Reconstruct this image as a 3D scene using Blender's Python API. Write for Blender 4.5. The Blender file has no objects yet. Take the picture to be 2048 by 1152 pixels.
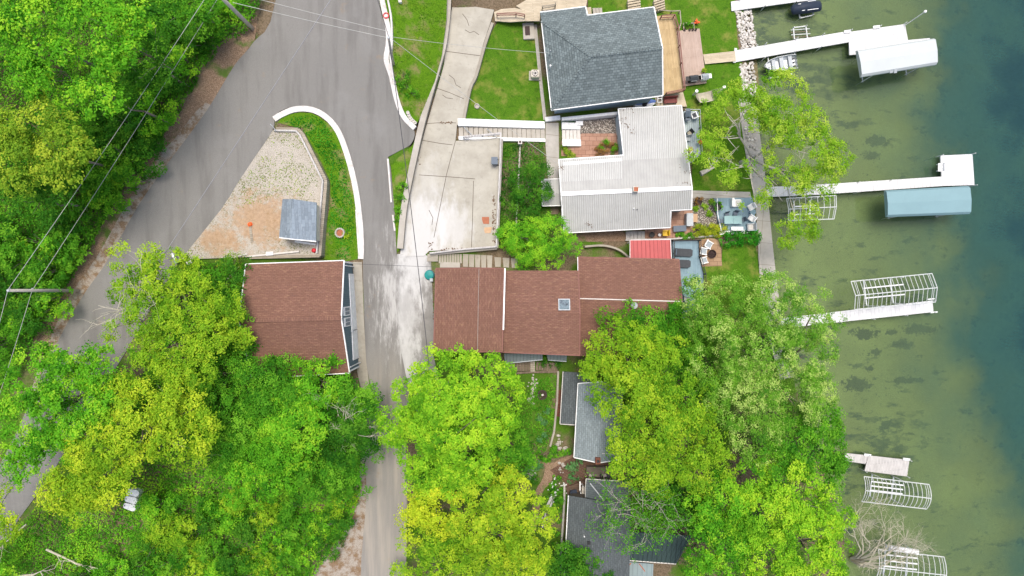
import bpy, bmesh, math, random
import numpy as np
from mathutils import Vector
from mathutils.geometry import delaunay_2d_cdt
random.seed(7); RNG = np.random.default_rng(11)
SC = bpy.context.scene; COL = SC.collection
H = 76.0; K = 1024 / 0.75            # camera height; picture units per unit slope
def P(px, py, z): return Vector(((px - 1024) * (H - z) / K, -(py - 576) * (H - z) / K, z))
def V2(p): return (p[0], p[1])

# ------------------------------------------------------------------ terrain
SHORE = [(1503, -400), (1497, 0), (1499, 80), (1506, 172), (1511, 205), (1533, 370), (1551, 540), (1574, 705), (1612, 820), (1660, 950), (1690, 1060), (1700, 1152), (1700, 1600)]
_sx = np.array([P(a, b, 0)[0] for a, b in SHORE])[::-1]; _sy = np.array([P(a, b, 0)[1] for a, b in SHORE])[::-1]
def shore_x(y): return np.interp(y, _sy, _sx)
CTRL = [(640,0,9.3),(560,0,9.4),(500,150,9.2),(400,330,9.0),(250,520,8.8),(130,700,8.6),(50,900,8.5),(-60,1050,8.4),(560,-200,9.4),
 (300,100,11),(100,100,13),(0,300,13),(0,0,15),(100,480,10.5),(-200,0,18),(-200,600,12),(-200,1200,8.5),(300,-200,13),
 (700,150,8.9),(740,300,8.1),(760,420,7.4),(780,520,6.9),(785,620,6.7),(775,760,6.4),(765,900,6.1),(765,1050,5.9),(762,1150,5.8),(762,1350,5.6),
 (780,100,8.7),(835,100,7.0),(815,200,7.2),(850,-150,7.2),(880,40,5.7),(862,140,6.1),(838,230,6.4),(818,310,6.7),
 (960,20,4.0),(920,130,4.6),(890,210,5.1),(930,300,5.2),(850,420,6.2),(830,500,6.7),(960,480,5.2),(960,-200,3.6),
 (1010,60,3.2),(980,180,3.6),(1050,100,2.9),(1070,230,2.6),(1040,360,3.4),(1095,350,2.3),(1020,470,4.2),
 (1090,120,2.4),(1200,100,1.8),(1300,100,1.3),(1440,60,0.75),(1440,200,0.7),(1450,300,0.7),(1470,520,0.7),(1440,-250,.75),(1150,-250,2.2),
 (1200,290,1.6),(1400,420,0.95),(1380,540,1.0),(1300,490,1.5),(1180,480,1.9),(1100,500,2.7),(940,515,5.6),
 (860,600,6.5),(1000,600,4.6),(1150,620,2.8),(1300,600,1.6),(1010,740,4.0),(1040,800,3.5),(1090,850,2.9),(1135,880,2.4),(1200,950,1.9),(1120,1050,2.1),(1300,900,1.3),(1500,800,0.75),(1560,1000,0.75),
 (900,900,5.2),(900,1100,5.0),(1050,1000,3.2),(1000,1350,4.2),(1500,1350,.75),
 (500,400,9.0),(590,290,8.9),(600,450,8.9),(520,500,8.9),(700,400,7.6),(690,480,7.3),(640,290,8.3),(600,640,7.6),(700,640,6.85),(500,640,8.0),
 (400,800,8.0),(600,850,7.2),(500,1100,7.2),(200,1000,8.3),(260,1000,8.2),(300,1350,8.0)]
_c = np.array([tuple(P(*c)) for c in CTRL])
def _tps_fit(pts, lam=0.4):
    n = len(pts); xy = pts[:, :2] / 10.0
    d = np.sqrt(((xy[:, None] - xy[None]) ** 2).sum(-1)); A = np.zeros((n + 3, n + 3))
    A[:n, :n] = np.where(d > 0, d * d * np.log(d + 1e-9), 0) + lam * np.eye(n)
    A[:n, n] = 1; A[:n, n+1:] = xy; A[n, :n] = 1; A[n+1:, :n] = xy.T
    b = np.zeros(n + 3); b[:n] = pts[:, 2]
    return xy, np.linalg.solve(A, b)
_fit = _tps_fit(_c)
def tps(fit, x, y):
    xy, w = fit; n = len(xy)
    x = np.atleast_1d(np.asarray(x, float)).ravel() / 10; y = np.atleast_1d(np.asarray(y, float)).ravel() / 10
    out = np.empty(len(x))
    for i in range(0, len(x), 20000):
        a, b = x[i:i+20000], y[i:i+20000]
        d2 = (a[:, None] - xy[:, 0]) ** 2 + (b[:, None] - xy[:, 1]) ** 2
        out[i:i+20000] = (0.5 * d2 * np.log(d2 + 1e-12)) @ w[:n] + w[n] + w[n+1] * a + w[n+2] * b
    return out
def land(x, y):
    x = np.atleast_1d(np.asarray(x, float)).ravel(); y = np.atleast_1d(np.asarray(y, float)).ravel()
    return np.maximum(tps(_fit, np.clip(x, -75, 60), np.clip(y, -55, 55)), 0.45)
def depth_at(d):                     # metres of water, d metres off the shore line
    return np.interp(d, [0, 1.5, 8, 16, 20, 26, 34, 60, 400], [.25, .45, .9, 1.5, 2.3, 4.5, 7.5, 10, 14])
def ground(x, y):
    x = np.atleast_1d(np.asarray(x, float)).ravel(); y = np.atleast_1d(np.asarray(y, float)).ravel()
    d = x - shore_x(y); t = np.clip((d + 0.8) / 0.8, 0, 1)
    return land(x, y) * (1 - t) - depth_at(np.maximum(d, 0)) * t
def gz(x, y): return float(ground(x, y)[0])
def on(px, py, zf=None, dz=0.0):     # point on a surface seen at a picture position
    z = 4.0; zf = zf or gz
    for _ in range(25):
        p = P(px, py, z); z = 0.5 * z + 0.5 * zf(p[0], p[1])
    p = P(px, py, z); p[2] = zf(p[0], p[1]) + dz
    return p
def plane_fit(*pts):                 # smooth surface through a few (px,py,z)
    a = np.array([tuple(P(*q)) for q in pts]); A = np.c_[a[:, :2], np.ones(len(a))]
    w = np.linalg.lstsq(A, a[:, 2], rcond=None)[0]
    return lambda x, y: w[0] * x + w[1] * y + w[2]
def tps_fit(*pts):
    f = _tps_fit(np.array([tuple(P(*q)) for q in pts]), 0.05)
    return lambda x, y: float(tps(f, x, y)[0])
def inside(poly, x, y):
    poly = np.asarray(poly, float); r = np.zeros(len(x), bool); j = len(poly) - 1
    for i in range(len(poly)):
        xi, yi = poly[i, :2]; xj, yj = poly[j, :2]
        c = ((yi > y) != (yj > y)) & (x < (xj - xi) * (y - yi) / (yj - yi + 1e-12) + xi)
        r ^= c; j = i
    return r
def smooth(pts, n=5, closed=False):
    out = []; m = len(pts)
    for i in range(m if closed else m - 1):
        p0, p1, p2, p3 = (np.array(pts[(i + k) % m] if closed else pts[min(max(i + k, 0), m - 1)], float) for k in (-1, 0, 1, 2))
        for k in range(n):
            t = k / n
            out.append(tuple(0.5 * (2*p1 + (p2-p0)*t + (2*p0-5*p1+4*p2-p3)*t*t + (3*p1-p0-3*p2+p3)*t**3)))
    if not closed: out.append(tuple(pts[-1]))
    return out

# ------------------------------------------------------------------ numpy noise
def _hash(i, j, k):
    h = (i * 374761393 + j * 668265263 + k * 2147483647 % 1000003 * 97) & 0xffffffff
    h = ((h ^ (h >> 13)) * 1274126177) & 0xffffffff
    return ((h ^ (h >> 16)) & 0xffff) / 65535.0
def vnoise(p):
    p = np.asarray(p, float); f = np.floor(p).astype(np.int64); t = p - f; t = t * t * (3 - 2 * t); r = 0
    for a in (0, 1):
        for b in (0, 1):
            for c in (0, 1):
                w = (t[:, 0] if a else 1 - t[:, 0]) * (t[:, 1] if b else 1 - t[:, 1]) * (t[:, 2] if c else 1 - t[:, 2])
                r = r + w * _hash(f[:, 0] + a, f[:, 1] + b, f[:, 2] + c)
    return r

# ------------------------------------------------------------------ materials
MATS = {}
class NT:
    def __init__(s, name):
        s.m = bpy.data.materials.new(name); s.m.use_nodes = True; s.t = s.m.node_tree; s.b = s.t.nodes['Principled BSDF']
        s.b.inputs['Specular IOR Level'].default_value = 0.3
        MATS[name] = s.m
        s.co = s.n('ShaderNodeTexCoord').outputs['Object']
    def n(s, typ, **kw):
        x = s.t.nodes.new(typ)
        for k, v in kw.items(): setattr(x, k, v)
        return x
    def set(s, sock, v):
        if isinstance(v, bpy.types.NodeSocket): s.t.links.new(v, sock)
        else: sock.default_value = v if not (isinstance(v, tuple) and len(v) == 3 and sock.type == 'RGBA') else (*v, 1)
    def map(s, scale=(1, 1, 1), rot=0.0, loc=(0, 0, 0), co=None):
        x = s.n('ShaderNodeMapping'); s.set(x.inputs['Vector'], co or s.co)
        x.inputs['Scale'].default_value = scale; x.inputs['Rotation'].default_value = (0, 0, rot); x.inputs['Location'].default_value = loc
        return x.outputs[0]
    def noise(s, scale, detail=3, rough=.55, co=None):
        x = s.n('ShaderNodeTexNoise'); s.set(x.inputs['Vector'], co or s.co)
        x.inputs['Scale'].default_value = scale; x.inputs['Detail'].default_value = detail; x.inputs['Roughness'].default_value = rough
        return x.outputs['Fac']
    def ramp(s, fac, lo, hi, a=0.0, b=1.0):
        x = s.n('ShaderNodeMapRange'); x.interpolation_type = 'SMOOTHSTEP'; s.set(x.inputs['Value'], fac)
        for i, v in zip((1, 2, 3, 4), (lo, hi, a, b)): x.inputs[i].default_value = v
        return x.outputs[0]
    def mix(s, fac, a, b, mode='MIX'):
        x = s.n('ShaderNodeMix', data_type='RGBA', blend_type=mode); s.set(x.inputs[0], fac); s.set(x.inputs[6], a); s.set(x.inputs[7], b)
        return x.outputs[2]
    def math(s, op, a, b=0.0):
        x = s.n('ShaderNodeMath', operation=op); s.set(x.inputs[0], a); s.set(x.inputs[1], b); return x.outputs[0]
    def brick(s, w, h, mortar, c1, c2, cm, rot=0.0, co=None, off=.5):
        x = s.n('ShaderNodeTexBrick'); x.offset = off; s.set(x.inputs['Vector'], co or s.map(rot=rot)); x.inputs['Scale'].default_value = 1
        x.inputs['Brick Width'].default_value = w; x.inputs['Row Height'].default_value = h; x.inputs['Mortar Size'].default_value = mortar
        x.inputs['Mortar Smooth'].default_value = .3; x.inputs['Bias'].default_value = 0
        for k, v in (('Color1', c1), ('Color2', c2), ('Mortar', cm)): s.set(x.inputs[k], v)
        return x.outputs['Color'], x.outputs['Fac']
    def blob(s, c, r, stretch=(1, 1)):  # 1 at a stain's centre, 0 beyond its radius
        g = s.n('ShaderNodeTexGradient', gradient_type='SPHERICAL')
        s.set(g.inputs[0], s.map(scale=(stretch[0] / r, stretch[1] / r, 0), loc=(-c[0] * stretch[0] / r, -c[1] * stretch[1] / r, 0)))
        return g.outputs['Fac']
    def bump(s, h, dist=.02, strength=.5):
        x = s.n('ShaderNodeBump'); s.set(x.inputs['Height'], h); x.inputs['Distance'].default_value = dist; x.inputs['Strength'].default_value = strength
        s.t.links.new(x.outputs[0], s.b.inputs['Normal'])
    def out(s, col, rough=.8, spec=None, metal=0.0):
        s.set(s.b.inputs['Base Color'], col); s.set(s.b.inputs['Roughness'], rough); s.b.inputs['Metallic'].default_value = metal
        if spec is not None: s.b.inputs['Specular IOR Level'].default_value = spec
        return s.m
def plain(name, c, rough=.6, var=.12, scale=3.0, metal=0.0, spec=None):
    s = NT(name); f = s.ramp(s.noise(scale, 4), .3, .7)
    lo = tuple(x * (1 - var) for x in c); hi = tuple(min(1, x * (1 + var)) for x in c)
    fine = s.ramp(s.noise(scale * 12, 2), .35, .65)
    return s.out(s.mix(.25, s.mix(f, lo, hi), s.mix(fine, lo, hi)), rough, spec, metal)
def shingle(name, base, fleck, dark, rot, course=.15, line=.55, fl=(.57, .67), bw=.4, bv=.14, am=.55):
    s = NT(name); co = s.map(rot=rot)
    c, f = s.brick(bw, course, .016, tuple(x * (1 + bv) for x in base), tuple(x * (1 - bv) for x in base), tuple(x * line for x in base), co=co)
    st = s.noise(1, 2, co=s.map(scale=(2.4, 9, 1), co=co)); c = s.mix(s.ramp(st, fl[0], fl[1], 0, am), c, fleck)
    st2 = s.noise(1, 2, co=s.map(scale=(1.8, 7, 1), loc=(9, 4, 2), co=co)); c = s.mix(s.ramp(st2, .57, .68, 0, am * .8), c, dark)
    c = s.mix(s.ramp(s.noise(.35, 4), .35, .7, 0, .4), c, tuple(x * .72 for x in base)); c = s.mix(s.ramp(s.noise(1, 5, .7, co=s.map(scale=(1.6, .22, 1), co=co)), .52, .75, 0, .35), c, tuple(x * .65 for x in base))
    c = s.mix(s.ramp(s.noise(30, 1), .4, .7, 0, .25), c, tuple(x * 1.25 for x in base))
    s.bump(s.math('SUBTRACT', 1.0, f), .02, .6)
    return s.out(c, .9, .15)
def planks(name, base, alt, rot, row=.14, length=2.6, gap=.012, mort=.35, rough=.75):
    s = NT(name); co = s.map(rot=rot)
    c, f = s.brick(length, row, gap, base, alt, tuple(x * mort for x in base), co=co, off=.37)
    g = s.noise(1, 3, co=s.map(scale=(1.0, 14, 1), co=co)); c = s.mix(s.ramp(g, .35, .7, 0, .4), c, tuple(x * .72 for x in base))
    c = s.mix(s.ramp(s.noise(.9, 3), .4, .7, 0, .3), c, tuple(min(1, x * 1.2) for x in alt))
    s.bump(s.math('SUBTRACT', 1.0, f), .015, .5)
    return s.out(c, rough, .25)
def seamed(name, base, pitch, rot, seam=.55, w=.1, rough=.45, stain=None):  # standing-seam sheet metal
    s = NT(name); co = s.map(rot=rot); sp = s.n('ShaderNodeSeparateXYZ'); s.set(sp.inputs[0], co)
    fr = s.math('FRACT', s.math('DIVIDE', sp.outputs[0], pitch)); d = s.math('ABSOLUTE', s.math('SUBTRACT', fr, .5))
    m = s.ramp(d, w * .5, w, 1, 0)
    c = s.mix(s.ramp(s.noise(.8, 4), .3, .75), base, tuple(x * .88 for x in base))
    c = s.mix(s.math('MULTIPLY', m, 1 - seam), c, tuple(x * .35 for x in base))
    if stain: c = s.mix(s.ramp(s.noise(.55, 6, .7), .66, .74, 0, .8), c, stain)
    s.bump(m, .03, .6)
    return s.out(c, rough, .4)

# ------------------------------------------------------------------ meshes and objects
class MB:
    def __init__(s): s.v = []; s.f = []
    def add(s, v, f):
        o = len(s.v); s.v += [tuple(a) for a in v]; s.f += [tuple(i + o for i in q) for q in f]; return s
    def slab(s, top, t):                      # polygon (any heights) with vertical thickness t (or list of bottom z)
        n = len(top); bot = [(p[0], p[1], p[2] - t) for p in top]
        return s.add(list(top) + bot, [tuple(range(n)), tuple(range(2 * n - 1, n - 1, -1))] + [(i, i + n, (i + 1) % n + n, (i + 1) % n) for i in range(n)])
    def wall(s, poly, z0, z1): return s.slab([(p[0], p[1], z1) for p in poly], z1 - z0)
    def box(s, c, size, rz=0.0, tilt=None):
        hx, hy, hz = (a / 2 for a in size); q = [Vector((x, y, z)) for z in (-hz, hz) for x, y in ((-hx, -hy), (hx, -hy), (hx, hy), (-hx, hy))]
        from mathutils import Matrix
        M = Matrix.Rotation(rz, 3, 'Z')
        if tilt: M = M @ Matrix.Rotation(tilt[1], 3, tilt[0])
        return s.add([M @ a + Vector(c) for a in q], [(3, 2, 1, 0), (4, 5, 6, 7), (0, 1, 5, 4), (1, 2, 6, 5), (2, 3, 7, 6), (3, 0, 4, 7)])
    def bar(s, a, b, w, h):                   # box beam from a to b (top centre line)
        a, b = Vector(a), Vector(b); d = b - a; L = Vector((-d.y, d.x, 0)); L = L.normalized() * (w / 2) if L.length > 1e-6 else Vector((w / 2, 0, 0))
        u = Vector((0, 0, h)) if abs(d.z) < d.length * .95 else Vector((0, h, 0))
        v = [a - L, a + L, b + L, b - L]
        return s.add([p - u for p in v] + v, [(0, 1, 2, 3), (7, 6, 5, 4), (0, 4, 5, 1), (1, 5, 6, 2), (2, 6, 7, 3), (3, 7, 4, 0)])
    def tube(s, pts, r, n=6, cap=True):
        pts = [Vector(p) for p in pts]; m = len(pts); rs = r if isinstance(r, (list, tuple)) else [r] * m; V = []; F = []
        for i, p in enumerate(pts):
            d = (pts[min(i + 1, m - 1)] - pts[max(i - 1, 0)]).normalized()
            u = d.cross(Vector((0, 0, 1)) if abs(d.z) < .9 else Vector((1, 0, 0))).normalized(); w = d.cross(u)
            V += [p + (u * math.cos(2 * math.pi * k / n) + w * math.sin(2 * math.pi * k / n)) * rs[i] for k in range(n)]
        for i in range(m - 1): F += [(i*n + k, i*n + (k+1) % n, (i+1)*n + (k+1) % n, (i+1)*n + k) for k in range(n)]
        if cap: F += [tuple(range(n))[::-1], tuple(range((m - 1) * n, m * n))]
        return s.add(V, F)
    def lathe(s, c, prof, n=16):              # prof: (radius, z)
        V = []; F = []; m = len(prof)
        for r, z in prof: V += [(c[0] + r * math.cos(2*math.pi*k/n), c[1] + r * math.sin(2*math.pi*k/n), c[2] + z) for k in range(n)]
        for i in range(m - 1): F += [(i*n + k, i*n + (k+1) % n, (i+1)*n + (k+1) % n, (i+1)*n + k) for k in range(n)]
        F += [tuple(range(n))[::-1], tuple(range((m - 1) * n, m * n))]
        return s.add(V, F)
    def ball(s, c, r, n=10, squash=1.0):
        return s.lathe(c, [(max(.001, r * math.sin(math.pi * i / n)), -r * squash * math.cos(math.pi * i / n)) for i in range(n + 1)], n + 2)
    def rock(s, c, r, seed):
        R = random.Random(seed); bm = bmesh.new(); bmesh.ops.create_icosphere(bm, subdivisions=1, radius=1)
        sq = (R.uniform(.8, 1.3), R.uniform(.7, 1.1), R.uniform(.5, .8))
        v = [Vector(c) + Vector([a * b for a, b in zip(x.co * R.uniform(.8, 1.15), sq)]) * r for x in bm.verts]
        f = [[q.index for q in p.verts] for p in bm.faces]; bm.free(); return s.add(v, f)
    def build(s, name, mat, parent=None, smooth=False, loc=None, bevel=0.0):
        o = Vector(loc) if loc else wloc(parent)
        me = bpy.data.meshes.new(name); me.from_pydata([tuple(Vector(p) - o) for p in s.v], [], s.f)
        bm = bmesh.new(); bm.from_mesh(me); bmesh.ops.recalc_face_normals(bm, faces=bm.faces)
        if bevel: bmesh.ops.bevel(bm, geom=[e for e in bm.edges if len(e.link_faces) == 2 and e.calc_face_angle(0) > .6], offset=bevel, segments=2, affect='EDGES')
        bm.to_mesh(me); bm.free()
        if smooth:
            for p in me.polygons: p.use_smooth = True
        ob = bpy.data.objects.new(name, me); COL.objects.link(ob)
        if mat: me.materials.append(MATS[mat] if isinstance(mat, str) else mat)
        if parent: ob.parent = parent
        if loc: ob.location = o - wloc(parent)
        return ob
def wloc(o):
    v = Vector((0, 0, 0))
    while o: v = v + o.location; o = o.parent
    return v
def tag(o, label, cat, group=None):
    o['label'] = label; o['category'] = cat
    if group: o['group'] = group
    return o
def kind(o, k): o['kind'] = k; return o
def thing(name, label, cat, loc, group=None):
    o = bpy.data.objects.new(name, None); COL.objects.link(o); o.location = Vector(loc); o.empty_display_size = .3
    return tag(o, label, cat, group)
def copy_tree(o, parent=None):
    c = o.copy(); COL.objects.link(c); c.parent = parent
    for ch in list(o.children): copy_tree(ch, c)
    return c

CUTS = []                                     # sheets the terrain must stay below
def sheet(name, px, zf, mat, off=0.0, skirt=0.0, step=1.0, k='structure', cut=False, wob=0.0, parent=None):
    """a surface lying on zf, outline given in picture positions; skirt gives it thickness"""
    pts = [on(a, b, zf) for a, b in px]
    if cut: CUTS.append(([V2(p) for p in pts], zf, off))
    vv, _, ff, *_ = delaunay_2d_cdt([Vector((p[0], p[1])) for p in pts], [], [list(range(len(pts)))], 1, 1e-5)
    bm = bmesh.new(); bv = [bm.verts.new((v.x, v.y, 0)) for v in vv]
    for f in ff: bm.faces.new([bv[i] for i in f])
    xs = [p[0] for p in pts]; ys = [p[1] for p in pts]
    for ax, lo, hi in ((0, min(xs), max(xs)), (1, min(ys), max(ys))):
        a = math.floor(lo / step) * step + step
        while a < hi:
            bmesh.ops.bisect_plane(bm, geom=bm.verts[:] + bm.edges[:] + bm.faces[:], plane_co=(a, a, 0), plane_no=(1 - ax, ax, 0)); a += step
    for v in bm.verts: v.co.z = zf(v.co.x, v.co.y) + off
    bmesh.ops.recalc_face_normals(bm, faces=bm.faces)
    if bm.faces and sum(q.normal.z for q in bm.faces) < 0: bmesh.ops.reverse_faces(bm, faces=bm.faces)
    if skirt:
        ed = [e for e in bm.edges if e.is_boundary]; r = bmesh.ops.extrude_edge_only(bm, edges=ed)
        for v in r['geom']:
            if isinstance(v, bmesh.types.BMVert): v.co.z -= skirt
        bmesh.ops.recalc_face_normals(bm, faces=bm.faces)
    me = bpy.data.meshes.new(name); bm.to_mesh(me); bm.free(); me.materials.append(MATS[mat])
    ob = bpy.data.objects.new(name, me); COL.objects.link(ob)
    if k: ob['kind'] = k
    if parent: ob.parent = parent; ob.location = -wloc(parent)
    return ob
def ribbon(px, w):                            # outline of a strip of picture width w round a line
    p = [np.array(a, float) for a in px]; L = []; R = []
    for i in range(len(p)):
        d = p[min(i + 1, len(p) - 1)] - p[max(i - 1, 0)]; d /= np.hypot(*d) + 1e-9; nrm = np.array((-d[1], d[0])) * w / 2
        L.append(tuple(p[i] + nrm)); R.append(tuple(p[i] - nrm))
    return L + R[::-1]
def rail_wall(mb, line, w, h, zf=None, base=-.6):  # low wall following the ground along world points
    for a, b in zip(line, line[1:]):
        a, b = Vector(a), Vector(b); d = (b - a); L = Vector((-d.y, d.x, 0)).normalized() * w / 2; e = d.normalized() * .002
        v = [a - L, a + L, b + L, b - L]
        mb.add([p + Vector((0, 0, base)) for p in v] + [p + Vector((0, 0, h)) for p in v], [(3, 2, 1, 0), (4, 5, 6, 7), (0, 1, 5, 4), (1, 2, 6, 5), (2, 3, 7, 6), (3, 0, 4, 7)])
    return mb

# ------------------------------------------------------------------ foliage
def leaf_obj(name, c, nrm, size, tint, mat, parent=None, slim=.55):
    n = len(c); nrm = nrm / (np.linalg.norm(nrm, axis=1, keepdims=True) + 1e-9)
    r = RNG.normal(size=(n, 3)); u = r - nrm * (r * nrm).sum(1, keepdims=True); u /= np.linalg.norm(u, axis=1, keepdims=True) + 1e-9
    w = np.cross(nrm, u); s = size[:, None]
    bend = nrm * s * .18
    V = np.stack([c - u * s * .6 - bend, c + w * s * slim * .6, c + u * s * .6 - bend, c - w * s * slim * .6], 1).reshape(-1, 3)
    V = V - np.array(wloc(parent))
    me = bpy.data.meshes.new(name); me.vertices.add(4 * n); me.vertices.foreach_set('co', V.astype(np.float32).ravel())
    me.loops.add(4 * n); me.loops.foreach_set('vertex_index', np.arange(4 * n, dtype=np.int32))
    me.polygons.add(n); me.polygons.foreach_set('loop_start', np.arange(0, 4 * n, 4, dtype=np.int32))
    me.update(calc_edges=True)
    at = me.attributes.new('tint', 'FLOAT', 'POINT'); at.data.foreach_set('value', np.repeat(tint, 4).astype(np.float32))
    me.materials.append(MATS[mat]); ob = bpy.data.objects.new(name, me); COL.objects.link(ob)
    if parent: ob.parent = parent
    return ob
def leaf_mat(name, a, b, c=None, trans=.35):   # a dark leaf, b usual leaf, c young leaf
    a, b, c = (tuple(x * .965 + .035 * (.25 * q[0] + .7 * q[1] + .05 * q[2]) for x in q) for q in (a, b, c or b))
    s = NT(name); at = s.n('ShaderNodeAttribute', attribute_name='tint').outputs['Fac']
    col = s.mix(s.ramp(at, .0, .5), a, b)
    if c: col = s.mix(s.ramp(at, .55, 1.0), col, c)
    s.out(col, .7, .08)
    tr = s.n('ShaderNodeBsdfTranslucent'); s.set(tr.inputs[0], s.mix(.5, col, tuple(min(1, x * 1.3) for x in (c or b))))
    mx = s.n('ShaderNodeMixShader'); mx.inputs[0].default_value = trans
    s.t.links.new(s.b.outputs[0], mx.inputs[1]); s.t.links.new(tr.outputs[0], mx.inputs[2])
    s.t.links.new(mx.outputs[0], s.t.nodes['Material Output'].inputs[0]); return s.m
def unit(n):
    v = RNG.normal(size=(n, 3)); return v / np.linalg.norm(v, axis=1, keepdims=True)
def crown_pts(lobes, leaf=.2, cover=1.5, bough=1.1, fill=1.0, gap=.0, flat=.75, ros=.3):
    """lobes: world (x,y,z,r). Boughs sit over each lobe, rosettes of leaves over each bough."""
    C = []; N = []; T = []
    for (x, y, z, r) in lobes:
        nb = max(4, int(fill * 2.6 * (r / bough) ** 2)); d = unit(nb); d[:, 2] = np.abs(d[:, 2]) * 1.0 - .12
        rad = r * RNG.uniform(.55, 1.02, nb) ** .6
        bc = np.array((x, y, z)) + d * rad[:, None] * np.array((1, 1, flat))
        br = bough * RNG.uniform(.6, 1.25, nb) * min(1, .5 + r / 4)
        if gap > 0:
            keep = vnoise(bc * .55 + 31.7) > gap; bc, br, d = bc[keep], br[keep], d[keep]
            if not len(bc): continue
        bt = np.clip(RNG.normal(.55, .24, len(bc)), 0, 1)
        nr = np.maximum(3, (cover * 2.2 * br ** 2 / (ros * ros)).astype(int)); idx = np.repeat(np.arange(len(bc)), nr)
        e = unit(len(idx)); e[:, 2] = np.abs(e[:, 2]) * .9 - .15; e += d[idx] * .35; e /= np.linalg.norm(e, axis=1, keepdims=True)
        rc = bc[idx] + e * (br[idx] * RNG.uniform(.55, 1.05, len(idx)))[:, None] * np.array((1, 1, .7))
        rt = np.clip(bt[idx] + RNG.normal(0, .16, len(idx)), 0, 1)
        nl = max(3, int(1.1 * (ros / leaf) ** 2 * 3)); i2 = np.repeat(np.arange(len(rc)), nl)
        off = RNG.normal(size=(len(i2), 3)) * ros * .5; off[:, 2] *= .45
        C.append(rc[i2] + off)
        nn = np.array((0, 0, .8)) + e[i2] * .8 + off * (1.0 / ros) * .4 + RNG.normal(size=off.shape) * .26; N.append(nn)
        T.append(np.clip(rt[i2] + RNG.normal(0, .13, len(i2)), 0, 1))
    return np.concatenate(C), np.concatenate(N), np.concatenate(T)
def limbs(mb, base, tips, r0, seed=0, fork=.4, n=6):
    R = random.Random(seed); base = Vector(base); tips = [Vector(t) for t in tips]; c = sum(tips, Vector()) / len(tips)
    k = Vector((base.x * .75 + c.x * .25, base.y * .75 + c.y * .25, base.z + (c.z - base.z) * fork))
    mb.tube([base - Vector((0, 0, .4)), base + Vector((0, 0, .25)), base.lerp(k, .5) + Vector((R.uniform(-.15, .15), R.uniform(-.15, .15), 0)), k], [r0 * 1.4, r0 * 1.05, r0 * .85, r0 * .75], 8)
    tips.sort(key=lambda t: math.atan2(t.y - k.y, t.x - k.x)); g = max(1, min(4, len(tips) // 2)); m = -(-len(tips) // g)
    for a in range(0, len(tips), m):
        grp = tips[a:a + m]; cg = sum(grp, Vector()) / len(grp); q = k.lerp(cg, .5) + Vector((R.uniform(-.3, .3), R.uniform(-.3, .3), R.uniform(-.2, .3)))
        h = k.lerp(q, .5) + Vector((R.uniform(-.25, .25), R.uniform(-.25, .25), .15)); mb.tube([k, h, q], [r0 * .6, r0 * .5, r0 * .42], n)
        for t in grp:
            w = [q]; 
            for f in (.3, .6, 1.0): w.append(q.lerp(t, f) + Vector((R.uniform(-.35, .35), R.uniform(-.35, .35), R.uniform(-.1, .35))) * (1.2 - f))
            mb.tube(w, [r0 * .36, r0 * .26, r0 * .16, r0 * .05], n)
            for _ in range(3):
                z = w[1].lerp(w[3], R.uniform(0, .8)); e = z + Vector((R.uniform(-1, 1), R.uniform(-1, 1), R.uniform(-.1, .6))) * (t - k).length * .28
                mb.tube([z, z.lerp(e, .5) + Vector((R.uniform(-.1, .1), R.uniform(-.1, .1), .12)), e], [r0 * .14, r0 * .09, r0 * .03], 5)
    return mb
def tree(name, label, lobes_px, mat, trunk=None, group=None, bark='bark', cat='tree', r0=.28, **kw):
    lobes = []
    for (a, b, r, z) in lobes_px:
        p = P(a, b, z); lobes.append((p[0], p[1], z, r * (H - z) / K))
    if trunk: t = on(*trunk)
    else:
        w = [l[3] ** 2 for l in lobes]; x = sum(l[0] * q for l, q in zip(lobes, w)) / sum(w); y = sum(l[1] * q for l, q in zip(lobes, w)) / sum(w)
        t = Vector((x, y, gz(x, y)))
    lobes = [(x, y, z - .55 * r, r) for x, y, z, r in lobes]
    root = thing(name, label, cat, t, group)
    limbs(MB(), t, [(x, y, z + .1 * r) for x, y, z, r in lobes], r0, seed=hash(label) % 999 if False else len(label) * 7 + len(lobes)).build('trunk', bark, root, smooth=True)
    C, N, T = crown_pts(lobes, **kw); n = len(C)
    leaf_obj('crown', C, N, kw.get('leaf', .2) * RNG.uniform(.7, 1.3, n), T, mat, root)
    return root
def bush(name, label, px, mat, group=None, cat='bush', leaf=.13, cover=1.6, bough=.45, ros=.2, h=None, z=None, stem=True, gap=0.0, zf=None):
    """px: (px,py,rpx) list; stands on the ground"""
    pts = []
    for q in px:
        g = on(q[0], q[1], zf); r = q[2] * (H - g[2]) / K; hh = (q[3] if len(q) > 3 else (h or r * 1.1)); pts.append((g[0], g[1], g[2] + hh * .35, r, hh))
    g0 = Vector((pts[0][0], pts[0][1], pts[0][2] - pts[0][4] * .35)); root = thing(name, label, cat, g0, group)
    m = MB()
    for x, y, z, r, hh in pts:
        b = Vector((x, y, z - hh * .35 - .1))
        for k in range(4):
            a = random.uniform(0, 6.28); m.tube([b, b + Vector((math.cos(a) * r * .3, math.sin(a) * r * .3, hh * .5)), b + Vector((math.cos(a) * r * .6, math.sin(a) * r * .6, hh * .8))], [.035, .025, .01], 5)
    m.build('stem', 'bark', root)
    Cs = [crown_pts([(x, y, z, r)], leaf=leaf, cover=cover, bough=min(bough, r * .6), ros=ros, flat=max(.3, .65 * hh / r), gap=gap) for x, y, z, r, hh in pts]
    C, N, T = (np.concatenate(a) for a in zip(*Cs))
    leaf_obj('foliage', C, N, leaf * RNG.uniform(.7, 1.3, len(C)), T, mat, root); return root
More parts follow.
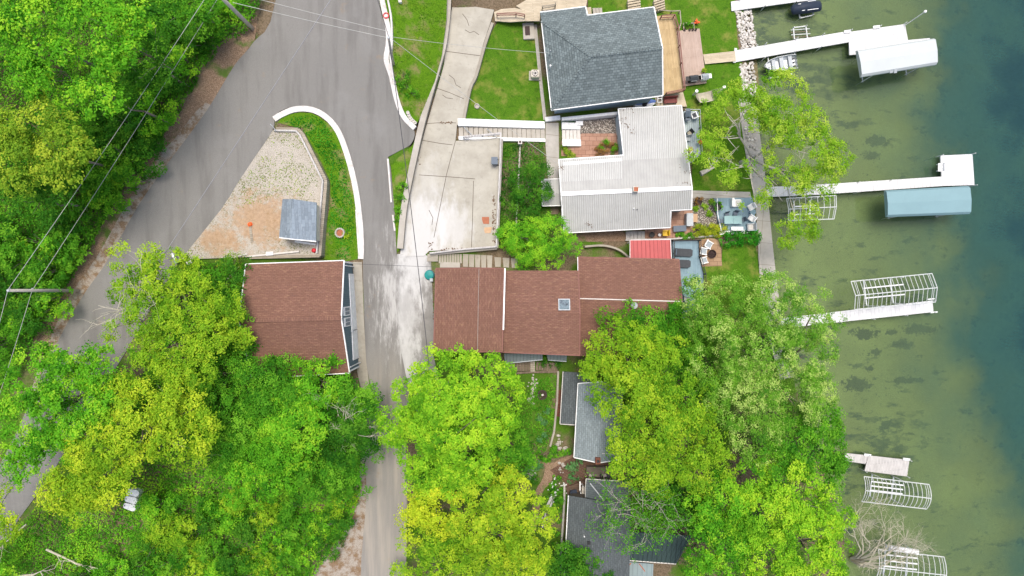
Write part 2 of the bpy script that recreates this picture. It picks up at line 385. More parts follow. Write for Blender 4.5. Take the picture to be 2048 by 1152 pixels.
def cover_pts(poly_px, dens, hmin, hmax, leaf, nscale=.35, zf=None, gap=None, lift=0.0):
    poly = [V2(on(a, b, zf)) for a, b in poly_px]; xs = [p[0] for p in poly]; ys = [p[1] for p in poly]
    n = int((max(xs) - min(xs)) * (max(ys) - min(ys)) * dens); x = RNG.uniform(min(xs), max(xs), n); y = RNG.uniform(min(ys), max(ys), n)
    k = inside(poly, x, y); x, y = x[k], y[k]; q = np.c_[x * nscale, y * nscale, np.zeros_like(x)]
    a = vnoise(q + 5.3); b = vnoise(q * 2.7 + 17); h = hmin + (hmax - hmin) * np.clip(a * 1.1 + b * .5 - .35, 0, 1)
    if gap is not None:
        k = vnoise(q * 1.6 + 77.7) * .6 + vnoise(q * 5 + 3) * .4 > gap; x, y, h, a, b = x[k], y[k], h[k], a[k], b[k]
    z = ground(x, y) if zf is None else np.array([zf(u, v) for u, v in zip(x, y)])
    C = np.c_[x, y, z + lift + h * RNG.uniform(.45, 1.0, len(x))]
    T = np.clip(.5 + (b - .5) * .9 + RNG.normal(0, .2, len(x)), 0, 1)
    N = np.array((0, 0, 1.0)) + RNG.normal(size=C.shape) * .45
    return C, N, T
# ================================================================== materials
def ground_mat():
    s = NT('soil'); n1 = s.noise(.25, 5); n2 = s.noise(6, 4, .7); n3 = s.noise(28, 2)
    c = s.mix(s.ramp(n2, .35, .65), (.10, .075, .045), (.2, .15, .1)); c = s.mix(s.ramp(n3, .55, .7), c, (.3, .23, .16))
    g = s.mix(s.ramp(n3, .35, .65), (.04, .1, .008), (.1, .2, .02)); c = s.mix(s.ramp(n1, .42, .58), c, g)
    s.bump(n2, .08, .6); return s.out(c, .95, .1)
ground_mat()
def litter_mat():
    s = NT('leaf_litter'); n2 = s.noise(7, 4, .75); n3 = s.noise(24, 3, .7)
    c = s.mix(s.ramp(n2, .35, .65), (.16, .10, .06), (.3, .2, .13)); c = s.mix(s.ramp(n3, .5, .62), c, (.42, .31, .23)); c = s.mix(s.ramp(n3, .44, .36), c, (.08, .05, .03))
    c = s.mix(s.ramp(s.noise(.5, 4), .52, .68), c, (.09, .15, .03)); s.bump(n3, .05, .7); return s.out(c, .95, .1)
litter_mat()
def lawn_mat(name, a, b, dry, amt=.5):
    s = NT(name); n = s.noise(.55, 5, .65); f = s.noise(8, 4, .8); ff = s.noise(34, 2)
    c = s.mix(s.ramp(f, .3, .7), a, b); c = s.mix(s.ramp(ff, .4, .7, 0, .5), c, tuple(x * 1.5 for x in b)); c = s.mix(s.ramp(ff, .42, .3, 0, .6), c, tuple(x * .5 for x in a))
    c = s.mix(s.math('MULTIPLY', s.ramp(n, .47, .68), amt), c, dry); c = s.mix(s.ramp(s.noise(1.7, 3), .55, .7, 0, .5), c, tuple(x * .7 for x in a))
    s.bump(f, .06, .8); return s.out(c, .9, .15)
lawn_mat('lawn', (.032, .1, .005), (.085, .19, .009), (.22, .23, .05), .75)
lawn_mat('rough_grass', (.04, .13, .003), (.11, .22, .008), (.26, .2, .1), .8)
def asphalt_mat():
    s = NT('asphalt'); f = s.noise(40, 3, .7); g = s.noise(.22, 5, .6)
    lane = s.noise(1, 4, .6, co=s.map(scale=(1.1, .12, 1), rot=math.radians(32)))
    c = s.mix(s.ramp(f, .3, .7), (.158, .152, .142), (.26, .252, .236)); c = s.mix(s.ramp(lane, .45, .7, 0, .45), c, (.125, .118, .11))
    c = s.mix(s.ramp(g, .5, .72, 0, .5), c, (.25, .245, .235))
    low = s.noise(1, 4, .6, co=s.map(scale=(1.4, .1, 1), rot=.08)); sm = s.noise(1, 6, .75, co=s.map(scale=(2.4, .35, 1), rot=.12))
    p = P(810, 600, 6.6); st = s.blob((p[0], p[1]), 8.5, (1.5, .8)); p2 = P(770, 1000, 6); st2 = s.blob((p2[0], p2[1]), 16, (2.6, .8))
    c = s.mix(s.math('MULTIPLY', s.ramp(st2, .1, .6), s.ramp(low, .35, .65, .3, 1)), c, (.32, .29, .25))
    c = s.mix(s.math('MULTIPLY', s.ramp(s.math('ADD', st, s.math('MULTIPLY', s.math('SUBTRACT', sm, .5), 2.2)), .35, .95), .75), c, (.52, .51, .49))
    c = s.mix(s.ramp(s.noise(.5, 6, .75), .6, .72, 0, .45), c, (.28, .21, .14)); c = s.mix(s.ramp(s.noise(2.4, 4, .7), .66, .76, 0, .5), c, (.09, .085, .08))
    s.bump(f, .008, .5); return s.out(c, .9, .2)
asphalt_mat()
def concrete_mat(name, a, b, white=None, dirt=.4, slab=None, rot=0):
    s = NT(name); n = s.noise(.5, 6, .65); f = s.noise(26, 3, .7); m = s.noise(2.2, 5, .7)
    c = s.mix(s.ramp(n, .3, .7), a, b); c = s.mix(s.ramp(m, .52, .75, 0, dirt), c, tuple(x * .62 for x in a)); c = s.mix(s.ramp(f, .55, .72, 0, .35), c, tuple(x * .7 for x in a))
    st = s.noise(1, 4, .7, co=s.map(scale=(.25, 2.2, 1), rot=.06)); c = s.mix(s.ramp(st, .5, .75, 0, .3), c, tuple(x * .75 for x in b))
    if slab:
        col, fc = s.brick(slab[0], slab[1], .02, (1, 1, 1), (1, 1, 1), (.45, .42, .38), rot=rot, off=0.0); c = s.mix(1.0, c, col, 'MULTIPLY')
    if white:
        for (px, py, z, r, sx, sy, am) in white:
            p = P(px, py, z); b1 = s.blob((p[0], p[1]), r, (sx, sy)); sm = s.noise(1, 5, .7, co=s.map(scale=(1.3, .5, 1), rot=.3))
            c = s.mix(s.math('MULTIPLY', s.ramp(s.math('ADD', b1, s.math('MULTIPLY', s.math('SUBTRACT', sm, .5), 1.6)), .2, .75), am), c, (.56, .555, .54))
    s.bump(f, .01, .4); return s.out(c, .88, .2)
concrete_mat('concrete', (.36, .33, .28), (.45, .42, .37)); concrete_mat('old_concrete', (.3, .27, .22), (.4, .37, .31), dirt=.6)
concrete_mat('drive_concrete', (.36, .335, .28), (.45, .425, .36), white=[(845, 480, 6.4, 4.6, 1.0, .6, .85), (905, 455, 5.6, 3.2, 1, .7, .6), (822, 560, 6.7, 5, 2.0, .7, .7), (850, 400, 6, 4, 1, .6, .3)])
concrete_mat('apron_concrete', (.2, .192, .18), (.27, .26, .245), white=[(832, 525, 6.7, 4.2, 1.6, .6, .85), (815, 610, 6.6, 5, 2.2, .5, .5), (812, 720, 6.4, 4, 1.8, .6, .6)])
concrete_mat('walk_concrete', (.36, .34, .3), (.47, .44, .4), slab=(9, 2.4), rot=.08)
def gravel_mat():
    s = NT('gravel'); f = s.noise(22, 3, .75); m = s.noise(3.2, 5, .75)
    c = s.mix(s.ramp(f, .35, .65), (.31, .275, .23), (.54, .5, .44)); c = s.mix(s.ramp(f, .4, .3, 0, .8), c, (.2, .17, .13))
    sp = s.noise(7, 4, .7); wd = s.math('MULTIPLY', s.ramp(sp, .5, .6), s.ramp(s.noise(.7, 4, .6), .4, .6)); c = s.mix(wd, c, s.mix(s.ramp(f, .4, .6), (.09, .1, .03), (.2, .2, .08)))
    for (px, py, r, sx, sy) in ((525, 440, 3.4, .8, 1.1), (437, 480, 2.1, .8, 1.2)):
        p = P(px, py, 9); b = s.blob((p[0], p[1]), r * 1.55, (sx, sy)); c = s.mix(s.math('MULTIPLY', s.ramp(s.math('ADD', b, s.math('MULTIPLY', s.math('SUBTRACT', s.noise(1.1, 6, .75), .5), 1.9)), .25, .8), .85), c, s.mix(s.ramp(m, .3, .7), (.33, .21, .12), (.47, .32, .2)))
    s.bump(f, .03, .6); return s.out(c, .95, .1)
gravel_mat()
def pebble_mat(name, cols, sc):
    s = NT(name); v = s.n('ShaderNodeTexVoronoi'); v.inputs['Scale'].default_value = sc; s.set(v.inputs['Vector'], s.co)
    x = s.n('ShaderNodeSeparateColor'); s.set(x.inputs[0], v.outputs['Color']); c = s.mix(x.outputs[0], cols[0], cols[1]); c = s.mix(s.ramp(x.outputs[1], .5, .8), c, cols[2])
    c = s.mix(s.ramp(v.outputs['Distance'], .35, .6, 0, .8), c, (.06, .05, .04)); s.bump(s.math('SUBTRACT', 1, v.outputs['Distance']), .05, .8); return s.out(c, .85, .2)
pebble_mat('pebbles', ((.4, .34, .29), (.2, .17, .15), (.55, .5, .44)), 9); 
def shoulder_mat():
    s = NT('shoulder_gravel'); f = s.noise(24, 3, .75); m = s.noise(1.3, 5, .7)
    c = s.mix(s.ramp(f, .3, .7), (.22, .18, .14), (.46, .42, .37)); c = s.mix(s.ramp(m, .42, .62), c, s.mix(s.ramp(f, .35, .65), (.13, .085, .05), (.3, .2, .12))); s.bump(f, .03, .6); return s.out(c, .95, .1)
shoulder_mat()
def paver_mat(name, a, b, w, h, rot=0):
    s = NT(name); c, f = s.brick(w, h, .02, a, b, tuple(x * .4 for x in a), rot=rot); c = s.mix(s.ramp(s.noise(1.3, 5, .7), .4, .7, 0, .5), c, tuple(x * .7 for x in a)); c = s.mix(s.ramp(s.noise(20, 2), .5, .7, 0, .3), c, tuple(x * 1.2 for x in b))
    s.bump(s.math('SUBTRACT', 1, f), .02, .5); return s.out(c, .85, .2)
paver_mat('red_pavers', (.36, .2, .14), (.44, .27, .2), .8, .5); paver_mat('wood_pavers', (.33, .21, .13), (.4, .27, .17), .9, .45, .03); paver_mat('brick', (.22, .08, .05), (.3, .13, .09), .22, .075); paver_mat('dark_pavers', (.12, .07, .05), (.17, .1, .07), .5, .25, .5)
def lakebed_mat():
    s = NT('lake_bed_mud'); n = s.noise(.16, 5, .6); m = s.noise(.7, 5, .7); f = s.noise(7, 4, .8)
    c = s.mix(s.ramp(n, .3, .7), (.185, .22, .095), (.245, .3, .12)); c = s.mix(s.ramp(f, .3, .7, 0, .5), c, (.11, .13, .06)); c = s.mix(s.ramp(s.noise(26, 2), .55, .7, 0, .35), c, (.09, .1, .06))
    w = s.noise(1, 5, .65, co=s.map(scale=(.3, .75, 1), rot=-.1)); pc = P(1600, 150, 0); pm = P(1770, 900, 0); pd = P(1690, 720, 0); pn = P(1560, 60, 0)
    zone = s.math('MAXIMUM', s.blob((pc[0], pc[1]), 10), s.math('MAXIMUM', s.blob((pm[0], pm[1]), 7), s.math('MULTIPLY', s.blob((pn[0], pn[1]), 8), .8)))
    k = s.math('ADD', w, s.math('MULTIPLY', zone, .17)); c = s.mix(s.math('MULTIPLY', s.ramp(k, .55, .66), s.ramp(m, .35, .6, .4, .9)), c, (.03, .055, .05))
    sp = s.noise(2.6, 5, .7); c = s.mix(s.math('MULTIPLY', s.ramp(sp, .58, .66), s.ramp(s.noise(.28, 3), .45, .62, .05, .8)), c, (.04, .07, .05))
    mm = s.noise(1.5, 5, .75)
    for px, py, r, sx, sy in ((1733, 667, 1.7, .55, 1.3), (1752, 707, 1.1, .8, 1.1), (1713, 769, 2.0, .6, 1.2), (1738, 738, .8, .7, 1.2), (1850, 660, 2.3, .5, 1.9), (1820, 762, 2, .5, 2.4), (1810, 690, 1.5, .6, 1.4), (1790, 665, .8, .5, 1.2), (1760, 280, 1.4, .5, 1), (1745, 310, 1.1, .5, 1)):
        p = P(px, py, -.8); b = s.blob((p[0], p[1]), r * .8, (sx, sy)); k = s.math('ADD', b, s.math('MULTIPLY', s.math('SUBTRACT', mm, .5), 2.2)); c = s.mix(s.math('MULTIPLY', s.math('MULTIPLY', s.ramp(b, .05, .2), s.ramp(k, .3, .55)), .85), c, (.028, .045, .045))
    s.bump(f, .08, .5); return s.out(c, .95, .1)
lakebed_mat()
def water_mat():
    # murky lake water: the deeper, the more of its own blue-green scatter hides the bed; a still, slightly rippled mirror on top
    s = NT('lake_water'); t = s.t
    d = s.n('ShaderNodeAttribute', attribute_name='depth').outputs['Fac']; big = s.noise(.12, 4, .6); d = s.math('MULTIPLY', d, s.ramp(big, .25, .75, .6, 1.4))
    op = s.math('SUBTRACT', 1.0, s.math('POWER', 2.718, s.math('MULTIPLY', d, -.42)))
    body = s.mix(s.ramp(d, .6, 3.2), (.14, .205, .09), (.03, .095, .078)); body = s.mix(s.ramp(d, 3.5, 7), body, (.012, .05, .055)); rip = s.noise(1, 4, .75, co=s.map(scale=(2.2, 4.4, 1), rot=.3)); body = s.mix(s.ramp(rip, .35, .65, 0, .38), body, s.mix(.5, body, (0, .01, .01)))
    tr = s.n('ShaderNodeBsdfTransparent'); s.set(tr.inputs[0], (.93, 1, .93)); df = s.n('ShaderNodeBsdfDiffuse'); s.set(df.inputs[0], body)
    m1 = s.n('ShaderNodeMixShader'); s.set(m1.inputs[0], op); t.links.new(tr.outputs[0], m1.inputs[1]); t.links.new(df.outputs[0], m1.inputs[2])
    gl = s.n('ShaderNodeBsdfGlossy'); gl.inputs['Roughness'].default_value = .03; s.set(gl.inputs[0], (1, 1, 1))
    fr = s.n('ShaderNodeFresnel'); fr.inputs[0].default_value = 1.33
    wv = s.noise(1, 3, .5, co=s.map(scale=(1.1, 1.7, 1))); bp = s.n('ShaderNodeBump'); bp.inputs['Distance'].default_value = .03; bp.inputs['Strength'].default_value = .5; s.set(bp.inputs['Height'], wv)
    for x in (gl, fr): t.links.new(bp.outputs[0], x.inputs['Normal'])
    m2 = s.n('ShaderNodeMixShader'); t.links.new(fr.outputs[0], m2.inputs[0]); t.links.new(m1.outputs[0], m2.inputs[1]); t.links.new(gl.outputs[0], m2.inputs[2])
    t.links.new(m2.outputs[0], t.nodes['Material Output'].inputs[0])
water_mat()
BR = ((.212, .11, .08), (.34, .2, .125), (.125, .072, .066))
shingle('brown_shingle', *BR, 0.0); shingle('brown_shingle_across', *BR, math.pi / 2)
shingle('slate_shingle', (.16, .195, .2), (.28, .33, .34), (.08, .1, .11), math.radians(-7), .23, .2, (.57, .66), .36, .3, .3); shingle('slate_shingle_across', (.16, .195, .2), (.28, .33, .34), (.08, .1, .11), math.radians(83), .23, .2, (.57, .66), .36, .3, .3)
shingle('grey_shingle_across', (.23, .27, .285), (.33, .37, .38), (.1, .12, .13), math.pi / 2 + .03, .2, .5); shingle('dark_shingle_across', (.1, .115, .12), (.17, .19, .2), (.05, .06, .065), math.pi / 2 + .03, .2, .5); shingle('dark_shingle', (.11, .13, .135), (.2, .22, .23), (.06, .07, .075), 0, .2, .5)
shingle('shed_shingle', (.23, .275, .32), (.36, .41, .45), (.17, .2, .24), math.pi / 2 - .05, .28, .75, bw=.7, bv=.2)
seamed('white_metal_roof', (.375, .375, .36), .30, -.02, .93, .12); seamed('red_metal_roof', (.42, .06, .06), .42, 0, .5, .09); seamed('green_metal_roof', (.03, .055, .05), .5, .06, .4, .12); seamed('grey_metal_roof', (.2, .23, .23), .35, 0, .5, .12); seamed('pale_metal_roof', (.24, .3, .3), .5, 0, .7, .08)
planks('new_wood', (.45, .32, .16), (.55, .41, .23), math.pi / 2 - .12); planks('pink_wood', (.43, .32, .26), (.48, .37, .31), math.pi / 2 - .12, mort=.6); planks('pale_wood', (.5, .42, .3), (.58, .5, .37), math.pi / 2 - .1); planks('pale_wood_x', (.5, .42, .3), (.58, .5, .37), -.1)
planks('blue_deck', (.2, .3, .36), (.25, .36, .42), math.pi / 2, mort=.5); planks('grey_deck', (.36, .43, .45), (.46, .53, .54), math.pi / 2 + .05, .2, gap=.02, mort=.45); planks('dock_wood', (.47, .45, .43), (.56, .54, .52), math.pi / 2 - .13, .16); planks('old_wood', (.16, .12, .085), (.22, .17, .12), math.pi / 2, .3); planks('timber', (.3, .26, .2), (.4, .35, .28), 0, .2, 3.5); planks('dark_deck', (.1, .065, .045), (.14, .09, .065), .1)
planks('white_deck', (.6, .6, .6), (.66, .66, .66), math.pi / 2 - .1, .45, 3.0, gap=.016, mort=.6, rough=.6); planks('siding', (.105, .16, .185), (.115, .175, .2), 0, .2, 30, mort=.6)
for nm, c, r in (('white_paint', (.82, .82, .81), .5), ('curb_paint', (.72, .69, .67), .7), ('white_plastic', (.78, .78, .78), .4), ('cream', (.6, .56, .48), .7), ('grey_cushion', (.33, .37, .4), .9), ('charcoal', (.055, .06, .068), .7), ('black', (.02, .02, .022), .5), ('slate_plastic', (.1, .13, .17), .5), ('teal', (.01, .24, .22), .45), ('rust', (.36, .13, .07), .8), ('red', (.6, .03, .04), .5), ('red_brown', (.2, .05, .045), .6), ('orange', (.75, .13, .03), .6), ('tan', (.5, .33, .2), .8), ('yellow', (.7, .45, .02), .5), ('navy', (.022, .032, .055), .6), ('blue', (.12, .2, .5), .5), ('iron', (.05, .03, .028), .7), ('stone', (.42, .39, .35), .9), ('pale_stone', (.6, .57, .53), .9), ('bark', (.2, .17, .14), .95), ('pale_bark', (.42, .39, .34), .95), ('dead_wood', (.5, .46, .36), .95), ('pole_wood', (.52, .48, .42), .9), ('cable', (.25, .25, .26), .5), ('dark_cable', (.06, .06, .065), .5), ('pale_cable', (.45, .45, .42), .5), ('house_wall', (.42, .5, .54), .7), ('beige_wall', (.45, .41, .34), .8), ('dark_wall', (.12, .1, .08), .8), ('grey_metal', (.4, .43, .45), .45), ('canvas', (.46, .42, .33), .9), ('canopy_white', (.52, .56, .56), .6), ('canopy_blue', (.2, .33, .36), .6), ('dark_soil', (.05, .035, .025), .95), ('brown_leaf', (.15, .095, .06), .95), ('block_wall', (.4, .37, .32), .9)):
    plain(nm, c, r)
def kerb_mat():
    s = NT('curb_paint'); n = s.noise(1.6, 5, .7); f = s.noise(18, 3, .7); c = s.mix(s.ramp(n, .35, .7), (.7, .68, .66), (.58, .54, .5)); c = s.mix(s.ramp(f, .56, .7, 0, .5), c, (.3, .26, .22)); c = s.mix(s.ramp(s.noise(.8, 4), .6, .72, 0, .5), c, (.42, .38, .33)); return s.out(c, .8, .2)
kerb_mat()
for nm, c in (('canopy_white', (.5, .535, .535)), ('canopy_blue', (.2, .325, .355))): plain(nm, c, .6, .035, .6)
plain('shore_mud', (.22, .15, .08), .95, .35)
plain('crack', (.1, .08, .06), .95)
plain('rust_trim', (.22, .1, .08), .7)
plain('alu', (.62, .65, .66), .35, metal=.6); plain('frame_alu', (.56, .58, .57), .4)
def glass_mat(name, c, a):
    s = NT(name); s.b.inputs['Alpha'].default_value = a; return s.out(c, .08, .5)
glass_mat('table_glass', (.35, .55, .55), .7); glass_mat('window_glass', (.12, .17, .22), 1); plain('skylight_glass', (.16, .21, .24), .6, .3, 6, spec=.1)
for nm, a, b, c in (('maple_leaf', (.03, .18, .005), (.135, .45, .009), (.36, .65, .018)), ('gold_leaf', (.11, .28, .005), (.29, .49, .01), (.55, .67, .02)), ('spring_leaf', (.07, .25, .005), (.235, .53, .01), (.47, .71, .02)), ('bright_gold_leaf', (.26, .45, .005), (.48, .62, .012), (.7, .75, .02)), ('lime_leaf', (.06, .21, .005), (.22, .44, .009), (.43, .61, .018)),
        ('mid_leaf', (.022, .135, .005), (.085, .31, .009), (.21, .49, .018)), ('wood_leaf', (.012, .085, .004), (.042, .19, .009), (.13, .35, .016)), ('olive_leaf', (.07, .18, .008), (.2, .37, .014), (.44, .55, .03)), ('poplar_leaf', (.05, .2, .01), (.16, .39, .02), (.5, .66, .16)), ('willow_leaf', (.09, .27, .006), (.24, .46, .012), (.48, .63, .06)), ('bright_leaf', (.012, .14, .004), (.03, .26, .008), (.1, .41, .02)), ('grass_blade', (.035, .12, .004), (.1, .24, .008), (.26, .37, .02)),
        ('hedge_leaf', (.07, .15, .004), (.26, .36, .01), (.55, .58, .02)), ('hosta_leaf', (.05, .2, .05), (.1, .28, .08), (.2, .38, .14)), ('rust_leaf', (.16, .1, .02), (.3, .16, .05), (.42, .24, .08)), ('white_flower', (.7, .72, .66), (.8, .8, .75), (.8, .8, .75)), ('dead_leaf', (.13, .08, .05), (.25, .16, .1), (.42, .3, .22))):
    leaf_mat(nm, a, b, c)

# ================================================================== ground sheets
road_px = smooth([(590, -400), (552, 0), (507, 85), (470, 130), (420, 212), (375, 275), (330, 335), (275, 415), (215, 522), (160, 602), (97, 722), (40, 850), (0, 930), (-70, 1060), (-150, 1200)], 4) + \
    [(-60, 1200), (40, 1035), (98, 958)] + smooth([(190, 800), (245, 715), (340, 552), (364, 517), (398, 475), (445, 416), (476, 366), (507, 319), (545, 262), (550, 234), (562, 222), (590, 213), (625, 214), (657, 231), (682, 262), (701, 312), (716, 372), (725, 440), (728, 490), (726, 528), (729, 640), (733, 725), (742, 780), (740, 830), (730, 900), (733, 990), (725, 1092), (722, 1152), (715, 1500)], 4) + \
    [(812, 1500), (812, 1152), (815, 1000), (812, 884), (818, 800), (832, 725), (800, 690), (792, 600), (794, 520), (789, 420), (781, 335)] + smooth([(776, 314), (800, 301), (822, 288), (829, 263), (806, 236), (790, 200), (779, 150), (770, 118), (773, 85), (775, 60), (768, 30), (758, 0), (700, -400)], 4)
sheet('road', road_px, gz, 'asphalt', .05, .1, cut=True)
sheet('road_shoulder', smooth([(412, 205), (388, 228), (352, 275), (310, 320), (255, 405), (195, 512), (140, 592), (85, 715), (60, 790)], 3) + smooth([(70, 790), (99, 720), (163, 600), (218, 520), (278, 415), (333, 333), (378, 273), (423, 211)], 3), gz, 'shoulder_gravel', .02, cut=True)
sheet('leaf_litter', smooth([(515, 30), (470, 62), (415, 110), (385, 160), (350, 225), (325, 270), (270, 340), (215, 430), (165, 520), (110, 600), (60, 700), (90, 730)], 3) + smooth([(140, 600), (215, 500), (300, 350), (350, 280), (405, 215), (424, 207), (474, 127), (510, 82)], 3), gz, 'leaf_litter', .012, cut=True, k='stuff')
sheet('road_shoulder', smooth([(742, 770), (730, 860), (715, 960), (690, 1060), (640, 1120), (610, 1200)], 3) + smooth([(724, 1200), (727, 1092), (735, 990), (732, 900), (742, 830), (745, 780)], 3), gz, 'shoulder_gravel', .02, cut=True)
lot_z = tps_fit((500, 400, 9.0), (590, 260, 8.95), (640, 380, 9.0), (630, 510, 9.0), (380, 520, 8.9), (450, 460, 8.95))
lot_px = [(545, 262), (553, 258), (590, 258), (604, 268), (650, 362), (636, 515), (500, 514), (362, 519), (398, 475), (445, 416), (476, 366), (507, 319)]
sheet('gravel_lot', lot_px, lot_z, 'gravel', .06, .9, cut=True)
sheet('garage_apron', [(706, 524), (724, 524), (728, 640), (733, 726), (740, 780), (728, 800), (714, 742)], gz, 'old_concrete', .035, .1, cut=True)
drive_z = tps_fit((900, 30, 4.1), (985, 25, 4.0), (870, 130, 4.7), (960, 130, 4.5), (855, 250, 5.55), (915, 250, 5.4), (840, 380, 6.1), (910, 380, 5.75), (1000, 290, 5.35), (995, 480, 5.5), (900, 490, 6.15), (830, 500, 6.68), (815, 520, 6.75), (850, 520, 6.6))
drive_px = [(905, 12), (928, 10), (988, 20), (981, 45), (966, 90), (950, 150), (936, 180), (925, 246), (914, 250), (911, 282), (1002, 276), (993, 495), (858, 502), (848, 512), (800, 512), (806, 470), (822, 380), (845, 280), (868, 200), (888, 130), (896, 60)]
sheet('driveway', drive_px, drive_z, 'drive_concrete', .06, 1.2, cut=True)
for ln in ([(911, 282), (893, 350), (873, 450), (868, 475)], [(838, 350), (900, 354), (950, 358)], [(947, 362), (945, 440), (943, 495)], [(846, 248), (875, 246), (912, 246)], [(872, 176), (900, 186), (928, 198)], [(892, 103), (930, 108), (962, 112)], [(840, 280), (880, 287), (905, 290)], [(930, 60), (940, 66), (948, 63), (958, 70)], [(925, 28), (934, 40), (938, 52)], [(898, 150), (908, 158), (912, 170), (922, 176)], [(885, 190), (893, 196), (906, 198)], [(858, 420), (866, 436), (864, 450)]):
    sheet('driveway', ribbon(ln, 1.05), drive_z, 'crack', .066)
sheet('apron', [(794, 508), (850, 508), (862, 520), (868, 640), (866, 705), (885, 800), (835, 830), (814, 760), (800, 690), (791, 600)], gz, 'apron_concrete', .055, .1, cut=True)
lawnA = [(760, 0), (790, -60), (895, -60), (893, 40), (884, 110), (868, 170), (838, 240), (828, 255), (812, 235), (796, 205), (785, 155), (777, 120), (780, 85), (782, 60), (775, 30)]
sheet('grass_bank', lawnA, gz, 'rough_grass', .03, cut=True)
sheet('grass_bank', [(782, 330), (800, 312), (824, 292), (836, 270), (836, 300), (818, 390), (806, 470), (800, 500), (794, 505)], gz, 'rough_grass', .03, cut=True)
sheet('grass_bank', smooth([(556, 245), (580, 228), (622, 226), (650, 242), (675, 268), (692, 318), (707, 378), (715, 440), (718, 490), (716, 518), (648, 518), (655, 440), (660, 360), (610, 265), (600, 256)], 2, True), gz, 'rough_grass', .03, cut=True)
sheet('lawn', [(995, 44), (1060, 40), (1075, 60), (1080, 110), (1086, 180), (1090, 246), (925, 246), (938, 182), (952, 150), (968, 90)], gz, 'lawn', .03, cut=True)
sheet('lawn', [(1176, -60), (1500, -60), (1470, 0), (1471, 30), (1476, 90), (1484, 125), (1486, 200), (1496, 300), (1506, 378), (1384, 385), (1384, 330), (1376, 225), (1365, 190), (1340, 30), (1300, 20), (1176, 40)], gz, 'lawn', .03, cut=True)
sheet('lawn', [(1408, 530), (1443, 530), (1445, 492), (1510, 486), (1520, 560), (1530, 660), (1400, 700), (1370, 640), (1405, 600)], gz, 'lawn', .03, cut=True)
sheet('lawn', [(1008, 286), (1088, 284), (1092, 450), (1000, 500), (1002, 380)], gz, 'soil', .03, cut=True)
sheet('garden_bed', [(1070, 752), (1116, 742), (1110, 860), (1098, 890), (1030, 900), (1010, 850), (1050, 800)], gz, 'soil', .03, cut=True)
sheet('path', smooth([(1050, 916), (1080, 918), (1102, 926), (1120, 918), (1148, 908)], 3) + smooth([(1150, 916), (1128, 926), (1110, 942), (1100, 968), (1085, 985), (1072, 1060), (1060, 1058), (1070, 985), (1084, 960), (1090, 932), (1075, 926), (1050, 922)], 3), gz, 'leaf_litter', .04, cut=True)
sheet('patio', [(1100, 940), (1160, 905), (1200, 905), (1260, 925), (1250, 975), (1170, 990), (1135, 990), (1128, 962)], gz, 'dark_pavers', .05, cut=True)
CUTS.append(([V2(on(a, b, drive_z)) for a, b in ribbon(smooth([(899, -20), (897, 30), (890, 90), (880, 130), (868, 172), (851, 232), (838, 285), (824, 350), (813, 405), (808, 440), (803, 498)], 3), 17)], drive_z, -.1))
# shore walk, patios
walk_z = lambda x, y: .62
sheet('shore_walk', smooth([(1476, 196), (1490, 300), (1512, 420), (1520, 560), (1535, 660), (1560, 760)], 3) + smooth([(1590, 752), (1574, 705), (1551, 540), (1533, 370), (1511, 203)], 3), walk_z, 'walk_concrete', 0, 1.6)
sheet('path', [(1384, 381), (1500, 384), (1502, 396), (1384, 397)], gz, 'walk_concrete', .06, .1, cut=True)
sheet('path', [(1091, 246), (1117, 246), (1118, 318), (1117, 360), (1096, 358), (1091, 290)], gz, 'walk_concrete', .08, .2, cut=True)
patio_z = lambda x, y: 1.75
sheet('patio', [(1122, 282), (1164, 267), (1240, 267), (1248, 312), (1122, 318)], patio_z, 'red_pavers', .02, .6, cut=True)
sheet('pebble_bed', [(1122, 245), (1236, 232), (1240, 267), (1164, 267), (1122, 262)], patio_z, 'pebbles', .03, .5, cut=True, k='stuff')
sheet('patio', [(1290, 418), (1385, 418), (1385, 478), (1290, 478)], gz, 'red_pavers', .04, cut=True)
sheet('pebble_bed', [(1384, 397), (1430, 397), (1438, 455), (1386, 455)], gz, 'pebbles', .05, cut=True, k='stuff')
sheet('mulch_bed', [(1110, 455), (1290, 462), (1290, 482), (1120, 484)], gz, 'leaf_litter', .03, cut=True, k='stuff')
sheet('patio', smooth([(1399, 480), (1420, 476), (1436, 482), (1442, 500)], 3) + [(1444, 532), (1404, 533), (1398, 512)], gz, 'wood_pavers', .06, .2, cut=True)

sheet('shore_gravel', [(1490, 22), (1503, 24), (1512, 100), (1520, 195), (1508, 196), (1500, 128), (1494, 90)], gz, 'shore_mud', .02, cut=True)
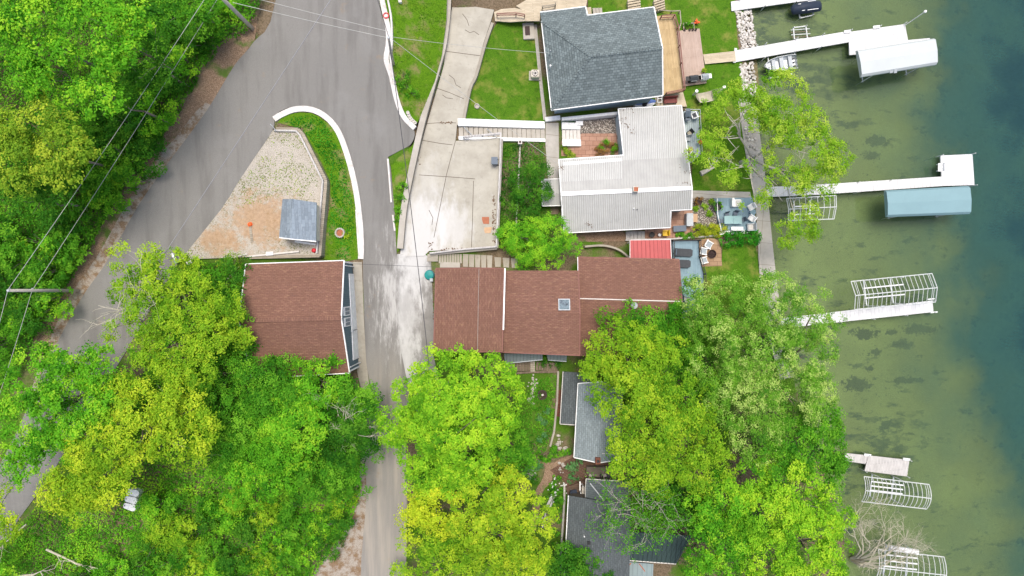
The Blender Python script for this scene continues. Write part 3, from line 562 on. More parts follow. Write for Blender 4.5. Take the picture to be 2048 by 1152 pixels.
# ================================================================== terrain, lake
def build_ground():
    fx = np.arange(-64, 62, .5); fy = np.arange(-38, 38.1, .5)
    xs = np.r_[-420, -300, -200, -140, -100, -80, -70, fx, 70, 85, 110, 150, 220, 320, 420]; ys = np.r_[-420, -300, -200, -130, -90, -70, -55, -46, fy, 46, 55, 70, 90, 130, 200, 300, 420]
    X, Y = np.meshgrid(xs, ys); x, y = X.ravel(), Y.ravel(); z = ground(x, y)
    far = (np.abs(x) > 66) | (np.abs(y) > 44)
    for poly, zf, off in CUTS:
        a = np.array(poly); k = np.nonzero(inside(poly, x, y) & (x > a[:, 0].min() - 1) & (x < a[:, 0].max() + 1))[0]
        if len(k):
            zz = ground(x[k], y[k]) if zf is gz else np.array([zf(p, q) for p, q in zip(x[k], y[k])])
            z[k] = np.minimum(z[k], zz + min(off, .05) - .13)
    nx, ny = len(xs), len(ys); F = [(j*nx + i, j*nx + i + 1, (j+1)*nx + i + 1, (j+1)*nx + i) for j in range(ny - 1) for i in range(nx - 1)]
    me = bpy.data.meshes.new('ground'); me.from_pydata(list(zip(x.tolist(), y.tolist(), z.tolist())), [], F)
    me.materials.append(MATS['soil']); me.materials.append(MATS['lake_bed_mud'])
    for p in me.polygons:
        p.use_smooth = True; c = p.center
        if c.x > shore_x(c.y) - .3: p.material_index = 1
    o = bpy.data.objects.new('ground', me); COL.objects.link(o); kind(o, 'structure')
    # lake surface
    ys2 = np.r_[-420, -200, -90, np.arange(-50, 51, 2.0), 90, 200, 420]; ds = np.r_[-.6, 0, .8, 1.6, 3, 5, 7, 9, 11, 13, 14.5, 16, 17.5, 19, 20.5, 22, 24, 26, 28, 30, 33, 36, 40, 60, 120, 400]
    V = []; D = []
    for yy in ys2:
        s = float(shore_x(yy))
        for d in ds: V.append((s + d, float(yy), 0.0)); D.append(float(depth_at(max(d, 0))) * (0 if d < 0 else 1))
    n = len(ds); F = [(j*n + i, j*n + i + 1, (j+1)*n + i + 1, (j+1)*n + i) for j in range(len(ys2) - 1) for i in range(n - 1)]
    me = bpy.data.meshes.new('lake_water'); me.from_pydata(V, [], F); at = me.attributes.new('depth', 'FLOAT', 'POINT'); at.data.foreach_set('value', np.array(D, np.float32))
    me.materials.append(MATS['lake_water']); o = bpy.data.objects.new('lake_water', me); COL.objects.link(o); kind(o, 'structure')
build_ground()
def line_pts(px, zf=None, dz=0.0): return [on(a, b, zf, dz) for a, b in px]
def kerb(px, w, h, mat, name='kerb', zf=None, base=-.4):
    o = rail_wall(MB(), line_pts(px, zf), w, h, base=base).build(name, mat); return kind(o, 'structure')
kerb(smooth([(549, 239), (565, 229), (592, 219), (624, 220), (653, 235), (677, 264), (696, 314), (711, 374), (720, 440), (723, 490), (722, 518)], 6), .55, .16, 'curb_paint')
kerb([(713, 420), (716, 470), (719, 512)], .14, .22, 'curb_paint')
kerb(smooth([(762, -10), (771, 30), (777, 62), (777, 90), (773, 120), (783, 152), (794, 200), (808, 234), (830, 257)], 6), .5, .17, 'curb_paint')
kerb(smooth([(774, -10), (783, 35), (785, 80), (784, 100), (782, 120), (787, 150), (791, 170)], 5), .16, .4, 'curb_paint')
kerb([(776, 318), (783, 405)], .16, .16, 'curb_paint'); kerb([(786, 430), (790, 462)], .16, .16, 'curb_paint')

# world, sun, camera
w = bpy.data.worlds.new('World'); SC.world = w; w.use_nodes = True; t = w.node_tree
sky = t.nodes.new('ShaderNodeTexSky'); sky.sky_type = 'NISHITA'; sky.sun_disc = False
EL, AZ = math.radians(77), math.radians(5)          # sun from the top right of the picture
sky.sun_elevation = EL; sky.sun_rotation = AZ; sky.air_density = 1.0; sky.dust_density = 4.0; sky.ozone_density = .6
t.links.new(sky.outputs[0], t.nodes['Background'].inputs[0]); t.nodes['Background'].inputs[1].default_value = .135
L = bpy.data.lights.new('sun', 'SUN'); L.energy = 1.9; L.angle = math.radians(22); L.color = (1, .94, .85)
lo = bpy.data.objects.new('sun', L); COL.objects.link(lo)
sd = Vector((math.sin(AZ) * math.cos(EL), math.cos(AZ) * math.cos(EL), math.sin(EL))); lo.rotation_euler = sd.to_track_quat('Z', 'Y').to_euler()
cam = bpy.data.cameras.new('camera'); cam.sensor_width = 36; cam.lens = 24; cam.clip_end = 2000; cam.clip_start = .5
co = bpy.data.objects.new('camera', cam); COL.objects.link(co); co.location = (0, 0, H); SC.camera = co
SC.view_settings.view_transform = 'Standard'; SC.view_settings.look = 'None'; SC.view_settings.exposure = 0.55; SC.view_settings.gamma = 1
# ================================================================== buildings
def slabs(root, name, mat, polys, t=.14):
    m = MB()
    for p in polys: m.slab([P(*q) if not isinstance(q, Vector) else q for q in p], t)
    return m.build(name, mat, root)
def edging(root, name, mat, segs, w=.1, h=.17, up=.012, outw=0.0):
    m = MB()
    for a, b in segs:
        a = P(*a) if not isinstance(a, Vector) else a; b = P(*b) if not isinstance(b, Vector) else b
        m.bar(a + Vector((0, 0, up)), b + Vector((0, 0, up)), w, h)
    return m.build(name, mat, root)
def gable(root, ns, cor, ze, rid, zr, mats, wall, zb, ov=.35, trim='white_paint', t=.14, edges='all', wname='wall'):
    C = [P(a, b, ze) for a, b in cor]; R = [P(a, b, zr) for a, b in rid]   # cor NW NE SE SW; rid W,E or N,S
    NW, NE, SE, SW = C
    sl = ([[NW, SW, R[1], R[0]], [NE, SE, R[1], R[0]]] if ns else [[NW, NE, R[1], R[0]], [SW, SE, R[1], R[0]]])
    if isinstance(mats, str): rf = slabs(root, 'roof', mats, sl, t)
    else: rf = slabs(root, 'roof', mats[0], sl[:1], t); slabs(root, 'roof', mats[1], sl[1:], t)
    c = sum(C, Vector()) / 4; u = (R[1] - R[0]); u.z = 0; u.normalize(); v = Vector((-u.y, u.x, 0)); wid = abs((C[0] - (C[3] if not ns else C[1])).dot(v)); slope = (zr - ze) / max(.1, wid / 2)
    def ins(p):
        d = p - c; a, b = d.dot(u), d.dot(v); a -= math.copysign(ov, a); b -= math.copysign(ov, b); q = c + u * a + v * b; q.z = ze + slope * ov - t - .03; return q
    w = [ins(p) for p in C]
    def insr(p):
        d = p - c; a, b = d.dot(u), d.dot(v); a -= math.copysign(ov, a); q = c + u * a + v * b; q.z = zr - t - .03; return q
    r = [insr(p) for p in R]; B = [Vector((p.x, p.y, zb)) for p in w]
    Vt = B + w + r                                             # 0-3 base, 4-7 eaves, 8-9 ridge
    if ns: F = [(3, 2, 1, 0), (0, 1, 5, 8, 4), (2, 3, 7, 9, 6), (1, 2, 6, 5), (3, 0, 4, 7), (4, 8, 9, 7), (5, 6, 9, 8)]
    else: F = [(3, 2, 1, 0), (0, 1, 5, 4), (2, 3, 7, 6), (1, 2, 6, 9, 5), (3, 0, 4, 8, 7), (4, 5, 9, 8), (6, 7, 8, 9)]
    MB().add(Vt, F).build(wname, wall, root)
    if trim:
        e = [(NW, NE), (SW, SE), (NW, SW), (NE, SE)]
        ends = ([(NW, R[0]), (R[0], NE), (SW, R[1]), (R[1], SE), (NW, SW), (NE, SE)] if ns else [(NW, R[0]), (R[0], SW), (NE, R[1]), (R[1], SE), (NW, NE), (SW, SE)])
        edging(root, 'fascia', trim, ends if edges == 'all' else [ends[i] for i in edges])
    return dict(C=C, R=R, w=w, r=r, u=u, v=v, c=c)

# brown-roofed garage by the road
g0 = on(600, 640); gar = thing('garage', 'blue-grey garage with two white doors under a brown shingle gable roof', 'garage', (g0.x, g0.y, 6.8))
G = gable(gar, False, [(491, 528), (688, 521), (699, 746), (503, 757)], 11.2, [(478, 641), (682.5, 636)], 13.3, 'brown_shingle', 'siding', 6.3, ov=.12)
m = MB(); a, b = G['R']
for k in range(46): p = a.lerp(b, (k + .5) / 46); m.box(p + Vector((0, 0, .015)), (.2, .42, .035), 0)
m.build('ridge_cap', 'brown_shingle_across', gar)
w = G['w']; nE, sE = w[1], w[2]; L_ = (sE - nE).length; dv = (sE - nE).normalized(); out = Vector((1, .0, 0)) - dv * dv.x; out.normalize(); ang = math.atan2(dv.y, dv.x)
def on_wall(t, z): p = nE + dv * t; return Vector((p.x, p.y, z)) + out * .03
def wall_box(root, name, mat, t0, t1, z0, z1, d=.06, push=0.0): c = (on_wall(t0, (z0 + z1) / 2) + on_wall(t1, (z0 + z1) / 2)) / 2 + out * push; return MB().box(c, (abs(t1 - t0), d, z1 - z0), ang).build(name, mat, root)
zb = 6.75
for t0, t1, lab in ((.12 * L_, .62 * L_, 'wide white garage door'), (.66 * L_, .9 * L_, 'narrow white garage door')):
    d = wall_box(gar, 'garage_door', 'white_paint', t0, t1, zb, zb + 2.2, .08); d['label'] = lab
    mm = MB()
    for zz in (zb + .55, zb + 1.1, zb + 1.65): mm.box((on_wall(t0, zz) + on_wall(t1, zz)) / 2 + out * .045, (t1 - t0 - .1, .015, .03), ang)
    mm.build('door_groove', 'grey_metal', d)
    mm = MB()
    for q in (t0 - .09, t1 + .09): mm.box(on_wall(q, zb + 1.15), (.16, .11, 2.3), ang)
    mm.box((on_wall(t0, zb + 2.29) + on_wall(t1, zb + 2.29)) / 2, (t1 - t0 + .34, .11, .16), ang); mm.build('door_frame', 'white_plastic', d)
mid = L_ * .5
for q in (mid - .95, mid + .08):
    d = wall_box(gar, 'window', 'white_paint', q, q + .86, 9.55, 11.95, .09)
    for k in (0, 1): wall_box(d, 'pane', 'window_glass', q + .1 + k * .36, q + .4 + k * .36, 9.85, 11.5, .03, .05)
for q in (.0, L_): wall_box(gar, 'corner_board', 'white_paint', q - .07, q + .07, zb, 11.1, .09)
d = wall_box(gar, 'lamp', 'grey_metal', L_ * .64 - .12, L_ * .64 + .12, zb + 2.5, zb + 2.8, .2, .12)
for q in (.35, L_ - .4):
    p = on_wall(q, 10.8); MB().tube([p + Vector((0, 0, .1)) - out * .2, p + out * .12, p + out * .1 - Vector((0, 0, 3.4)), p + out * .2 - Vector((0, 0, 3.9))], .05, 6).build('downpipe', 'white_plastic', gar)

# small shed
g0 = on(596, 438, lot_z); shed = thing('shed', 'small grey-shingled garden shed on the gravel lot', 'shed', g0)
S_ = gable(shed, True, [(565, 398), (633, 405), (632, 483), (558, 475)], 11.0, [(585.5, 398), (580, 478)], 11.9, 'shed_shingle', 'cream', 8.9, ov=.15, edges=(2, 3))
MB().slab([P(603, 403, 11.35), P(610, 404, 11.27), P(610, 421, 11.27), P(603, 420, 11.35)], .03).build('roof_patch', 'slate_plastic', shed)
c = S_['w'][2].lerp(S_['w'][3], .5); MB().box((c.x, c.y - .03, 9.9), (1.1, .06, 1.8)).build('door', 'white_paint', shed)

# house with the slate-blue hip roof
hA = thing('house', 'house with blue-grey hipped shingle roof beside the wooden deck', 'house', on(1200, 120))
zE, zR = 5.8, 8.3; nw, ne, se, sw = (1083, 42, zE), (1308, 14, zE), (1326, 191, zE), (1103, 220, zE); rw, re = (1181, 112, zR), (1325, 95, zR)
nx0, nx1 = P(*nw).lerp(P(*ne), -.015), P(*nw).lerp(P(*ne), .40); dN = (P(*nw) - P(*rw).lerp(P(*re), -.4)); fall = (zR - zE)
up_ = (P(*sw) - P(*nw)).normalized(); e0, e1 = P(*nw), P(*nw).lerp(P(*ne), .41); ext = 1.15
ex0 = Vector((e0.x, e0.y, e0.z)) - Vector((up_.x, up_.y, 0)) * ext - Vector((0, 0, .62)); ex1 = Vector((e1.x, e1.y, e1.z)) - Vector((up_.x, up_.y, 0)) * ext - Vector((0, 0, .62))
slabs(hA, 'roof', 'slate_shingle', [[P(*nw), P(*ne), P(*re), P(*rw)], [P(*sw), P(*se), P(*re), P(*rw)], [e0, e1, ex1, ex0]])
slabs(hA, 'roof', 'slate_shingle_across', [[P(*nw), P(*sw), P(*rw)]])
m = MB()
for a, b in ((rw, re), (rw, sw), (rw, nw)):
    a, b = P(*a), P(*b); n = int((b - a).length / .28); dd = math.atan2((b - a).y, (b - a).x); sl = math.asin((b - a).z / (b - a).length)
    for k in range(n): m.box(a.lerp(b, (k + .5) / n) + Vector((0, 0, .02)), (.22, .3, .04), dd, ('Y', -sl))
m.build('ridge_cap', 'slate_shingle', hA)
edging(hA, 'gutter', 'white_paint', [(sw, se), (nw, sw), (e1, ne), (ex0, ex1), (e1, ex1), (ne, re), (re, se)], .12)
cA = (P(*nw) + P(*ne) + P(*se) + P(*sw)) / 4
def inset(p, c, d): q = Vector((p.x - c.x, p.y - c.y, 0)); L = q.length; return c + q * ((L - d) / L)
MB().wall([inset(P(*q), cA, .75) for q in (nw, ne, se, sw)], .6, zE - .13).build('wall', 'house_wall', hA)
MB().add([(p.x, p.y, zE - .13) for p in (inset(P(*ne), cA, .75), inset(P(*se), cA, .75))] + [tuple(P(*re) - Vector((.55, 0, .2)))], [(0, 1, 2)]).build('gable_wall', 'house_wall', hA)
q = inset(P(*se), cA, .7).lerp(inset(P(*ne), cA, .7), .5)
wi = MB().box((q.x + .06, q.y, 2.8), (.08, 3.0, 2.0), math.radians(-6)).build('window', 'white_paint', hA); MB().box((q.x + .1, q.y, 2.8), (.05, 2.8, 1.8), math.radians(-6)).build('pane', 'window_glass', wi)
vp = P(1100.5, 133, 6.75); MB().tube([vp - Vector((0, 0, .3)), vp + Vector((0, 0, .35))], .09, 8).build('vent_pipe', 'white_plastic', hA)
vp = P(1100, 106, 6.5); MB().tube([vp - Vector((0, 0, .3)), vp + Vector((0, 0, .75))], .05, 6).build('service_mast', 'grey_metal', hA)

# house with the white metal roof
hB = thing('house', 'L-shaped house with ribbed white metal roof', 'house', on(1250, 380))
A, B_ = P(1122, 388, 5.4), P(1384.5, 376, 5.4)                      # ridge
nl = 4.25; NWb, NEb = P(1236.5, 217.5, nl), P(1363, 210.5, nl)
def on_north(px, py):                                             # north slope plane
    n_ = (B_ - A).cross(NEb - A); z = 4.9
    for _ in range(20): p = P(px, py, z); z = A.z - (n_.x * (p.x - A.x) + n_.y * (p.y - A.y)) / n_.z
    return P(px, py, z)
Wn, In = on_north(1117.5, 319), on_north(1247, 310); Nw2, Ne2 = on_north(1236.5, 217.5), on_north(1363, 210.5)
zs = 4.35; S1, S2, S3, S4 = P(1128, 466, zs), P(1341, 455, zs), P(1341.5, 421, zs + .38), P(1383.5, 419, zs + .38)
slabs(hB, 'roof', 'white_metal_roof', [[Wn, In, Nw2, Ne2, B_, A], [A, B_, S4, S3, S2, S1]], .1)
rib = MB()
for k in range(70):
    t = (k + .5) / 70; a = A.lerp(B_, t); x = a.x
    yn = Wn.y + (x - Wn.x) / (In.x - Wn.x) * (In.y - Wn.y) if x < In.x - .05 else Nw2.y + (x - Nw2.x) / (Ne2.x - Nw2.x) * (Ne2.y - Nw2.y)
    if x > In.x - .05 and x < Nw2.x + .02: continue
    n_ = (B_ - A).cross(NEb - A); zn = A.z - (n_.x * (x - .01 * 0 - A.x) + n_.y * (yn - A.y)) / n_.z
    if x < Ne2.x: rib.bar((x, a.y - .2, a.z - .0), (x, yn + (-.03), zn + .045), .035, .045)
    ys = S1.y + (x - S1.x) / (S2.x - S1.x) * (S2.y - S1.y) if x < S2.x else S3.y + .05
    f = (a.y - ys) / (a.y - S1.y); rib.bar((x, a.y - .2, a.z + .02), (x, ys + .03, a.z - (a.z - zs) * min(1, f) + .045), .035, .045)
rib.build('roof_rib', 'frame_alu', hB)['kind'] = 'stuff'
edging(hB, 'ridge_cap', 'white_plastic', [(A, B_)], .42, .05, .07)
edging(hB, 'fascia', 'white_paint', [(Wn, In), (In, Nw2), (Nw2, Ne2), (Ne2, B_), (B_, S4), (S4, S3), (S3, S2), (S2, S1), (S1, A), (A, Wn)], .09, .2)
a, b = Wn.lerp(A, .13) , In.lerp(In + (A - Wn), .13); edging(hB, 'roof_flashing', 'white_plastic', [(a + Vector((.4, 0, 0)), b - Vector((.2, 0, 0)))], .3, .03, .05)
cb = Vector((P(1250, 388, 3)).to_tuple())
MB().wall([inset(p, cb, .5) for p in (Wn, In, Nw2, Ne2, B_, S4, S3, S2, S1)], .3, 4.1).build('wall', 'house_wall', hB)
MB().add([tuple(inset(Wn, cb, .5)), tuple(inset(S1, cb, .5)), tuple(inset(A, cb, .5) - Vector((0, 0, .15)))] , [(0, 1, 2)]).build('gable_wall', 'house_wall', hB)
c = P(1271, 379, 5.9); ch = MB().box((c.x, c.y, 5.6), (.52, .5, 1.1)).build('chimney', 'cream', hB); MB().box((c.x + .02, c.y, 6.16), (.44, .42, .06)).build('chimney_cap', 'rust', ch)
for px, py in ((1267, 417), (1274, 419)): p = P(px, py, 4.95); MB().tube([p - Vector((0, 0, .2)), p + Vector((0, 0, .25))], .06, 8).build('vent_pipe', 'charcoal' if px > 1270 else 'white_plastic', hB)
pw = [P(1083.5, 359, 4.0), P(1121, 357, 4.0), P(1122, 387, 4.35), P(1084, 388, 4.35)]; ps = [P(1084, 388, 4.35), P(1122, 387, 4.35), P(1121, 411, 4.05), P(1085, 412, 4.05)]
slabs(hB, 'porch_roof', 'white_metal_roof', [pw, ps], .08); edging(hB, 'fascia', 'white_paint', [(pw[0], pw[1]), (ps[3], ps[2]), (pw[0], pw[3]), (ps[0], ps[3])], .08, .16)
for px, py in ((1087, 362), (1087, 409)): p = P(px, py, 4); MB().box((p.x, p.y, 3.0), (.12, .12, 1.95)).build('porch_post', 'white_paint', hB)
m = MB(); rr = random.Random(3)
for k in range(110):                                                # fallen twigs and leaves on the roof
    px, py, s = rr.choice(((1246, 240, 7), (1252, 250, 5), (1262, 262, 8), (1256, 218.5, 9), (1372, 340, 9), (1372, 370, 10), (1178, 450, 5), (1122, 335, 4)))
    p = on_north(px + rr.gauss(0, s * .8), py + rr.gauss(0, s * .6)) if py < 376 else P(px + rr.gauss(0, 3), py + rr.gauss(0, 3), 4.6)
    m.bar(p + Vector((0, 0, .07)), p + Vector((rr.uniform(-.1, .1), rr.uniform(-.1, .1), .08)), .05, .03)
kind(tag(m.build('leaf_litter', 'brown_leaf'), 'twigs and dead leaves scattered on the white metal roof', 'leaf litter'), 'stuff')

# long brown house stepping down to the lake
hC = thing('house', 'long house with brown shingle roofs stepping down to the lake', 'house', on(1050, 600))
c1 = gable(hC, True, [(872, 536.5), (1009, 536.5), (1004.5, 703), (867, 702)], 9.3, [(955, 536), (952, 704)], 10.0, 'brown_shingle_across', 'beige_wall', 3.8, ov=.3, trim='rust_trim')
c2 = gable(hC, False, [(1002, 541), (1157, 541), (1159.5, 711), (990, 704)], 8.1, [(1000, 624), (1160, 627)], 8.75, 'brown_shingle', 'beige_wall', 2.4, ov=.3, edges=(3, 2, 5), trim='rust_trim')
c3 = gable(hC, False, [(1157, 514), (1358, 518.5), (1362, 706), (1160, 712)], 6.1, [(1158, 597), (1364.5, 603)], 7.4, 'brown_shingle', 'beige_wall', .8, ov=.35, edges=(0, 1, 2, 3, 4), trim='rust_trim')
a, b = c3['R']; edging(hC, 'ridge_flashing', 'pale_stone', [(a, b)], .1, .05, .03)
a, b = c3['C'][0], c3['R'][0]; edging(hC, 'rake_trim', 'white_paint', [(a - Vector((.07, 0, 0)), b - Vector((.07, 0, 0)))], .08)
a, b = c1['C'][1], c1['C'][2]; edging(hC, 'gutter', 'white_paint', [(a + Vector((.05, 0, 0)), a.lerp(b, .74) + Vector((.05, 0, 0)))], .14, .14, .03)
q = [P(1116.5, 597.5, 8.72), P(1140, 597.5, 8.72), P(1140.5, 620.5, 8.9), P(1117, 620.5, 8.9)]; sk = MB().slab(q, .22).build('skylight', 'grey_metal', hC)
cc = sum(q, Vector()) / 4; MB().slab([cc + (p - cc) * .84 + Vector((0, 0, .012)) for p in q], .05).build('pane', 'skylight_glass', sk)
m = MB(); rr = random.Random(8)
for k in range(16): p = cc + Vector((rr.uniform(-.42, .42), rr.uniform(-.42, .42), .03)); m.bar(p, p + Vector((rr.uniform(-.25, .25), rr.uniform(-.1, .1), 0)), .08, .02)
m.build('fallen_leaves', 'slate_plastic', sk)
p = P(1268, 611, 7.3); MB().lathe(p, [(.2, -.5), (.2, .1), (.36, .12), (.33, .26), (.05, .36)], 16).build('roof_vent', 'grey_metal', hC, smooth=False)
p = P(1306, 626, 6.9); MB().tube([p - Vector((0, 0, .3)), p + Vector((0, 0, .2))], .06, 8).build('vent_pipe', 'black', hC)
# lean-to roofs below the middle section, red porch roof at the lake side
slabs(hC, 'lean_to_roof', 'grey_metal_roof', [[P(1008, 707, 5.9), P(1085, 708, 5.9), P(1085, 719.5, 5.4), P(1010, 727, 5.3)], [P(1093, 709, 5.4), P(1134, 711, 5.4), P(1133, 723, 4.9), P(1096, 720, 4.9)]], .06)
edging(hC, 'lean_to_edge', 'grey_metal', [((1010, 727, 5.31), (1085, 719.5, 5.41)), ((1096, 720, 4.91), (1133, 723, 4.91))], .08, .1)
rdp = thing('porch', 'porch with ribbed red metal roof beside the brown house', 'porch', on(1300, 498))
slabs(rdp, 'roof', 'red_metal_roof', [[P(1260, 480, 4.2), P(1341, 479, 4.2), P(1343, 522, 4.7), P(1260, 522, 4.7)]], .08)
m = MB(); 
for k in range(9): m.bar(P(1264 + k * 9.2, 480.5, 4.24), P(1264.5 + k * 9.3, 521, 4.72), .04, .05)
m.build('roof_rib', 'red_metal_roof', rdp); edging(rdp, 'fascia', 'curb_paint', [((1260, 480, 4.2), (1341, 479, 4.2)), ((1260, 480, 4.2), (1260, 518, 4.65)), ((1341, 479, 4.2), (1343, 518, 4.65))], .07, .12)
for px in (1263, 1338): p = P(px, 483, 4.1); MB().box((p.x, p.y, 2.6), (.11, .11, 3.0)).build('post', 'white_paint', rdp)

# two cottages among the trees
hF = thing('cottage', 'small cottage with pale grey roof and brick chimney between the trees', 'cottage', on(1190, 840))
gF = gable(hF, True, [(1156, 767, ), (1247, 770), (1240, 919), (1148, 915)], 5.3, [(1205, 763), (1197, 926)], 6.4, 'grey_shingle_across', 'dark_wall', 1.2, ov=.35, edges=(0, 2, 3, 4))
lo_ = [P(1126, 743, 4.3), P(1182, 747, 5.1), P(1182, 768, 5.1), P(1152, 790, 4.75), P(1150, 850, 4.75), P(1120, 848, 4.3)]
slabs(hF, 'low_roof', 'dark_shingle_across', [lo_], .12); edging(hF, 'fascia', 'pale_stone', [(lo_[5], lo_[0]), (lo_[5], lo_[4])], .07, .12)
MB().wall([inset(p, P(1150, 800, 4), .4) for p in lo_], 1.6, 4.1).build('wall', 'dark_wall', hF)
p = P(1196, 922, 6.7); ch = MB().box((p.x, p.y, 4.6), (.5, .62, 4.4)).build('chimney', 'brick', hF); MB().box((p.x, p.y, 6.84), (.24, .26, .1)).build('flue', 'black', ch)
edging(hF, 'roof_flashing', 'pale_stone', [((1204, 907, 6.28), (1238, 909, 5.45))], .07, .04, .03)
for px, py in ((1155, 750), (1159, 751)): p = P(px, py, 4.85); MB().tube([p - Vector((0, 0, .1)), p + Vector((0, 0, .3))], .07, 7).build('vent_pipe', 'white_plastic', hF)
hG = thing('cottage', 'dark grey-roofed cottage with green metal side roof at the bottom', 'cottage', on(1200, 1060))
gG = gable(hG, True, [(1137, 991), (1262, 996), (1258, 1200), (1126, 1200)], 5.0, [(1206, 1003), (1202, 1200)], 6.5, 'dark_shingle_across', 'dark_wall', 1.4, ov=.3, edges=(4,))
q = [P(1172, 958, 4.7), P(1262, 964, 4.7), P(1262, 1000, 5.6), P(1214, 1005, 5.9), P(1171, 994, 4.7)]
slabs(hG, 'low_roof', 'dark_shingle', [[P(1172, 958, 4.6), P(1262, 964, 4.6), P(1250, 1022, 6.1), P(1220, 1018, 6.1)], [P(1172, 958, 4.6), P(1220, 1018, 6.1), P(1206, 1003, 6.45), P(1171, 994.5, 5.3)]], .12)
edging(hG, 'fascia', 'pale_stone', [((1172, 958, 4.6), (1240, 962, 4.6)), ((1172, 958, 4.6), (1171, 994.5, 5.25))], .08, .14)
edging(hG, 'hip_cap', 'grey_metal', [((1180, 967, 4.85), (1219, 1016, 6.1))], .16, .05, .03)
MB().wall([P(1178, 964, 4.4), P(1258, 969, 4.4), P(1258, 1000, 4.4), P(1176, 996, 4.4)], 1.4, 4.4).build('wall', 'dark_wall', hG)
p = P(1177.5, 1085, 5.9); MB().box((p.x, p.y, 5.95), (.32, .32, .25)).build('roof_vent', 'black', hG)
p = P(1168, 1071, 5.75); MB().tube([p - Vector((0, 0, .1)), p + Vector((0, 0, .35))], .07, 7).build('vent_pipe', 'white_plastic', hG)
gr = [P(1238, 1062, 4.9), P(1384, 1072, 4.2), P(1352, 1128, 4.0), P(1231, 1119, 4.6)]; slabs(hG, 'side_roof', 'green_metal_roof', [gr], .1)
m = MB()
for k in range(17): t = (k + .5) / 17; m.bar(gr[0].lerp(gr[1], t) + Vector((0, 0, .045)), gr[3].lerp(gr[2], t) + Vector((0, 0, .045)), .05, .05)
m.build('roof_rib', 'green_metal_roof', hG)['kind'] = 'stuff'; edging(hG, 'gutter', 'pale_stone', [(gr[3], gr[2])], .1, .12)
MB().wall([inset(p, P(1300, 1095, 4), .5) for p in gr], .6, 3.95).build('wall', 'dark_wall', hG)
pr = [P(1235, 1122, 3.6), P(1307, 1128, 3.6), P(1304, 1200, 3.2), P(1232, 1200, 3.2)]; slabs(hG, 'porch_roof', 'pale_metal_roof', [pr], .08)
for q in (((1262, 1126, 3.6), (1242, 1150, 3.45)), ((1278, 1127, 3.6), (1292, 1145, 3.45))): edging(hG, 'roof_batten', 'rust', [q], .1, .03, .04)
MB().wall([inset(p, P(1270, 1165, 3.4), .4) for p in pr], .8, 3.15).build('wall', 'dark_wall', hG)

# ================================================================== walls, steps, fences
def wall_thing(name, label, px, w, h, mat, zf=None, cat='wall', base=-.6, coping=None):
    L = line_pts(px, zf); r = thing(name, label, cat, L[0]); rail_wall(MB(), L, w, h, base=base).build('wall', mat, r)
    if coping: rail_wall(MB(), [p + Vector((0, 0, h + .003)) for p in L], w + .1, .08, base=0).build('coping', coping, r)
    return r
wall_thing('retaining_wall', 'long concrete retaining wall between the grass bank and driveway', smooth([(899, -20), (897, 30), (890, 90), (880, 130), (868, 172), (851, 232), (838, 285), (824, 350), (813, 405), (808, 440), (803, 498)], 3), .5, .9, 'old_concrete', drive_z, base=-.3, coping='concrete')
wall_thing('retaining_wall', 'low concrete wall along the lawn side of the driveway', smooth([(985, 46), (969, 92), (952, 152), (940, 178), (926, 246)], 3), .3, .12, 'old_concrete', drive_z, base=-1.6)
lw = wall_thing('retaining_wall', 'weathered timber retaining wall round the gravel lot', [(553, 258), (597, 259), (606, 268), (652, 360), (652, 372), (640, 512), (500, 515)], .28, .16, 'timber', lot_z, base=-1.9)
m = rail_wall(MB(), line_pts([(550, 262), (594, 263), (602, 272), (647, 362), (635, 507)], lot_z), .16, .34, base=0); m.build('wall_cap', 'dock_wood', lw)
wall_thing('garden_wall', 'pale stone wall beside the slate-roofed house trench', smooth([(1070, 50), (1076, 110), (1082, 170), (1090, 240)], 3), .35, .1, 'stone', base=-.8)
wall_thing('garden_wall', 'white-painted block wall behind the pebble bed', [(1122, 243), (1180, 237), (1238, 231)], .3, 1.2, 'white_paint', patio_z)
wall_thing('garden_wall', 'low white end wall at the head of the landing', [(1090, 241), (1120, 237)], .45, .5, 'white_paint')
wall_thing('garden_wall', 'old block wall below the wooden garden steps', [(1005, 747), (1060, 744), (1116, 743)], .22, .25, 'old_wood', base=-.5)
wall_thing('garden_wall', 'mossy stone wall between the garden bed and cottage', [(1116, 742), (1114, 800), (1108, 862), (1100, 892)], .2, .3, 'old_concrete', base=-1.0)
wall_thing('garden_wall', 'curved concrete wall below the brown leaf bed', smooth([(1168, 494), (1205, 492), (1235, 500), (1256, 516)], 4), .2, .9, 'old_concrete')
wall_thing('garden_wall', 'timber edging wall along the patio side of the red porch', [(1250, 480.5), (1300, 479), (1345, 478), (1400, 474), (1436, 471)], .16, .35, 'dock_wood')
wall_thing('garden_wall', 'low pale wall along the bottom cottage side', [(1128, 965), (1128, 1000), (1122, 1090), (1120, 1160)], .2, .6, 'stone', base=-.6)
wall_thing('garden_wall', 'white sill wall at the end of the blue deck', [(1436, 467), (1470, 465), (1508, 463)], .35, .5, 'white_paint')

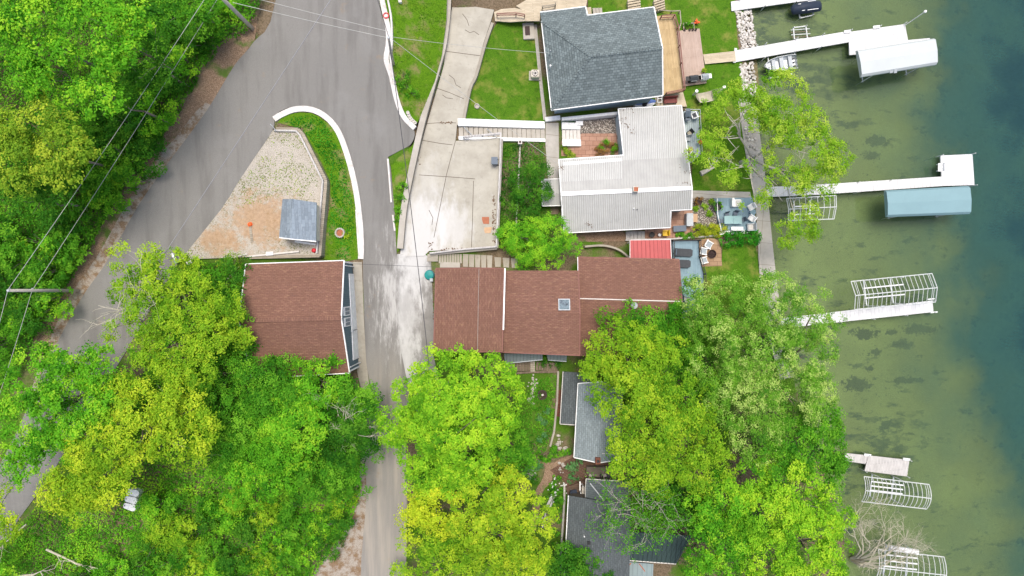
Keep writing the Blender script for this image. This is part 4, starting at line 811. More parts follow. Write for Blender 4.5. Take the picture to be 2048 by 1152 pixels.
def flight(name, label, a, b, width, n, za, zb, mat, side=None, group=None, tread='step'):
    """steps from a (height za) to b (height zb), picture positions of the centre line"""
    A_, B2 = P(*a, za), P(*b, zb); r = thing(name, label, 'steps', A_); d = B2 - A_; yaw = math.atan2(d.y, d.x); run = Vector((d.x, d.y, 0)).length / n
    for k in range(n):
        c = A_.lerp(B2, (k + .5) / n); z = max(za + (zb - za) * (k + 1) / (n + 1), gz(c.x, c.y) + .07); MB().box((c.x, c.y, z - .35), (run - .045, width, .7), yaw).build(tread, mat, r)
    if side:
        L = Vector((-d.y, d.x, 0)).normalized()
        for s, (w, h) in zip((1, -1), side):
            if w: MB().slab([p + L * s * (width / 2 + .01) + Vector((0, 0, h)) for p in (A_, B2)] + [p + L * s * (width / 2 + w) + Vector((0, 0, h)) for p in (B2, A_)], 1.8).build('side_wall', 'white_paint', r)
    return r
flight('staircase', 'long concrete staircase with white side walls down to the landing', (917, 263), (1090, 268), 1.05, 18, 5.4, 2.5, 'concrete', ((.75, .35), (.35, .2)))
flight('staircase', 'short concrete staircase with broad white sides down to the paved patio', (1124, 269), (1161, 270), 1.1, 5, 2.4, 1.85, 'pale_stone', ((.7, .25), (.7, .25)))
flight('staircase', 'worn concrete steps along the north side of the brown house', (877, 517), (925, 518), .95, 9, 6.3, 5.1, 'old_concrete')
flight('staircase', 'lower broken concrete steps beside the brown house gable', (926, 521), (985, 524), 1.3, 5, 5.0, 4.3, 'old_concrete')
flight('staircase', 'last shallow steps running into the light green shrub', (986, 524), (1035, 527), 1.0, 3, 4.2, 3.5, 'old_concrete')
flight('staircase', 'old brown wooden garden steps by the maple', (1008, 734), (1062, 732), 1.0, 9, 4.5, 3.8, 'old_wood')
flight('staircase', 'shadowed wooden garden steps leading towards the cottage', (1072, 732), (1118, 735), .9, 9, 3.7, 2.9, 'old_wood')
flight('staircase', 'narrow brown steps along the cottage wall', (1118, 780), (1114, 832), .7, 9, 2.9, 2.4, 'brick')
flight('staircase', 'short dark wooden steps under the white porch roof', (1106, 413), (1106, 430), 1.1, 4, 2.3, 1.9, 'old_wood')
flight('staircase', 'weathered steps in the leaf bed below the white roof', (1252, 472), (1290, 472), 1.0, 5, 1.9, 1.5, 'dock_wood')
m = MB().slab([P(855, 508, 6.55), P(876, 508, 6.55), P(876, 523, 6.55), P(854, 523, 6.55)], .3); kind(m.build('landing', 'old_concrete'), 'structure')
m = MB().slab([P(878, 524, 6.2), P(920, 525, 6.2), P(920, 535, 6.2), P(878, 535, 6.2)], .5); kind(m.build('landing', 'concrete'), 'structure')
m = MB().slab([P(1061, 722, 3.9), P(1070, 722, 3.9), P(1070, 744, 3.9), P(1061, 744, 3.9)], .3); kind(m.build('landing', 'timber'), 'structure')

def railing(name, label, px, zf, h, step, mat, rmat=None, posts_w=.08, rails=(1.0, .5), rail_w=.07, bal=None, cat='railing'):
    L = line_pts(px, zf); r = thing(name, label, cat, L[0]); rmat = rmat or mat
    for a, b in zip(L, L[1:]):
        n = max(1, round((b - a).length / step))
        for k in range(n + (b is L[-1] or b == L[-1])):
            p = a.lerp(b, k / n); MB().box((p.x, p.y, p.z + h / 2), (posts_w, posts_w, h)).build('post', mat, r)
        for q in rails: MB().bar(a + Vector((0, 0, h * q + .02)), b + Vector((0, 0, h * q + .02)), rail_w, .05).build('rail', rmat, r)
        if bal:
            m = MB(); nb = int((b - a).length / bal)
            for k in range(nb): p = a.lerp(b, (k + .5) / nb); m.box((p.x, p.y, p.z + h * .5), (.03, .03, h * .9))
            m.build('baluster', mat, r)['kind'] = 'stuff'
    return r
railing('railing', 'white-topped railing round the concrete parking deck', [(928, 277), (1002, 270), (1000, 340), (993, 494), (930, 499), (862, 507)], drive_z, .95, 2.4, 'grey_metal', 'dock_wood', .1, (1.0, .45), .14)
kerbw = kerb([(1003, 278), (994, 496), (862, 508)], .3, .18, 'concrete', zf=drive_z, base=-1.5)

def pole(label, base, top, r0=.17, r1=.12, arm=False):
    r = thing('utility_pole', label, 'utility pole', base); base = Vector(base); top = Vector(top); MB().tube([base - Vector((0, 0, .4)), base.lerp(top, .5), top], [r0, (r0 + r1) / 2, r1], 10).build('shaft', 'pole_wood', r, smooth=True)
    m = MB().tube([top - Vector((0, 0, .02)), top + Vector((0, 0, .04))], [r1 * 1.1, r1 * .9], 10); m.build('cap', 'grey_metal', r)
    q = base.lerp(top, .8)
    for z in (.99, .7): p = base.lerp(top, z); MB().lathe(p + Vector((.0, .16, -.1)), [(.03, -.1), (.07, -.05), (.05, 0), (.07, .05), (.02, .1)], 8).build('insulator', 'grey_metal', r)
    return r
bA = on(158, 581); pole('wooden utility pole at the woodland edge beside the dry leaf verge', bA, P(16, 581, 18.5))
bB = on(505, 57); pole('wooden utility pole by the leaf litter at the top road bend', bB, Vector((bB.x - .05, bB.y + .05, 19.0)), .2, .15)
bC = on(786, 128); pole('short leaning utility pole on the white kerb', bC, P(777, 75, 15.5), .15, .11)
def cable(label, a, b, sag, mat='cable', r=.03):
    a, b = Vector(a), Vector(b); pts = [a.lerp(b, k / 16) - Vector((0, 0, 4 * sag * (k / 16) * (1 - k / 16))) for k in range(17)]
    return tag(MB().tube(pts, r, 5).build('cable', mat, loc=a), label, 'cable')
tA, tA2, tB, tB2, tC = P(15.5, 580, 18.45), P(64, 581.5, 15.4), Vector((bB.x + .3, bB.y, 18.7)), Vector((bB.x + .75, bB.y - .2, 16.2)), P(777, 73, 15.4)
cable('upper pale cable strung above the woodland from pole to pole', tA, P(430, -34, 18.7), .25, 'pale_cable', .02); cable('lower pale cable above the woodland edge', tA2, P(452, -30, 15.9), .2, 'pale_cable', .02)
cable('pale cable leaving the woodland pole top at the frame edge', tA, P(-150, 1120, 18), .5, 'pale_cable', .022); cable('pale cable falling away over the dark undergrowth', tA2, P(-140, 1180, 15), .4, 'pale_cable', .022)
cable('thick cable hanging along the middle of the upper road', P(785, -190, 14.5), P(-120, 1195, 14.5), .0, 'cable', .042)
cable('upper pale cable crossing the road to the leaning pole', tB, tC + Vector((-.2, .5, 0)), .2, 'pale_cable', .022); cable('lower pale cable crossing the road to the leaning pole', tB2, tC + Vector((-.2, -.05, -.1)), .2, 'pale_cable', .024)
cable('dark cable running up the kerb from the leaning pole', tC, P(728, -90, 15), .2, 'dark_cable', .028); cable('dark cable slung from the leaning pole along the driveway to the brown house', tC, P(858, 730, 13.5), .9, 'dark_cable', .035)
cable('thin service cable over the grass bank and driveway', tC, P(1119, 330, 4.7), .5, 'pale_cable', .02); cable('thin service cable to the slate-roofed house', tC, P(1098, 106, 7.2), .4, 'pale_cable', .018)
cable('thin dark cable between the blue garage and brown house', P(692, 527, 10.9), P(872, 534, 9.2), .25, 'dark_cable', .018)
cable('pale wire lying over the brown roof by the driveway', P(958, 536, 9.95), P(955, 704, 9.95), -.15, 'pale_cable', .014)

# ================================================================== decks
def deck(name, label, px, z, t, mat, cat='deck', zb=None, legs=True, rim=None):
    pts = [P(a, b, z) for a, b in px]; c = sum(pts, Vector()) / len(pts); r = thing(name, label, cat, (c.x, c.y, z - t)); MB().slab(pts, t).build('boards', mat, r)
    if legs:
        for p in pts:
            q = inset(p, c, .3); g = gz(q.x, q.y); MB().box((q.x, q.y, (z - t + g - .3) / 2), (.12, .12, z - t - g + .3)).build('leg', 'old_wood' if not rim else rim, r)
    return r
dA = deck('deck', 'golden timber deck along the slate-roofed house', [(1312, 32), (1350, 31), (1366, 183), (1322, 191), (1326, 100)], 2.6, .2, 'new_wood')
railing('railing', 'brown handrail of the golden timber deck', [(1320, 38), (1346, 36), (1353, 60), (1360, 130), (1366, 183), (1330, 190)], lambda x, y: 2.6, .95, 2.0, 'rust_trim', None, .09, (1.0, .35), .1)
deck('deck', 'lower pink-boarded deck beside the barbecues', [(1352, 62), (1399, 57), (1413, 166), (1368, 172)], 1.35, .18, 'pink_wood')
deck('deck', 'tan landing boards at the deck end by the red bench', [(1310, 195), (1366, 184), (1374, 213), (1312, 213)], 1.3, .15, 'pale_wood')
deck('boardwalk', 'pale boardwalk from the pink deck across the lawn', [(1406, 109), (1470, 102), (1472, 122), (1410, 128)], 1.1, .14, 'pale_wood_x', 'boardwalk')
railing('railing', 'wooden rail at the corner of the pink deck', [(1312, 26), (1340, 29), (1356, 28), (1358, 52), (1352, 72)], lambda x, y: 1.9, .9, 1.8, 'timber', None, .09, (1.0,), .1)
deck('deck', 'new timber entrance deck above the lawn', [(1032, 12), (1052, 0), (1060, -30), (1180, -30), (1172, 14), (1080, 27), (1080, 42), (1050, 42), (1046, 20)], 4.0, .2, 'pale_wood_x')
deck('ramp', 'pale timber ramp from the driveway to the entrance deck', [(988, 24), (1003, 18), (1030, 16), (1050, 20), (1050, 42), (1020, 44), (990, 42)], 4.05, .15, 'pale_wood_x', 'ramp', legs=False)
railing('railing', 'brown handrail of the timber ramp', [(994, 34), (1032, 33), (1049, 36)], lambda x, y: 4.05, .95, 2.0, 'rust_trim', None, .08, (1.0, .5), .1)
railing('railing', 'timber rail on the entrance deck', [(1084, 20), (1110, 16), (1110, 12)], lambda x, y: 4.0, .95, 1.6, 'timber', None, .09, (1.0, .5), .12)
flight('staircase', 'pale wooden steps by the slate roof corner', (1268, -4), (1269, 24), 1.4, 5, 2.6, 1.7, 'pale_wood_x'); flight('staircase', 'pale wooden steps beside the deck corner', (1318, -4), (1320, 22), 1.2, 5, 2.6, 1.6, 'pale_wood_x')
MB_ = MB().slab([P(1173, 15, 2.6), P(1182, 14, 2.6), P(1184, 36, 2.6), P(1175, 38, 2.6)], .3); kind(MB_.build('landing', 'pale_wood'), 'structure')
flight('staircase', 'concrete steps with green mat by the slate roof', (1186, 25), (1205, 25), 1.0, 3, 2.5, 2.2, 'concrete')
deck('deck', 'pale grey-green deck against the white-roofed house', [(1360, 222), (1397, 222), (1401, 308), (1378, 330), (1370, 330)], 1.5, .2, 'grey_deck')
railing('railing', 'thin dark-posted rail of the grey-green deck', [(1366, 223), (1396, 223), (1400, 307), (1379, 328)], lambda x, y: 1.5, .85, 1.0, 'charcoal', 'grey_metal', .06, (1.0,), .05)
deck('deck', 'blue-grey boarded deck with white chairs at the shore', [(1428, 396), (1505, 395), (1514, 462), (1440, 464)], 1.15, .15, 'blue_deck')
railing('railing', 'white rail on the left edge of the blue shore deck', [(1430, 398), (1431, 430), (1438, 462)], lambda x, y: 1.15, .8, 1.2, 'white_paint', None, .07, (1.0,), .06)
deck('deck', 'blue-grey lounger deck on the lake side of the brown house', [(1343, 482), (1397, 481), (1399, 514), (1408, 552), (1407, 600), (1404, 660), (1350, 660)], 2.2, .2, 'blue_deck', legs=True)
railing('railing', 'black baluster railing of the lounger deck', [(1343, 482), (1397, 481), (1398, 514), (1407, 548), (1407, 610)], lambda x, y: 2.2, .95, 2.2, 'black', None, .12, (1.0, .1), .06, bal=.16)
railing('railing', 'short black railing beside the red porch roof', [(1344.5, 482), (1345, 518)], lambda x, y: 2.2, .95, 2.0, 'black', None, .1, (1.0, .1), .06, bal=.16)
railing('railing', 'white stepped rail beside the lower deck under the trees', [(1364, 675), (1380, 674), (1380, 661), (1402, 660)], lambda x, y: 2.0, .9, 1.5, 'white_paint', None, .08, (1.0,), .07)
deck('deck', 'dark timber deck behind the dark-roofed cottage', [(1130, 975), (1172, 960), (1172, 995), (1136, 990)], 2.6, .15, 'dark_deck')
# ================================================================== docks, lifts, boats
def dock(label, polys, z, mat='white_deck', posts=(), post_mat='frame_alu', edge='grey_metal'):
    P0 = P(*polys[0][0], z); r = thing('dock', label, 'dock', P0)
    for k, q in enumerate(polys): MB().slab([P(a, b, z - k * .004) for a, b in q], .1).build('deck_board', mat, r); MB().slab([P(a, b, z - .1 - k * .004) for a, b in q], .16).build('frame', edge, r)
    for a, b in posts:
        p = P(a, b, z); g = gz(p.x, p.y); MB().tube([(p.x, p.y, g - .3), (p.x, p.y, z + .55)], .045, 8).build('post', post_mat, r)
    return r
d1 = dock('white dock at the top edge by the covered watercraft', [[(1462, 3), (1560, -11), (1640, -22), (1640, -2), (1562, 8), (1463, 22)]], .85, posts=[(1528, 14), (1590, 6), (1478, 0)])
d2 = dock('white dock with a broad end platform beside the white canopy', [[(1469, 101), (1560, 85), (1697, 62), (1699, 84), (1562, 108), (1472, 124)], [(1697, 64), (1810, 48), (1816, 80), (1860, 76), (1862, 96), (1699, 110)]], .85, posts=[(1530, 89), (1592, 78), (1645, 70), (1527, 118), (1585, 106), (1640, 96), (1700, 62), (1758, 54), (1808, 48), (1512, 93)])
MB().slab([P(1505, 95, .9), P(1518, 92, .9), P(1520, 97, .9), P(1507, 100, .9)], .2).build('ledge', 'white_plastic', d2)
for x, y in ((1695, 63), (1753, 54)): c = P(x, y, .95); MB().box(c, (.75, .3, .12), .13).build('step_plate', 'white_plastic', d2)
MB().box(P(1470, 111, .95), (.3, 1.6, .12), -.1).build('end_plate', 'frame_alu', d2)
d3 = dock('long white dock with a square swim platform and white bench', [[(1533, 374), (1640, 369), (1884, 353), (1886, 372), (1640, 389), (1535, 394)], [(1881, 311), (1945, 308), (1949, 370), (1884, 372)]], .85, posts=[(1590, 372), (1650, 368), (1715, 365), (1780, 361), (1590, 392), (1715, 385), (1945, 308), (1948, 371), (1881, 311)])
b = thing('bench', 'small white bench against the swim platform side', 'bench', P(1876, 336, .85)); c = P(1876, 336, .85); MB().box(c + Vector((0, 0, .4)), (.5, .9, .12), 0).build('seat', 'white_plastic', b, bevel=.03)
for y in (-.35, .35): MB().box(c + Vector((0, y, .17)), (.4, .06, .36)).build('leg', 'white_plastic', b)
MB().box(c + Vector((.25, 0, .62)), (.07, .9, .4)).build('backrest', 'white_plastic', b)
d4 = dock('white dock running out from under the poplar past an empty canopy frame', [[(1562, 637), (1634, 628), (1865, 601), (1867, 624), (1634, 649), (1564, 657)]], .85, posts=[(1680, 645), (1745, 638), (1810, 631), (1866, 625), (1866, 601)])
MB().box(P(1868, 624.5, 1.0), (.75, .12, .08), .1).build('bumper', 'white_plastic', d4); MB().box(P(1862, 598, 1.25), (.75, .12, .08), .1).build('bumper', 'white_plastic', d4)
for x, y in ((1828, 608), (1765, 613)): MB().box(P(x, y, .87), (.45, .22, .05), .1).build('cleat_plate', 'grey_metal', d4)
d5 = dock('weathered grey timber dock at the lower shore', [[(1690, 906), (1737, 911), (1731, 928), (1690, 922)], [(1737, 911), (1819, 920), (1814, 953), (1729, 942)]], .8, 'dock_wood', posts=[(1737, 910), (1818, 920), (1814, 953), (1729, 942)], edge='old_wood')
for x, y in ((1735, 910), (1813, 918.5)): MB().box(P(x, y, .9), (.75, .25, .14), -.12).build('bumper', 'white_plastic', d5)
def canopy(label, q, z0, z1, mat):
    """roof cover over a boat lift: q = NW NE SE SW picture corners at the eave"""
    C = [P(a, b, z0) for a, b in q]; r = thing('boat_canopy', label, 'boat canopy', (sum(C, Vector()) / 4) * 1.0); n = 14; V = []; F = []; m = 7
    for j in range(n + 1):
        t = j / n; hz = z0 + (z1 - z0) * (min(1, t / .07, (1 - t) / .07) * .62 + .38 * (1 - abs(2 * t - 1)))
        for i in range(m + 1):
            s = i / m; p = C[0].lerp(C[1], s).lerp(C[3].lerp(C[2], s), t); V.append((p.x, p.y, hz - .015 * abs(math.sin(s * 22))))
    for j in range(n): F += [(j*(m+1) + i, j*(m+1) + i + 1, (j+1)*(m+1) + i + 1, (j+1)*(m+1) + i) for i in range(m)]
    mb = MB().add(V, F)
    for i in (0, m):                                              # closed ends
        ring = [V[j*(m+1) + i] for j in range(n + 1)]; lo = [(p[0], p[1], z0 - .25) for p in ring]; mb.add(ring + lo, [(j, j + 1, j + n + 2, j + n + 1) for j in range(n)])
    for j in (0, n):
        ring = [V[j*(m+1) + i] for i in range(m + 1)]; lo = [(p[0], p[1], z0 - .28) for p in ring]; mb.add(ring + lo, [(i, i + 1, i + m + 2, i + m + 1) for i in range(m)])
    mb.build('cover', mat, r)
    for s, t in ((.2, .04), (.8, .04), (.2, .96), (.8, .96)):
        p = C[0].lerp(C[1], s).lerp(C[3].lerp(C[2], s), t); MB().tube([(p.x, p.y, gz(p.x, p.y) - .2), (p.x, p.y, z0)], .05, 8).build('post', 'frame_alu', r)
    for t in (.04, .96): a, b = C[0].lerp(C[3], t), C[1].lerp(C[2], t); MB().tube([a - Vector((0, 0, .12)), b - Vector((0, 0, .12))], .04, 6).build('rail', 'frame_alu', r)
    for s in (.2, .8): a, b = C[0].lerp(C[1], s), C[3].lerp(C[2], s); MB().tube([(a.x, a.y, .25), (b.x, b.y, .25)], .06, 6).build('cradle_beam', 'frame_alu', r)
    return r
cv = canopy('white fabric boat canopy beside the dock with the broad platform', [(1713, 101), (1868, 77), (1873, 129), (1722, 154)], 3.0, 3.4, 'canopy_white')
for x in (1783, 1791): MB().box(P(x, 142, 3.1), (.34, .42, .05), .13, ('X', .5)).build('window_flap', 'grey_metal', cv)
canopy('pale blue fabric boat canopy beside the swim platform', [(1770, 381), (1937, 372), (1939, 428), (1773, 434)], 3.0, 3.42, 'canopy_blue')
def frame(label, q, z0, z1, n, curved=False, bunks=3, mat='frame_alu', lift=True):
    C = [P(a, b, z0) for a, b in q]; r = thing('boat_lift', label, 'boat lift', sum(C, Vector()) / 4)
    def at(s, t):
        p = C[0].lerp(C[1], s).lerp(C[3].lerp(C[2], s), t); k = (1 - abs(2 * t - 1)) if not curved else (1 - (2 * t - 1) ** 2); p.z = z0 + (z1 - z0) * k; return p
    T = [0, .5, 1] if not curved else [0, .2, .4, .6, .8, 1]
    for t in ([0, .5, 1] if not curved else [0, .5, 1]): MB().tube([at(0, t), at(1, t)], .055, 6).build('rail', mat, r)
    for k in range(n + 1):
        s = k / n; MB().tube([at(s, t) for t in T], .032 if 0 < k < n else .05, 6).build('rafter', mat, r)
    for s in (.035, .965): MB().tube([at(s, t) for t in T], .03, 5).build('rafter', mat, r)
    for s, t in ((.3, .03), (.64, .03), (.3, .97), (.64, .97)): p = at(s, t); MB().tube([(p.x, p.y, gz(p.x, p.y) - .2), p], .06, 8).build('post', mat, r)
    for k in range(bunks): t = .32 + .36 * k / max(1, bunks - 1); a, b = at(.27, t), at(.78, t); MB().bar((a.x, a.y, .75), (b.x, b.y, .75), .14, .1).build('bunk', 'white_plastic', r)
    for s in (.3, .64): a, b = at(s, .03), at(s, .97); MB().bar((a.x, a.y, .45), (b.x, b.y, .45), .12, .12).build('cradle_beam', 'alu', r)
    return r
frame('bare white gabled canopy frame beside the poplar dock', [(1702, 563), (1864, 547), (1871, 604), (1709, 619)], 2.9, 3.5, 18, bunks=2)
frame('bare rounded canopy frame beside the grey timber dock', [(1728, 953), (1858, 969), (1853, 1018), (1723, 1003)], 2.7, 3.3, 15, True)
fr = frame('bare canopy frame under the leafless branches at the bottom edge', [(1757, 1099), (1888, 1114), (1884, 1178), (1748, 1164)], 2.7, 3.3, 12, True)
MB().bar(P(1778, 1096, 2.9), P(1838, 1105, 2.9), .5, .3).build('winch_housing', 'white_plastic', fr)
frame('bare canopy frame half hidden under leaves by the long dock', [(1573, 397), (1672, 391), (1668, 438), (1577, 441)], 2.4, 2.7, 8, False, 2)
def small_lift(label, q, z=.5, bars=3):
    C = [P(a, b, z) for a, b in q]; r = thing('boat_lift', label, 'boat lift', sum(C, Vector()) / 4)
    for a, b in ((0, 1), (1, 2), (2, 3), (3, 0)): MB().bar(C[a], C[b], .11, .09).build('frame_rail', 'frame_alu', r)
    for k in range(bars): t = (k + 1) / (bars + 1); MB().bar(C[0].lerp(C[3], t) + Vector((-.3, 0, -.03)), C[1].lerp(C[2], t) + Vector((.4, 0, -.03)), .07, .06).build('bunk', 'old_wood' if k % 2 else 'frame_alu', r)
    for p in C: MB().tube([(p.x, p.y, gz(p.x, p.y) - .2), (p.x, p.y, z + .25)], .045, 7).build('post', 'frame_alu', r)
    return r
small_lift('small empty watercraft lift next to the broad dock', [(1587, 55), (1612, 52), (1615, 77), (1589, 79)], .45, 4)
small_lift('slim lift frame carrying the aluminium rowboat', [(1536, 112), (1590, 104), (1582, 150), (1540, 156)], .35, 2)
small_lift('low lift frame carrying the dark covered watercraft', [(1596, 5), (1628, 2), (1626, 30), (1600, 36)], .3, 2)
# aluminium rowboat, bow to the shore
def hull(stations, c, yaw, mat_out, mat_in, r, name='hull'):
    V = []; F = []; n = len(stations)
    for x, w, zb, zt in stations:
        V += [(x, -w, zt), (x, -w * .86, zb + .3 * (zt - zb)), (x, -w * .55, zb), (x, w * .55, zb), (x, w * .86, zb + .3 * (zt - zb)), (x, w, zt)]
    for i in range(n - 1): F += [(i*6 + k, (i+1)*6 + k, (i+1)*6 + k + 1, i*6 + k + 1) for k in range(5)]
    F += [tuple(range(6)), tuple(range((n-1)*6, n*6))]
    M = [(c.x + x * math.cos(yaw) - y * math.sin(yaw), c.y + x * math.sin(yaw) + y * math.cos(yaw), c.z + z) for x, y, z in V]; mb = MB().add(M, F); return mb.build(name, mat_out, r, smooth=False), M
c = P(1559, 130, .6); yaw = math.radians(9); rb = thing('rowboat', 'silver aluminium rowboat with bench seats on its lift', 'rowboat', c)
st = [(-1.9, .04, .25, .62), (-1.6, .3, .12, .58), (-1.1, .58, .05, .53), (-.3, .76, .02, .5), (.8, .8, .0, .5), (1.75, .74, .02, .5)]
hull(st, c, yaw, 'alu', None, rb)
def loc2(c, yaw, x, y, z): return Vector((c.x + x * math.cos(yaw) - y * math.sin(yaw), c.y + x * math.sin(yaw) + y * math.cos(yaw), c.z + z))
for s in (1, -1): MB().tube([loc2(c, yaw, x, s * w, zt + .01) for x, w, zb, zt in st], .035, 6).build('gunwale', 'frame_alu', rb)
for x, w, d in ((-.75, .62, .4), (.15, .74, .45), (1.1, .74, .4)): MB().box(loc2(c, yaw, x, 0, .3), (d, w * 1.9, .1), yaw).build('bench', 'grey_metal', rb)
MB().box(loc2(c, yaw, -1.45, 0, .5), (.5, .45, .05), yaw).build('bow_deck', 'frame_alu', rb)
for y in (-.4, 0, .4): MB().box(loc2(c, yaw, 1.5, y, .2), (.3, .08, .2), yaw).build('battery_box', 'charcoal', rb)
# covered watercraft
c = P(1611, 16, .75); yaw = math.radians(8); jw = thing('watercraft', 'watercraft under a dark navy cover by the top dock', 'watercraft', c)
V = []; F = []; prof = [(-1.65, .25, .25), (-1.4, .5, .45), (-.7, .6, .75), (0, .62, .85), (.8, .62, .6), (1.5, .58, .5), (1.65, .5, .35)]
for x, w, h in prof: V += [loc2(c, yaw, x, a * w, b * h) for a, b in ((-1, 0), (-.95, .45), (-.45, .9), (0, 1), (.45, .9), (.95, .45), (1, 0))]
for i in range(len(prof) - 1): F += [(i*7 + k, (i+1)*7 + k, (i+1)*7 + k + 1, i*7 + k + 1) for k in range(6)]
F += [tuple(range(7)), tuple(range((len(prof)-1)*7, len(prof)*7))]; MB().add(V, F).build('cover', 'navy', jw, smooth=True)
for x, y, h, l in ((-.6, -.47, .7, .3), (.5, -.46, .6, 1.2), (.5, .46, .6, .9), (-.9, .3, .65, .3)): MB().box(loc2(c, yaw, x, y, h), (l, .06, .05), yaw).build('strap', 'white_plastic', jw)
MB().box(loc2(c, yaw, 0, 0, -.12), (3.0, 1.0, .3), yaw).build('hull', 'charcoal', jw, bevel=.08)
p = P(1808, 52, .85); pl = thing('lamp_post', 'slim white dock pole with ball top leaning over the water', 'pole', p); q = P(1830, 36, 4.2); q2 = Vector((p.x + .12, p.y + .08, 4.1))
MB().tube([p - Vector((0, 0, .4)), Vector((p.x + .25, p.y + .2, 4.2))], .045, 8).build('pole', 'white_plastic', pl); MB().ball(Vector((p.x + .25, p.y + .2, 4.3)), .16, 10).build('ball', 'white_plastic', pl, smooth=True)

# ================================================================== riprap
def point_in(px, py): return True
protos = []
for k in range(6):
    o = MB().rock((0, 0, 0), 1.0, k + 5).build('boulder', 'pale_stone' if k % 3 else 'stone', loc=(0, 0, 0)); protos.append(o)
rr = random.Random(21); done = []; used = set()
for (x0, x1, y0, y1, n, lab, grp, sl) in ((1471, 1498, 23, 98, 120, 'pale riprap boulder on the shore between the two upper docks', 'riprap between the upper docks', .17), (1479, 1503, 128, 196, 95, 'pale riprap boulder on the shore below the boardwalk end', 'riprap below the boardwalk', .12), (1483, 1503, 212, 300, 40, 'pale riprap boulder on the shore walk under the leafy tree', 'boulders on the shore walk', .12)):
    k = 0; tries = 0
    while k < n and tries < 4000:
        tries += 1; py = rr.uniform(y0, y1); px = rr.uniform(x0, x1) + (py - y0) * sl
        if any((px - a) ** 2 + (py - b) ** 2 < 9 for a, b in done): continue
        done.append((px, py)); i = rr.randrange(6); o = protos[i]
        if i in used: o = protos[i].copy(); COL.objects.link(o)
        used.add(i); s = rr.uniform(.12, .23); p = on(px, py); z = max(p.z, .12 + .4 * (1 - (px - x0) / 40)); 
        if y0 > 205: z = .66
        o.location = (p.x, p.y, z + s * .25); o.scale = (s, s, s); o.rotation_euler = (rr.uniform(-.4, .4), rr.uniform(-.4, .4), rr.uniform(0, 6.3)); tag(o, lab, 'boulder', grp); k += 1
for i, o in enumerate(protos):
    if i not in used: bpy.data.objects.remove(o)

# ================================================================== furniture and yard things
def place(r, x, y, z, yaw): r.location = (x, y, z); r.rotation_euler = (0, 0, yaw)
def chair(label, px, py, z, yaw, mat, cushion=None, w=.62, group=None, arms=True, slim=False):
    r = thing('chair', label, 'chair', (0, 0, 0), group); t = .05 if slim else .09
    MB().box((0, 0, .38), (w - .08, w - .06, .07)).build('seat', mat, r)
    for x in (-w/2 + .05, w/2 - .05):
        for y in (-w/2 + .05, w/2 - .05): MB().box((x, y, .19), (t * .8, t * .8, .38)).build('leg', mat, r)
        if arms: MB().box((x, 0, .6), (t * 1.1, w, .05)).build('armrest', mat, r, bevel=.01)
        if arms: MB().box((x, -w/2 + .06, .49), (t * .7, t * .7, .2)).build('arm_post', mat, r)
    MB().box((0, w/2 - .02, .68), (w, t, .6), 0, ('X', -.22)).build('backrest', mat, r, bevel=.015)
    if cushion: MB().box((0, -.03, .45), (w * .7, w * .68, .09)).build('cushion', cushion, r, bevel=.02)
    p = P(px, py, z); place(r, p.x, p.y, z, yaw); return r
pz = on(1420, 505).z + .06
chair('white armchair with grey seat at the top of the fire-pit patio', 1415, 490, pz, math.radians(60), 'white_paint', 'grey_cushion', .8)
chair('white armchair with grey seat midway along the lounger deck railing', 1405, 503, pz, math.radians(80), 'white_paint', 'grey_cushion', .78)
chair('white armchair with grey seat nearest the lower patio corner', 1406, 521, pz, math.radians(105), 'white_paint', 'grey_cushion', .74)
chair('white chair above the small round table on the shore deck', 1499, 415, 1.15, math.radians(-60), 'white_paint', 'white_plastic', .66)
chair('white chair below the small round table on the shore deck', 1500, 437, 1.15, math.radians(-125), 'white_paint', 'white_plastic', .66)
chair('white-framed chair with black cushion by the covered barbecue', 1386, 233, 1.5, math.radians(-155), 'white_paint', 'charcoal', .66)
chair('white-framed chair with black cushion by the tan side table', 1383, 311, 1.5, math.radians(145), 'white_paint', 'charcoal', .66)
chair('grey mesh chair turned askew in the middle of the grey-green deck', 1377, 268, 1.5, math.radians(-50), 'charcoal', 'canvas', .58, slim=True)
chair('small grey footrest chair under the white roof edge', 1375, 279, 1.5, 0.05, 'grey_metal', None, .52, arms=False, slim=True)
chair('grey wicker armchair at the lower corner of the shore deck', 1499, 455, 1.15, math.radians(-85), 'grey_metal', 'pale_stone', .8)
chair('yellow plastic chair in the narrow passage below the white roof', 1329, 467, 1.55, math.radians(-90), 'yellow', None, .62)
chair('pale garden chair beside the round glass table', 1371, 597, 2.2, 3.1, 'pale_stone', 'white_plastic', .6)
chair('brown chair back behind the round glass table', 1374, 570, 2.2, 0.1, 'bark', None, .55, arms=False)
def lounger(label, px, py, z, yaw):
    r = thing('sun_lounger', label, 'sun lounger', (0, 0, 0)); 
    MB().slab([(-1.0, -.42, .42), (.72, -.42, .38), (.95, -.3, .37), (.95, .3, .37), (.72, .42, .38), (-1.0, .42, .42)], .08).build('mattress', 'charcoal', r, bevel=.02)
    MB().box((-.72, 0, .55), (.62, .8, .07), 0, ('Y', .35)).build('backrest', 'charcoal', r, bevel=.02); MB().box((-.88, 0, .66), (.14, .6, .06), 0, ('Y', .35)).build('pillow', 'slate_plastic', r, bevel=.02)
    for x in (-.8, .75):
        for y in (-.33, .33): MB().box((x, y, .16), (.06, .06, .34)).build('leg', 'black', r)
    for y in (-.4, .4): MB().bar((-1, y, .36), (.75, y, .33), .05, .06).build('frame_rail', 'black', r)
    p = P(px, py, z); place(r, p.x, p.y, z, yaw); return r
lounger('dark grey sun lounger in the open on the blue deck', 1366, 505.5, 2.2, math.radians(-3)); lounger('dark grey sun lounger half under the brown roof edge', 1362, 527.5, 2.2, math.radians(-2))
